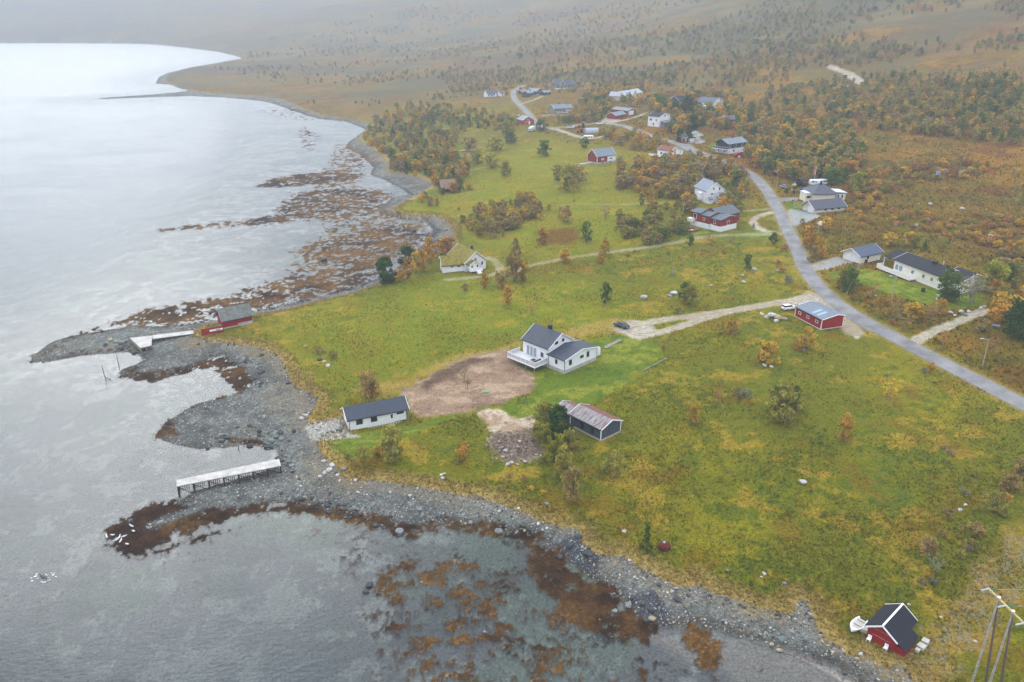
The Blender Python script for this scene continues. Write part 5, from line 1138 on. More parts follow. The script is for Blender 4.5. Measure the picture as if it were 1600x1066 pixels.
mound(951, 213.5, 2.6, 1.2, .9, bluec, 'blue_covered_boat', 'small blue covered boat right of the arched shelter', 'boat')
mound(1082.5, 359.5, 1.3, .8, .9, mat('dark_cover', S(44, 44, 50), .8), 'covered_grill', 'small dark covered heap on the lawn left of the red house', 'grill')
p = P(1083, 361.5)[0]; dinghy((p[0], p[1], p[2]+.1), R(10), 5.0, 1.6, 'red_kayak', 'long red and white kayak on the lawn left of the red house', mat('kayak_red', S(190, 90, 84), .5), trim, 'kayak')
for (px, py, L, rz, lab) in ((727, 236.5, 5, .1, 'white upturned boat in the green field beyond the cyan heap'), (738, 235.5, 4, .5, 'second white boat right of the upturned one in the green field'), (797, 208.5, 4.5, .2, 'small boat left of the white motorhome'), (968, 222, 5, .05, 'white boat lying in grass left of the orange thicket')):
    p = P(px, py)[0]; dinghy((p[0], p[1], p[2]+.1), rz, L, 1.8, 'white_boat', lab, trim, crm)
# playground swing, satellite lid, barrel, posts, boards
o = P(816, 634)[0]; e = tag(empty('swing_frame', o, R(30)), 'small dark A-frame swing on the lawn above the rubble', 'swing')
for sx in (-.9, .9):
    for sy in (-.8, .8): MB().tube((sx, sy, 0), (sx, 0, 2.2), .05).build('leg', woodd, e)
MB().tube((-1, 0, 2.2), (1, 0, 2.2), .05).build('crossbar', woodd, e); MB().box(-.25, .25, -.15, .15, .5, .56).build('swing_seat', woodd, e)
for x in (-.22, .22): MB().tube((x, 0, .55), (x, 0, 2.2), .015).build('rope', woodd, e)
def disc(px, py, r, h, m, name, label, cat): o = P(px, py)[0]; e = tag(empty(name, o), label, cat); MB().tube((0, 0, -.1), (0, 0, h), r, r*.9, 14).build('body', m, e); MB().tube((0, 0, h), (0, 0, h+.06), r*.6, r*.3, 12).build('cap', m, e)
disc(760, 613.5, .65, .35, mat('green_lid', S(120, 150, 120), .6), 'septic_lid', 'round green septic lid in the bare soil', 'lid'); disc(1366, 463.5, .6, .35, mat('bright_green_lid', S(90, 180, 130), .6), 'green_lid', 'round green lid in the scrub below the bungalow', 'lid')
o = P(1038, 857)[0]; e = tag(empty('rusty_mine', o), 'round rusty-red iron mine half at the shore meadow', 'iron buoy'); rg = []
for z_, r in ((-.1, .9), (.3, 1.0), (.7, .9), (1.0, .6), (1.12, .3)): rg.append([(r*math.cos(a), r*math.sin(a), z_) for a in np.linspace(0, 2*math.pi, 16, endpoint=False)])
e['label'] = 'round rusty red iron buoy lying in the shore meadow'; MB().loft(rg).build('shell', mat('rusty_iron', S(96, 34, 26), .8, .3, 3), e, True); MB().tube((-.1, 0, 1.1), (-.1, 0, 1.25), .25, .2).build('cap', mat('pale_box', 0), e)
e = tag(empty('timber_beam', P(1022, 570)[0]), 'long pale beam lying on the meadow below the track', 'beam'); a_, c_ = P(1003, 581)[0], P(1041, 561)[0]; l_ = np.array(e.location)
MB().bar(tuple(a_-l_+np.array([0, 0, .18])), tuple(c_-l_+np.array([0, 0, .18])), .15, .14).build('beam_body', greylt, e)
o = P(1464, 468)[0]; e = tag(empty('white_post', o), 'white garden post beside the round green tree', 'post'); MB().box(-.2, .2, -.2, .2, 0, 1.1).build('shaft', trim, e); MB().box(-.3, .3, -.3, .3, 1.1, 1.25).build('cap', trim, e)
for (px, py, lab) in ((1442, 456, 'small dark planter on the bungalow lawn'), (1352.5, 411, 'dark bin beside the white garage wall')):
    o = P(px, py)[0]; e = tag(empty('bin', o), lab, 'bin'); MB().box(-.35, .35, -.35, .35, 0, .95).build('bin_body', mat('bin_green', S(30, 44, 36), .6), e); MB().box(-.4, .4, -.4, .4, .95, 1.05).build('lid', mat('bin_green', 0), e)
# person walking on the road
def person(px, py, lab, c1, c2):
    o = P(px, py)[0]; e = tag(empty('person', (o[0], o[1], o[2]+.2)), lab, 'person')
    rg = lambda z, rx, ry, x=0, y=0: [(x+rx*math.cos(a), y+ry*math.sin(a), z) for a in np.linspace(0, 2*math.pi, 10, endpoint=False)]
    MB().loft([rg(.8, .17, .12), rg(1.0, .16, .11), rg(1.25, .2, .12), rg(1.42, .19, .11), rg(1.48, .07, .07), rg(1.54, .06, .06), rg(1.6, .09, .1), rg(1.7, .095, .11), rg(1.78, .05, .06)]).build('torso', mat('coat_%d' % c1[0], S(*c1), .9), e, True)
    for s in (-1, 1):
        MB().loft([rg(0, .05, .09, s*.1, s*.22), rg(.1, .05, .06, s*.1, s*.18), rg(.45, .06, .07, s*.09, s*.08), rg(.85, .09, .1, s*.09, 0)]).build('leg', mat('trousers', S(*c2), .9), e, True)
        MB().loft([rg(.78, .03, .04, s*.27, -s*.12), rg(1.1, .04, .05, s*.25, -s*.04), rg(1.4, .06, .06, s*.2, 0)]).build('arm', mat('coat_%d' % c1[0], 0), e, True)
person(1167, 277, 'person in dark clothing walking on the road near the bend', (50, 54, 66), (40, 42, 50))
person(1170, 277.5, 'second person in grey walking beside the first on the road', (98, 96, 100), (52, 52, 60))
# gulls on the weed point
gullm = mat('gull_white', S(232, 234, 236), .7); gullw = mat('gull_wing', S(150, 156, 164), .7)
for i, (px, py) in enumerate([(167, 840), (181, 846), (184, 843), (187, 841), (189, 847), (195, 840), (199, 852), (206, 824), (209, 832), (176, 838)]):
    x, y = plane(px, py, .1); e = tag(empty('gull', (x, y, max(float(grid_z(x, y)), 0)), random.uniform(0, 6)), 'white gull on the dark weed point, '+('leftmost of the flock', 'second from the left', 'third from the left', 'fourth from the left', 'fifth from the left', 'sixth from the left', 'seventh from the left', 'farthest from the flock', 'second farthest from the flock', 'just behind the leftmost gull')[[0, 3, 4, 5, 6, 1, 2, 7, 8, 9].index(i) if i < 7 else i], 'gull', 'gulls resting on the weed point'); e.scale = (1.5,)*3
    ring = lambda xx, r, z: [(xx, r*math.cos(a), z+r*math.sin(a)) for a in np.linspace(0, 2*math.pi, 8, endpoint=False)]
    MB().loft([ring(-.3, .02, .16), ring(-.15, .07, .17), ring(.05, .1, .18), ring(.18, .06, .24), ring(.24, .05, .3), ring(.31, .045, .31), ring(.36, .01, .3)]).build('body', gullm, e, True)
    for s in (-1, 1): MB().quad((-.32, s*.05, .2), (-.3, s*.1, .2), (.08, s*.12, .2), (.08, s*.06, .27), .02).build('wing', gullw, e); MB().box(-.01, .01, s*.03-.008, s*.03+.008, 0, .12).build('leg', woodd, e)
    MB().box(.35, .41, -.01, .01, .285, .3).build('beak', mat('beak_yellow', S(200, 160, 60), .6), e)
# diver breaking the surface with a little splash
x, y = plane(68, 902, 0); e = tag(empty('seal', (x, y, 0), R(150)), 'dark seal surfacing in a ring of ripples near the left edge', 'seal')
rg = lambda xx, r, z: [(xx, r*math.cos(a), z+r*.8*math.sin(a)) for a in np.linspace(0, 2*math.pi, 10, endpoint=False)]
MB().loft([rg(-1.0, .05, -.1), rg(-.6, .2, -.05), rg(-.1, .3, 0), rg(.35, .24, .06), rg(.6, .17, .16), rg(.85, .15, .22), rg(1.0, .08, .2), rg(1.08, .03, .18)]).build('body', mat('seal_skin', S(70, 74, 80), .35), e, True)
for s in (-1, 1): MB().quad((.0, s*.25, .02), (.25, s*.25, .02), (.05, s*.55, -.05), (-.1, s*.5, -.05), .04).build('flipper', mat('seal_skin', 0), e)
foam = MB()
for i in range(20):
    a = random.uniform(0, 6.28); r = random.uniform(.5, 1.9); s = random.uniform(.05, .16); foam.box(r*math.cos(a)-s, r*math.cos(a)+s, .7*r*math.sin(a)-s*.6, .7*r*math.sin(a)+s*.6, -.02, .05)
fo_ = foam.build('splash', trim); fo_.location = (x, y, 0); fo_['kind'] = 'stuff'
# ---------------------------------------------------------------- foliage
def leaf_mat(name, far=False):
    m, n, l = nodes(name); out = n.new('ShaderNodeOutputMaterial'); d = n.new('ShaderNodeBsdfDiffuse'); t = n.new('ShaderNodeBsdfTranslucent'); mx = n.new('ShaderNodeMixShader'); mx.inputs[0].default_value = .38
    if far: oc = n.new('ShaderNodeAttribute'); oc.attribute_type = 'INSTANCER'; oc.attribute_name = 'tint'; src = oc.outputs['Color']
    else: oc = n.new('ShaderNodeObjectInfo'); src = oc.outputs['Color']
    a = n.new('ShaderNodeAttribute'); a.attribute_name = 'shade'; vm = n.new('ShaderNodeVectorMath'); vm.operation = 'MULTIPLY'; l.new(src, vm.inputs[0]); l.new(a.outputs['Color'], vm.inputs[1])
    l.new(vm.outputs[0], d.inputs[0]); l.new(vm.outputs[0], t.inputs[0]); l.new(d.outputs[0], mx.inputs[1]); l.new(t.outputs[0], mx.inputs[2]); l.new(mx.outputs[0], out.inputs[0]); return m
LM, LF = leaf_mat('leaves'), leaf_mat('far_leaves', True)
bark = mat('pale_bark', S(150, 142, 132), .9, .3, 6, c2=S(84, 76, 66)); bark2 = mat('dark_bark', S(84, 72, 60), .9, .3, 6)
def crown_mesh(kind, seed, n=900, leaf=.05):
    """unit-height crown of many small leaf faces gathered in clumps"""
    g = np.random.default_rng(seed)
    nc = {'birch': 46, 'shrub': 56, 'dense': 64, 'spruce': 60, 'bare': 44, 'low': 34}[kind]
    a = g.uniform(0, 2*math.pi, nc)
    if kind == 'birch': z = g.uniform(.12, .95, nc); rad = .25*np.sin(np.clip((z-.02)/1.0, 0, 1)*math.pi)**.6*g.uniform(.2, 1.2, nc)+.02; cs = .09
    elif kind == 'bare': z = g.uniform(.3, .95, nc); rad = .34*np.sqrt(np.clip(z-.15, .05, 1))*g.uniform(.5, 1.1, nc); cs = .07; n = int(n*.45); leaf *= .7
    elif kind == 'shrub': z = g.uniform(.12, .9, nc); rad = .50*np.sqrt(np.clip(1-(z*1.0)**2.2, .05, 1))*g.uniform(.25, 1.12, nc); cs = .11
    elif kind == 'low': z = g.uniform(.2, .8, nc); rad = .75*np.sqrt(np.clip(1-z**2, .05, 1))*g.uniform(.2, 1.1, nc); cs = .15
    elif kind == 'dense': z = g.uniform(.1, .93, nc); q = (z-.5)/.48; rad = .37*np.sqrt(np.clip(1-q*q, .03, 1))*g.uniform(.3, 1.05, nc); cs = .125
    else: z = g.uniform(.06, .96, nc); rad = .24*(1.02-z)*g.uniform(.5, 1.1, nc); cs = .055
    cx, cy_ = rad*np.cos(a), rad*np.sin(a); szc = cs*g.uniform(.6, 1.35, nc); pick = g.integers(0, nc, n)
    d = g.normal(size=(n, 3)); d /= np.linalg.norm(d, axis=1)[:, None]; rr = g.uniform(.35, 1, n)**.6
    c = np.stack([cx[pick], cy_[pick], z[pick]], 1)+d*(szc[pick]*rr)[:, None]*np.array([1, 1, .85]); c[:, 2] = np.maximum(c[:, 2], .03)
    u = g.normal(size=(n, 3)); u /= np.linalg.norm(u, axis=1)[:, None]; w = np.cross(u, d+g.normal(size=(n, 3))*.5); w /= np.linalg.norm(w, axis=1)[:, None]+1e-9
    s = leaf*g.uniform(.55, 1.25, n)[:, None]; Vv = np.stack([c-u*s*.5, c+w*s*.42, c+u*s*.5, c-w*s*.42], 1).reshape(-1, 3)
    me = np_mesh('crown', Vv, np.arange(4*n).reshape(n, 4), False)
    cl = g.uniform(.62, 1.32, nc)[pick]*g.uniform(.8, 1.2, n); hue = (g.uniform(-1, 1, nc)[pick]*.10+g.uniform(-.08, .08, n))
    add_attr(me, 'shade', np.stack([cl*(1+hue), cl*(1-.25*hue), cl*(1-hue*.5)], 1), 'FLOAT_COLOR', 'FACE'); me.materials.append(LM)
    t = MB(); r0 = .012 if kind in ('birch', 'bare', 'spruce') else .010
    stems = 1 if kind in ('spruce', 'dense') else (3 if kind in ('birch', 'bare') else 6)
    for i in range(stems):
        aa = a[i]; k = .05 if stems > 1 else 0; b0 = (k*math.cos(aa), k*math.sin(aa), -.05); k2 = rad[i]*.6 if stems > 1 else 0; top = (k2*math.cos(aa), k2*math.sin(aa), z[i] if stems > 1 else .8)
        t.tube(b0, top, r0, r0*.3, 6)
        for j in range(3):
            q = g.integers(0, nc); f = .35+.15*j; p = tuple(b0[x]+(top[x]-b0[x])*f for x in range(3)); t.tube(p, (cx[q]*.9, cy_[q]*.9, z[q]), r0*.4, r0*.12, 4)
    tm = bpy.data.meshes.new('trunk'); tm.from_pydata(t.v, [], t.f); tm.materials.append(bark if kind in ('birch', 'bare') else bark2)
    return me, tm
PR = {k: [crown_mesh(k, s*7+len(k), n_, lf) for s in range(nv)] for k, nv, n_, lf in (('birch', 5, 900, .085), ('shrub', 5, 1500, .082), ('dense', 2, 2200, .07), ('spruce', 2, 1300, .06), ('bare', 2, 1300, .06), ('low', 3, 900, .11))}
COL0 = {'orange': S(166, 128, 52), 'golden': S(168, 140, 50), 'olive': S(132, 126, 60), 'brown': S(138, 118, 72), 'russet': S(150, 112, 70), 'green': S(82, 98, 42), 'dark green': S(54, 76, 34), 'grey': S(126, 114, 92), 'sage': S(112, 116, 92), 'yellow-green': S(128, 128, 40)}
COL = {k: v*1.4 for k, v in COL0.items()}
# (base x, base y, height px, width px, kind, colour) read off the photograph
TREES = [
 (579,620,44,34,'shrub','brown'),(583,618,18,20,'low','orange'),(613,722,60,30,'birch','olive'),(568,724,28,30,'low','olive'),(590,712,20,24,'low','golden'),(724,719,28,18,'birch','orange'),(729,608,30,20,'bare','brown'),
 (873,684,50,44,'dense','dark green'),(850,668,42,38,'shrub','olive'),(848,694,36,36,'shrub','yellow-green'),(880,748,52,38,'shrub','olive'),(893,782,56,36,'shrub','brown'),(890,704,34,32,'shrub','olive'),(868,722,46,42,'shrub','yellow-green'),(958,742,40,38,'shrub','olive'),
 (1221,662,66,62,'shrub','olive'),(1228,640,44,44,'shrub','green'),(1163,623,18,30,'low','sage'),(1150,618,14,18,'low','brown'),(1083,660,30,24,'shrub','golden'),(1122,632,36,13,'bare','russet'),(1318,692,48,15,'birch','orange'),(1387,627,36,30,'bare','golden'),(1200,568,36,36,'shrub','golden'),(1191,566,28,20,'shrub','russet'),(1258,545,36,30,'shrub','golden'),(1247,549,16,20,'low','orange'),(1453,583,20,14,'low','orange'),(1444,583,10,12,'low','sage'),
 (1009,864,46,19,'spruce','green'),(1140,524,30,20,'shrub','golden'),(1147,524,30,15,'bare','russet'),(1036,548,14,10,'low','russet'),(947,474,32,13,'birch','green'),(1077,476,34,28,'shrub','olive'),(1070,470,30,20,'birch','green'),(1060,490,12,20,'low','olive'),
 (604,443,42,36,'dense','dark green'),(635,415,32,30,'dense','dark green'),(626,440,20,14,'birch','orange'),(638,434,32,13,'birch','orange'),(651,428,36,13,'birch','golden'),(661,424,36,13,'birch','orange'),(672,412,42,16,'birch','orange'),(690,398,26,14,'birch','orange'),(702,396,26,18,'birch','russet'),
 (804,440,52,30,'shrub','brown'),(818,438,36,18,'birch','golden'),(783,450,30,22,'shrub','brown'),(757,450,24,11,'birch','orange'),(727,455,14,14,'low','brown'),(793,477,30,14,'birch','orange'),(831,492,20,13,'bare','russet'),(806,400,30,16,'shrub','brown'),
 (889,300,48,34,'shrub','olive'),(871,286,30,14,'birch','olive'),(905,286,30,26,'shrub','brown'),(916,378,34,22,'shrub','green'),(848,382,28,16,'birch','orange'),(884,347,24,22,'shrub','brown'),(883,410,22,14,'birch','orange'),(945,398,26,14,'birch','golden'),(939,412,18,11,'birch','orange'),
 (946,344,24,16,'bare','grey'),(970,342,16,10,'bare','brown'),(1167,425,28,11,'birch','green'),(1142,330,26,16,'bare','brown'),(1208,383,20,11,'birch','green'),(1226,390,10,14,'low','russet'),(1167,409,14,11,'low','orange'),(1223,426,12,14,'low','russet'),(1232,441,12,18,'low','sage'),(1215,418,16,8,'low','russet'),
 (1078,385,20,14,'shrub','green'),(1142,385,26,20,'bare','olive'),(1110,382,18,20,'bare','russet'),(1177,357,8,6,'spruce','green'),
 (1480,470,50,36,'dense','green'),(1325,456,40,28,'dense','green'),(1314,450,30,14,'birch','orange'),(1518,475,46,44,'bare','grey'),(1548,455,50,44,'shrub','yellow-green'),(1562,500,42,22,'birch','golden'),(1556,508,40,20,'birch','orange'),(1582,502,40,24,'birch','golden'),(1595,500,34,20,'birch','orange'),(1588,530,64,44,'dense','dark green'),(1530,520,24,26,'bare','brown'),(1575,440,30,20,'shrub','green'),
 (1282,400,30,16,'shrub','golden'),(1262,388,36,20,'birch','orange'),(1270,410,28,18,'shrub','brown'),(1285,405,20,16,'low','orange'),(1288,360,22,16,'birch','golden'),
 (1412,515,22,24,'bare','brown'),(1425,500,26,24,'birch','golden'),(1455,502,30,24,'bare','russet'),(1468,494,28,22,'shrub','orange'),(1400,500,30,18,'bare','brown'),(1388,495,26,14,'bare','brown'),(1362,470,30,14,'bare','russet'),(1402,480,20,10,'bare','brown'),
 (1550,550,26,18,'bare','russet'),(1472,540,22,12,'bare','russet'),
 (1390,420,0,0,'low','brown'),(1390,385,22,16,'birch','golden'),(1429,387,20,10,'birch','yellow-green'),(1418,386,24,14,'birch','golden'),(1444,392,16,10,'spruce','green'),
 (1576,765,26,30,'shrub','brown'),(1552,800,34,30,'shrub','olive'),(1570,786,18,18,'low','orange'),(1520,838,26,36,'low','brown'),(1448,868,30,26,'shrub','brown'),(1460,895,26,22,'bare','sage'),(1453,907,14,12,'low','orange'),(1440,912,10,14,'low','grey'),(1595,745,26,30,'shrub','brown'),(1458,912,12,18,'low','sage'),(1480,808,16,20,'low','brown'),(1500,872,18,16,'low','olive'),(1590,700,0,0,'low','brown'),
 (485,605,28,24,'bare','brown'),(520,560,16,20,'low','olive'),(498,552,12,22,'low','brown'),
 (1204,500,0,0,'low','brown'),(1130,240,0,0,'low','brown'),
 (1073,184,36,22,'dense','dark green'),(1084,204,28,16,'dense','dark green'),(1075,224,30,16,'spruce','dark green'),(1062,222,22,14,'dense','dark green'),(1033,172,26,22,'dense','green'),(1055,180,22,18,'dense','dark green'),
 (1252,302,9,8,'dense','green'),(1241,302,12,9,'dense','green'),(1229,302,8,7,'dense','green'),(1300,288,26,30,'dense','green'),(1283,278,22,16,'dense','dark green'),(1316,284,24,22,'shrub','green'),(1340,300,34,30,'shrub','yellow-green'),
 (683,322,14,8,'birch','golden'),(660,316,14,9,'birch','orange'),(664,310,12,7,'birch','green'),(672,322,16,14,'shrub','brown'),(708,302,18,14,'birch','orange'),(719,300,22,12,'shrub','green'),(733,298,14,9,'birch','orange'),(692,305,12,8,'birch','green'),
 (846,205,20,20,'shrub','green'),(792,212,26,22,'shrub','olive'),(790,275,24,16,'birch','olive'),(768,262,26,28,'shrub','olive'),(745,255,24,24,'shrub','olive'),(850,245,26,18,'birch','green'),(797,225,20,20,'shrub','green'),(735,236,24,30,'shrub','brown'),(913,232,18,12,'birch','green'),(775,235,24,30,'shrub','olive'),(745,282,0,0,'low','brown'),
]
# regions: outline, count, (min, max) height m, kinds, colours
REG = [
 ([(562,212),(600,262),(612,272),(645,280),(668,290),(716,292),(738,262),(700,238),(735,205),(700,180),(620,178),(580,190)], 300, (3.5, 7), ('birch', 'birch', 'shrub'), ('orange', 'golden', 'olive', 'olive', 'brown', 'olive', 'green', 'grey')),
 ([(722,350),(728,372),(760,372),(800,362),(840,345),(846,325),(830,312),(780,318),(740,332)], 60, (4, 6.5), ('shrub', 'birch', 'shrub'), ('brown', 'olive', 'brown', 'golden', 'brown')),
 ([(965,345),(960,370),(1000,388),(1060,385),(1075,355),(1040,340),(1000,345)], 46, (3.5, 6), ('shrub', 'shrub', 'birch'), ('olive', 'brown', 'olive', 'green')),
 ([(1000,320),(1005,345),(1045,350),(1085,340),(1090,318),(1060,300),(1040,300)], 26, (4, 6.5), ('birch', 'shrub'), ('brown', 'olive', 'olive', 'orange')),
 ([(968,262),(966,296),(1010,308),(1050,312),(1095,312),(1098,285),(1150,275),(1165,285),(1160,268),(1145,258),(1110,252),(1060,252),(1020,256)], 150, (4, 7.5), ('birch', 'birch', 'shrub', 'birch'), ('brown', 'olive', 'orange', 'brown', 'golden', 'grey')),
 ([(1118,330),(1122,300),(1150,285),(1168,290),(1165,325),(1145,335)], 20, (5, 8), ('shrub', 'birch', 'birch'), ('olive', 'brown', 'olive', 'green', 'orange')),
 ([(1165,245),(1180,262),(1210,282),(1255,284),(1300,280),(1345,268),(1350,235),(1320,200),(1250,190),(1180,200),(1150,215)], 330, (4, 7.5), ('birch', 'birch', 'shrub'), ('olive', 'golden', 'brown', 'green', 'orange', 'olive')),
 ([(1050,210),(1100,200),(1150,205),(1175,190),(1150,150),(1080,148),(1040,150),(1000,140),(985,150),(1020,175),(1045,200)], 210, (4, 8), ('birch', 'birch', 'shrub', 'dense'), ('olive', 'brown', 'golden', 'green', 'orange')),
 ([(870,195),(930,192),(955,178),(965,160),(1000,170),(990,140),(930,140),(905,160),(895,178)], 110, (3.5, 7), ('birch', 'shrub'), ('olive', 'green', 'brown', 'golden')),
 ([(925,205),(1010,212),(1055,228),(1030,232),(1000,238),(960,225),(940,215)], 60, (3, 6), ('birch', 'shrub'), ('brown', 'orange', 'olive', 'golden')),
 ([(600,178),(740,200),(800,212),(812,195),(790,180),(700,165),(620,165)], 130, (3, 5.5), ('birch', 'shrub'), ('brown', 'olive', 'green', 'golden')),
 ([(1150,190),(1340,200),(1600,230),(1600,120),(1400,115),(1200,140)], 520, (3, 6.5), ('birch', 'birch', 'shrub'), ('olive', 'brown', 'green', 'olive', 'golden')),
 ([(1320,285),(1350,330),(1400,300),(1450,285),(1520,280),(1560,262),(1500,248),(1420,255),(1350,275)], 150, (1.6, 4), ('shrub', 'low', 'birch'), ('orange', 'golden', 'russet', 'olive')),
 ([(1325,310),(1330,345),(1345,360),(1390,345),(1370,315)], 26, (1.5, 3.5), ('low', 'shrub'), ('orange', 'golden', 'brown')),
 ([(1390,330),(1385,350),(1440,360),(1500,375),(1600,400),(1600,340),(1540,330),(1480,345),(1450,335)], 110, (1.2, 3.2), ('low', 'shrub', 'low'), ('russet', 'orange', 'russet', 'golden', 'olive')),
 ([(1560,400),(1555,440),(1545,480),(1600,480),(1600,395)], 30, (3, 6), ('birch', 'shrub'), ('orange', 'brown', 'olive', 'golden')),
 ([(1480,690),(1420,800),(1440,860),(1500,900),(1600,860),(1600,690),(1560,720)], 16, (.8, 2), ('low', 'bare'), ('brown', 'olive', 'grey')),
 ([(1230,370),(1262,420),(1300,420),(1310,380),(1280,350),(1240,350)], 12, (1.5, 3.2), ('low', 'shrub'), ('orange', 'golden', 'brown')),
 ([(1290,455),(1330,480),(1400,520),(1440,535),(1460,500),(1440,490),(1380,465),(1310,445)], 26, (1, 2.8), ('low', 'bare'), ('brown', 'orange', 'olive', 'russet')),
 ([(940,395),(1070,392),(1200,375),(1215,420),(1120,440),(960,430),(830,430),(870,410)], 18, (.6, 1.8), ('low', 'bare'), ('brown', 'olive', 'russet')),
 ([(700,330),(900,300),(960,330),(900,350),(860,380),(830,390),(780,380)], 16, (1.5, 3.5), ('shrub', 'birch', 'low'), ('brown', 'olive', 'golden')),
 ([(520,700),(560,725),(640,745),(760,770),(860,790),(870,760),(780,735),(650,710),(560,700)], 16, (.5, 1.3), ('low',), ('olive', 'brown', 'golden')),
]
HILL = [  # far heath and mountainside
 ([(460,160),(620,175),(800,130),(800,60),(600,60),(400,105)], 1100, (2, 4.2)), ([(800,130),(1150,150),(1600,120),(1600,20),(1100,0),(800,20)], 2300, (2.5, 5.5)),
 ([(300,100),(420,130),(600,70),(800,20),(700,0),(420,60)], 500, (3, 6)), ([(1150,0),(1600,20),(1640,-60),(800,-60),(820,0)], 900, (3, 6)), ([(1360,180),(1600,250),(1640,120),(1400,120)], 350, (2.5, 5)),
 ([(560,165),(800,150),(990,140),(940,100),(640,120)], 420, (1.5, 3.2)), ([(950,120),(1300,120),(1400,180),(1350,215),(1250,200),(1000,145)], 500, (1.5, 3.2)), ([(1340,200),(1600,230),(1600,340),(1400,260)], 160, (1, 2.4))]
cand = []
def sample(pts, n, g):
    p = np.array(pts, float); lo, hi = p.min(0), p.max(0); o = np.zeros((0, 2))
    while len(o) < n: q = g.uniform(lo, hi, (n*3, 2)); o = np.vstack([o, q[inside(q[:, 0], q[:, 1], p)]])
    return o[:n]
clear = [(tuple(f[0][:2]+np.array([math.cos(f[1])*f[2]/2-math.sin(f[1])*f[3]/2, math.sin(f[1])*f[2]/2+math.cos(f[1])*f[3]/2])), math.hypot(f[2], f[3])/2+.6) for f in frame.values()]
def ok(x, y, m=0.):
    if any((x-c[0])**2+(y-c[1])**2 < (r+m)**2 for c, r in clear): return False
    r = math.hypot(x, y); th = math.atan2(x, y); i = min(max(int(np.searchsorted(rs, r)), 0), NR-1); j = int(min(max((th-TH0)/(TH1-TH0)*(NT-1), 0), NT-1))
    return rsd[i, j] < -1.2 and GRV[i, j] < -.3 and SG[i, j] > .6
gt = np.random.default_rng(3)
for (px, py, hp, wpx, kind, c) in TREES:
    if hp < 5: continue
    o = P(px, py)[0]; h = max(row_z(float(o[1]), py-hp)-float(o[2]), .4); D_ = math.sqrt(o[0]**2+o[1]**2+(CAMZ-o[2])**2)
    wid = {'birch': .5, 'bare': .62, 'shrub': 1.08, 'dense': .84, 'spruce': .46, 'low': 1.6}[kind]; w = wpx*D_/FPX
    cand.append([o, h, w/(wid*h), kind, c, hp*1.3+100, True])
for pts, n, (h0, h1), kinds, cols_ in REG:
    n = int(n*(1.5 if n > 90 else 1.15)); q = sample(pts, n, gt); W_ = P(q[:, 0], q[:, 1])
    for k in range(n):
        if not ok(W_[k, 0], W_[k, 1]): continue
        kd = kinds[gt.integers(len(kinds))]; c = cols_[gt.integers(len(cols_))]; h = gt.uniform(h0, h1)*.9*(.8 if kd in ('shrub', 'low') else 1.)
        D_ = math.hypot(W_[k, 0], W_[k, 1]); cand.append([W_[k], h, gt.uniform(.85, 1.2), kd, c, h*FPX/D_, False])
hillc = []
for pts, n, (h0, h1) in HILL:
    q = sample(pts, int(n*1.6), gt); W_ = P(q[:, 0], q[:, 1]); dn = fbm(W_[:, 0], W_[:, 1], 120, 3, 201)
    for k in range(len(q)):
        if W_[k, 2] < .8 or dn[k] < gt.uniform(.38, .56) or not ok(W_[k, 0], W_[k, 1]): continue
        hillc.append([W_[k], gt.uniform(h0, h1), gt.uniform(.8, 1.1), ('birch', 'shrub')[int(gt.random() < .3)], ('olive', 'brown', 'green', 'olive', 'brown', 'grey')[gt.integers(6)], 0, False])
cand.sort(key=lambda t: -t[5]); near_t = cand[:296]; far_t = cand[296:]+hillc
LMK = []
for o in list(bpy.data.objects):
    if o.parent is None and o.get('label') and o.get('category') in ('house', 'outbuilding', 'shed', 'garage', 'boathouse', 'barn', 'cabin'):
        LMK.append((o.name.split('.')[0].replace('_', ' '), Vector(o.location)))
for (px, py, nm_) in ((885, 600, 'soil plot'), (800, 700, 'rubble heap'), (1150, 500, 'gravel track'), (1256, 438, 'road junction'), (1480, 570, 'straight road'), (1520, 510, 'dirt track'), (1550, 980, 'timber pylon'), (1251, 753, 'white field boulder'), (780, 345, 'brown thicket'), (1050, 432, 'lone meadow pole'), (490, 545, 'meadow hollow'), (640, 250, 'shore wood'), (1467, 281, 'double pole'), (1430, 340, 'heath slope'), (1010, 365, 'olive thicket'), (1040, 285, 'birch belt'), (1204, 497, 'quarry stone heap')):
    LMK.append((nm_, Vector(P(px, py)[0])))
ORD = ['', 'second', 'third', 'fourth', 'fifth', 'sixth', 'seventh', 'eighth', 'ninth', 'tenth', 'eleventh', 'twelfth', 'thirteenth', 'fourteenth', 'fifteenth', 'sixteenth', 'seventeenth', 'eighteenth', 'nineteenth', 'twentieth']
def relation(p):
    best = min(LMK, key=lambda q: (q[1]-p).length); v = p-best[1]; d = v.length; f = Vector((best[1].x, best[1].y, 0)).normalized(); r = Vector((f.y, -f.x, 0)); a, b_ = v.dot(f), v.dot(r)
    if abs(a) > abs(b_)*1.6: s = 'behind' if a > 0 else 'in front of'
    elif abs(b_) > abs(a)*1.6: s = 'right of' if b_ > 0 else 'left of'
    else: s = ('behind and ' if a > 0 else 'in front and ')+('right of' if b_ > 0 else 'left of')
    return best[0], s, d
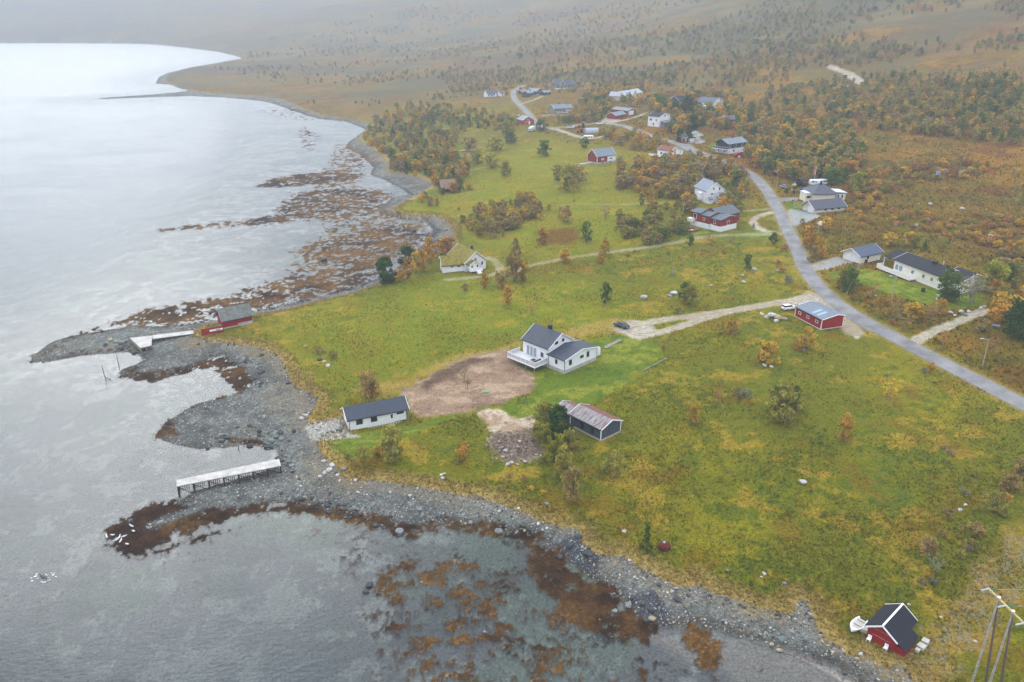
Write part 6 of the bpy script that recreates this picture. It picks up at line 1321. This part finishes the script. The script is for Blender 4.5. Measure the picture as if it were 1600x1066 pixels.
def give_labels(items, group):
    """items: (object, base words, size in m, category); words, size, landmark, side and then the order outward from it"""
    B_ = {}
    for o, wd, h, cat in items:
        nm_, s, d = relation(Vector(o.location)); B_.setdefault((wd, s, nm_), []).append((d, h, o, cat))
    for (wd, s, nm_), L in B_.items():
        L.sort(key=lambda t: t[0])
        for i, (d, h, o, cat) in enumerate(L):
            if len(L) == 1: t = f'{wd} {s} the {nm_}'
            elif i == 0: t = f'{wd} {s} the {nm_}, nearest to it'
            elif i < len(ORD): t = f'{wd} {s} the {nm_}, {ORD[i]} nearest'
            else: t = f'{wd} {s} the {nm_}, among the farthest from it'
            w = t.split()
            tag(o, t, cat, group)
items = []
KN = {'birch': 'slender_birch', 'shrub': 'willow_shrub', 'dense': 'leafy_tree', 'spruce': 'conical_tree', 'bare': 'sparse_birch', 'low': 'low_shrub'}
for (o, h, wf, kind, c, sz, _) in near_t:
    cm, tm = PR[kind][gt.integers(len(PR[kind]))]; e = empty(KN[kind], (o[0], o[1], o[2]-.05), gt.uniform(0, 6.28)); e.scale = (h*wf, h*wf, h)
    k = gt.uniform(.82, 1.18); cc = COL[c]*k; q = bpy.data.objects.new('crown', cm); q.parent = e; q.color = (*[float(v) for v in cc], 1); col.objects.link(q)
    q = bpy.data.objects.new('trunk', tm); q.parent = e; col.objects.link(q)
    sw = ('small', 'mid-sized', 'tall')[0 if h < 2.2 else (1 if h < 4.6 else 2)] if kind != 'low' else ('tiny', 'low', 'wide low')[0 if h < 1 else (1 if h < 1.8 else 2)]
    items.append((e, f'{sw} {c} '+{'birch': 'birch', 'shrub': 'willow bush', 'dense': 'leafy tree', 'spruce': 'conical tree', 'bare': 'sparse birch', 'low': 'bush'}[kind], h, 'tree' if kind in ('birch', 'dense', 'spruce', 'bare') else 'bush'))
give_labels(items, 'autumn trees and bushes round the hamlet')
# ---------------------------------------------------------------- masses: one object each, points turned into leaf clusters or stones
def scatter(name, pts, sc3, rot, tint, kind, protos, m):
    me = bpy.data.meshes.new(name); me.vertices.add(len(pts)); me.vertices.foreach_set('co', np.ascontiguousarray(pts, np.float32).ravel())
    add_attr(me, 'scl', sc3, 'FLOAT_VECTOR'); add_attr(me, 'rot', rot, 'FLOAT_VECTOR'); add_attr(me, 'tint', tint, 'FLOAT_COLOR'); add_attr(me, 'kind', kind, 'INT')
    o = bpy.data.objects.new(name, me); col.objects.link(o); o['kind'] = 'stuff'
    ng = bpy.data.node_groups.new(name, 'GeometryNodeTree'); ng.interface.new_socket('Geometry', in_out='INPUT', socket_type='NodeSocketGeometry'); ng.interface.new_socket('Geometry', in_out='OUTPUT', socket_type='NodeSocketGeometry')
    N = ng.nodes; L = ng.links; gi = N.new('NodeGroupInput'); go = N.new('NodeGroupOutput'); jn = N.new('GeometryNodeJoinGeometry')
    def na(nm, t): q = N.new('GeometryNodeInputNamedAttribute'); q.data_type = t; q.inputs['Name'].default_value = nm; return q.outputs['Attribute']
    ks = na('kind', 'INT'); s_ = na('scl', 'FLOAT_VECTOR'); r_ = na('rot', 'FLOAT_VECTOR')
    for i, pr in enumerate(protos):
        cp = N.new('FunctionNodeCompare'); cp.data_type = 'INT'; cp.operation = 'EQUAL'; L.new(ks, cp.inputs[2]); cp.inputs[3].default_value = i
        oi = N.new('GeometryNodeObjectInfo'); oi.inputs['Object'].default_value = pr; oi.transform_space = 'ORIGINAL'
        sm = N.new('GeometryNodeSetMaterial'); sm.inputs['Material'].default_value = m; L.new(oi.outputs['Geometry'], sm.inputs['Geometry'])
        ip = N.new('GeometryNodeInstanceOnPoints'); L.new(gi.outputs[0], ip.inputs['Points']); L.new(cp.outputs[0], ip.inputs['Selection']); L.new(sm.outputs[0], ip.inputs['Instance'])
        L.new(r_, ip.inputs['Rotation']); L.new(s_, ip.inputs['Scale']); L.new(ip.outputs[0], jn.inputs[0])
    L.new(jn.outputs[0], go.inputs[0]); md = o.modifiers.new('scatter', 'NODES'); md.node_group = ng; return o
protos = []; pk = {}
for e, *_ in items:
    for ch in e.children:
        if ch.name.startswith('crown') and ch.data.name not in [p.data.name for p in protos]:
            kd = next(k for k, v in PR.items() if any(x[0] == ch.data for x in v)); pk.setdefault(kd, []).append(len(protos)); protos.append(ch)
n = len(far_t); pts = np.array([t[0] for t in far_t]); pts[:, 2] -= .05; hh = np.array([t[1] for t in far_t]); wf = np.array([t[2] for t in far_t])
tint = np.array([COL[t[4]]*gt.uniform(.75, 1.2) for t in far_t]); knd = np.array([pk[t[3]][gt.integers(len(pk[t[3]]))] for t in far_t])
scatter('far_woodland', pts, np.stack([hh*wf, hh*wf, hh], 1), np.stack([np.zeros(n), np.zeros(n), gt.uniform(0, 6.28, n)], 1), tint, knd, protos, LF)

# ---------------------------------------------------------------- stones
def stone_mesh(seed):
    g = np.random.default_rng(seed); import bmesh
    bm = bmesh.new(); bmesh.ops.create_icosphere(bm, subdivisions=2, radius=.5); pl = [(Vector(g.normal(size=3)).normalized(), g.uniform(.28, .42)) for _ in range(9)]
    for v in bm.verts:
        for nrm, dd in pl:
            t = v.co.dot(nrm)
            if t > dd: v.co -= nrm*(t-dd)
        v.co *= 1+g.uniform(-.04, .04); v.co.z *= .75
    me = bpy.data.meshes.new('stone'); bm.to_mesh(me); bm.free(); return me
def stone_mat(name, far):
    m, n, l = nodes(name); out = n.new('ShaderNodeOutputMaterial'); b = n.new('ShaderNodeBsdfPrincipled'); l.new(b.outputs[0], out.inputs[0]); b.inputs['Roughness'].default_value = .85
    if far: oc = n.new('ShaderNodeAttribute'); oc.attribute_type = 'INSTANCER'; oc.attribute_name = 'tint'
    else: oc = n.new('ShaderNodeObjectInfo')
    t = n.new('ShaderNodeTexCoord'); no = n.new('ShaderNodeTexNoise'); no.inputs['Scale'].default_value = 5; no.inputs['Detail'].default_value = 5; l.new(t.outputs['Object'], no.inputs['Vector'])
    mr = n.new('ShaderNodeMapRange'); mr.inputs[1].default_value = .35; mr.inputs[2].default_value = .65; mr.inputs[3].default_value = .65; mr.inputs[4].default_value = 1.2; l.new(no.outputs['Fac'], mr.inputs[0])
    vm = n.new('ShaderNodeVectorMath'); vm.operation = 'SCALE'; l.new(oc.outputs['Color'], vm.inputs[0]); l.new(mr.outputs[0], vm.inputs['Scale']); l.new(vm.outputs[0], b.inputs['Base Color']); return m
SM, SF = stone_mat('rock', False), stone_mat('small_rock', True); stones = [stone_mesh(s) for s in range(5)]
for s in stones: s.materials.append(SM)
PALE, GREY, DARK, TAN, TEAL = S(180, 177, 172), S(124, 126, 126), S(62, 63, 67), S(158, 142, 118), S(102, 116, 115)
BOULD = [  # x, y, width px, colour
 (1253,754,13,PALE),(955,922-400,0,GREY),(1005,466,13,PALE),(1052,460,12,PALE),(1046,463,7,PALE),(1178,422,9,PALE),(1163,442,8,PALE),(1216,425,8,GREY),(1110,447,6,PALE),(1160,431,6,PALE),
 (507,566,7,PALE),(513,572,8,PALE),(499,563,8,DARK),(1252,0,0,PALE),(506,408,12,DARK),(326,468,11,GREY),(623,832,16,GREY),(578,915,14,DARK),(572,925,12,DARK),(1020,968,13,TAN),(982,948,13,GREY),(960,955,10,GREY),
 (655,797,12,GREY),(735,817,9,GREY),(646,358,0,GREY),(648,362,9,DARK),(696,360,9,GREY),(690,743,7,PALE),(694,741,6,PALE),(692,748,7,PALE),(1226,912,7,GREY),(1137,892,6,GREY),(1193,896,7,PALE),(1190,902,5,PALE),(1195,898,6,PALE),
 (975,832,9,PALE),(983,826,6,S(150,70,50)),(967,826,6,S(120,50,40)),(1505,238,0,GREY),(1503,272,13,GREY),(1547,370,9,PALE),(1504,328,8,PALE),(1448,411,13,TAN),(1454,320,7,PALE),(1432,353,7,PALE),(1400,352,7,PALE),
 (1502,488,8,PALE),(1513,488,8,PALE),(1486,490,8,PALE),(1492,494,7,PALE),(1507,493,9,GREY),(1532,483,8,PALE),(1538,480,6,PALE),(1533,515,13,DARK),(1555,512,12,GREY),
 (1500,798,7,PALE),(1508,790,6,PALE),(1420,945,5,PALE),(1470,965,5,PALE),(1524,1003,5,PALE),(1540,910,0,PALE),
 (1345,1023,7,PALE),(1338,1030,6,TAN),(1218,1017,9,TAN),(1205,1008,8,TAN),(1238,988,9,GREY),(1222,1000,12,TEAL),(1260,1000,8,TEAL),(1215,962,11,DARK),(1190,965,7,GREY),(1285,1003,6,TAN),(1302,1020,6,PALE),
 (515,735,12,PALE),(520,728,10,PALE),(508,740,9,PALE),(528,743,8,PALE),(536,735,11,GREY),(505,722,9,PALE),(555,751,8,PALE),(500,745,7,PALE),(425,690,11,TEAL),(432,684,10,TEAL),(420,695,9,TEAL),(437,675,8,DARK),(390,666,8,DARK),
 (472,655,10,PALE),(478,650,9,PALE),(477,542,6,TAN),(182,535,9,GREY),(172,532,9,TAN),(190,537,10,GREY),(165,540,8,DARK),(197,534,8,GREY),(450,600,8,DARK),(410,555,8,DARK),(405,600,9,GREY),
 (1207,494,14,PALE),(1216,498,13,TAN),(1198,497,10,PALE),(1225,500,10,TAN),(1190,492,9,PALE),(1212,503,9,PALE),(800,724,9,PALE),(793,727,9,PALE),(808,727,8,TAN),(848,714,10,PALE),(820,722,7,PALE),(790,660,6,TAN),(833,652,8,TAN),(826,655,7,TAN),(790,705,8,PALE),(800,712,8,GREY),(783,700,7,GREY),(786,715,8,TAN),(812,690,6,PALE),
 (1255,548,8,GREY),(1195,572,8,PALE),(1205,574,8,PALE),(1083,660,6,GREY),(1290,258,7,PALE),(1322,252,6,PALE),(1340,480,0,GREY),
 (890,855,14,DARK),(918,868,18,DARK),(905,840,14,DARK),(1005,945,14,DARK),(1018,955,12,DARK),(990,935,11,DARK),(1010,970,14,DARK),(875,872,12,DARK),(700,378,11,DARK),(680,386,12,GREY),(668,366,11,GREY),
 (855,788,8,GREY),(610,770,6,PALE),(690,785,7,GREY),(640,775,6,PALE),(780,800,7,PALE),(820,830,7,TAN),(560,770,6,PALE),(470,760,6,PALE),(720,800,7,GREY),
]
items = []
for (px, py, wpx, c) in BOULD:
    if wpx < 4 or py < 100: continue
    o = P(px, py)[0]; D_ = math.sqrt(o[0]**2+o[1]**2+(CAMZ-o[2])**2); s = wpx*D_/FPX; e = bpy.data.objects.new('boulder', stones[gt.integers(5)]); col.objects.link(e)
    zz = float(grid_z(o[0], o[1])); e.location = (o[0], o[1], max(zz, -.1)+s*.16); e.rotation_euler = (gt.uniform(-.2, .2), gt.uniform(-.2, .2), gt.uniform(0, 6.28)); e.scale = (s*gt.uniform(.95, 1.15), s*gt.uniform(.75, 1), s*gt.uniform(.7, .95)); k = gt.uniform(.85, 1.1); e.color = (*[float(v*k) for v in c], 1)
    cn = 'pale' if c is PALE else 'grey' if c is GREY else 'dark' if c is DARK else 'tan' if c is TAN else 'bluish grey' if c is TEAL else 'rusty'
    items.append((e, f"{'small' if s < .9 else 'large' if s > 1.8 else 'mid-sized'} {cn} boulder", s, 'boulder'))
for (px, py, nm_) in ((280, 740, 'long pier'), (220, 530, 'jetty platform'), (516, 730, 'lawn tip'), (1262, 945, 'shore notch'), (1005, 955, 'dark shore crag'), (905, 850, 'upper shore crag'), (820, 900, 'kelp bank'), (575, 920, 'open cove'), (660, 370, 'rocky foreshore')): LMK.append((nm_, Vector(P(px, py)[0])))
give_labels(items, 'boulders on the shore and in the fields')
protos = [e for e, *_ in items[:5]]; seen = {}
for e, *_ in items: seen.setdefault(e.data.name, e)
protos = list(seen.values())
def cells(mask, n, g, wfun=None):
    i, j = np.nonzero(mask); area_ = rs[i]*(rs[np.minimum(i+1, NR-1)]-rs[i]); w = area_ if wfun is None else area_*wfun(i, j); k = g.choice(len(i), n, p=w/w.sum()); ii, jj = i[k], j[k]
    r = rs[ii]+g.random(n)*(rs[np.minimum(ii+1, NR-1)]-rs[ii]); th = ths[jj]+(g.random(n)-.5)*(ths[1]-ths[0]); x, y = r*np.sin(th), r*np.cos(th); return x, y, grid_z(x, y), ii, jj
def stones_on(name, mask, n, lo, hi, pal, wfun=None):
    x, y, z, ii, jj = cells(mask, n, gt, wfun); s = lo*(hi/lo)**(gt.random(n)**3.4); pi = gt.integers(0, len(pal), n); tn = np.array(pal)[pi]*gt.uniform(.7, 1.2, n)[:, None]
    scatter(name, np.stack([x, y, z+s*.12], 1), np.stack([s, s*gt.uniform(.7, 1, n), s*gt.uniform(.6, .95, n)], 1), np.stack([gt.uniform(-.3, .3, n), gt.uniform(-.3, .3, n), gt.uniform(0, 6.28, n)], 1), tn, gt.integers(0, len(protos), n), protos, SF)
bz_ = (SG < -.1)&(SW > -.2)&(RR < 330)&(WM < .7)
stones_on('beach_stones', bz_, 30000, .10, .5, [GREY, GREY, TEAL, DARK, PALE, TEAL, GREY, TAN], lambda i, j: np.clip(220/rs[i], .4, 2)**2)
stones_on('edge_stones', (np.abs(SG+.6) < .8)&(RR < 400), 1500, .15, .9, [GREY, DARK, DARK, PALE, TAN])
stones_on('shore_rocks', (SW > -.6)&(SG < -.2)&(RR < 420), 900, .35, 1.7, [DARK, DARK, S(58, 56, 54), GREY], lambda i, j: np.exp(-np.clip(SW[i, j], 0, 20)/2.2)*np.clip(fbm(X[i, j], Y[i, j], 11, 2, 401)*6-3., .02, 2))
stones_on('rubble_stones', RUBB > -1.0, 1100, .15, .8, [TAN, S(112, 96, 84), S(104, 86, 74), S(120, 104, 94), S(150, 134, 118)])
stones_on('field_stones', (SG > 3)&(RR < 700)&(LL > 60)&(HEATH > .3)&(GRV < -1)&(rsd < -2), 420, .25, .8, [PALE, GREY])
stones_on('weed_rocks', (SW < -1)&(WM > .5)&(wcov > .4)&(RR < 620)&(Z > -.1), 420, .3, 1.0, [DARK, DARK, GREY])

# ---------------------------------------------------------------- grass tussocks and straw
def tufts(name, mask, n, h0, h1, pal, wfun=None, blades=5, spread=.28):
    x, y, z, ii, jj = cells(mask, n, gt, wfun); h = gt.uniform(h0, h1, n); Vs = []; sh = []
    pi = np.array(pal)[gt.integers(0, len(pal), n)]; base = C[ii, jj]; mixk = gt.uniform(.0, 1., n)[:, None]; cc = (pi*.82*mixk+base*(1-mixk))*gt.uniform(.75, 1.25, n)[:, None]
    for b_ in range(blades):
        a = gt.uniform(0, 6.28, n); sp = spread*gt.uniform(.5, 1.2, n)*h/.5; w = .10*gt.uniform(.6, 1.3, n)*h/.5; ca, sa = np.cos(a), np.sin(a)
        p0 = np.stack([x-sa*w+ca*sp*.25, y+ca*w+sa*sp*.25, z-.05], 1); p1 = np.stack([x+sa*w+ca*sp*.25, y-ca*w+sa*sp*.25, z-.05], 1); p2 = np.stack([x+ca*sp*1.5, y+sa*sp*1.5, z+h*gt.uniform(.6, 1, n)], 1)
        Vs.append(np.stack([p0, p1, p2], 1)); sh.append(cc)
    Vv = np.concatenate(Vs).reshape(-1, 3); me = np_mesh(name, Vv, np.arange(len(Vv)).reshape(-1, 3), False); add_attr(me, 'tuft', np.concatenate(sh), 'FLOAT_COLOR', 'FACE')
    me.materials.append(TM_); o = bpy.data.objects.new(name, me); col.objects.link(o); o['kind'] = 'stuff'
TM_, n_, l_ = nodes('tuft_grass'); o_ = n_.new('ShaderNodeOutputMaterial'); d_ = n_.new('ShaderNodeBsdfDiffuse'); a_ = n_.new('ShaderNodeAttribute'); a_.attribute_name = 'tuft'; l_.new(a_.outputs['Color'], d_.inputs[0]); l_.new(d_.outputs[0], o_.inputs[0])
wf_ = lambda i, j: np.clip(200/rs[i], .25, 1.8)**2*np.clip(fbm(X[i, j], Y[i, j], 9, 3, 301)*3-.9, .05, 1.5)
tufts('grass_tussocks', (SG > .5)&(RR < 430)&(lwm < .4)&(gm < .3)&(som < .3)&(rm < .3)&(rsd < -.6)&(HEATH < .9)&(flat < .9), 62000, .16, .42, [G1, G2, STRAW, G3, G2, BRN, G3], wf_)
tufts('heather', (HEATH > .4)&(RR < 620)&(rsd < -.6)&(gm < .3)&(flat < .9), 30000, .3, .8, [S(122, 98, 44), S(150, 116, 56), S(120, 76, 44), S(104, 94, 42), S(110, 100, 44)], lambda i, j: np.clip(300/rs[i], .3, 1.5)**1.6)
tufts('shore_straw', (SG > -.3)&(SG < 3.2)&(RR < 360), 9000, .25, .5, [STRAW, S(186, 160, 96), S(160, 132, 70)])
tufts('seaweed', (WM > .45)&(RR < 600)&(Z > -.25)&(SW < 4), 34000, .07, .2, [S(60,42,28)*.65, S(88,60,36)*.65, S(118,84,42)*.65, S(52,36,24)*.65], lambda i, j: np.clip(220/rs[i], .25, 1.6)**1.8, 4, 1.3)
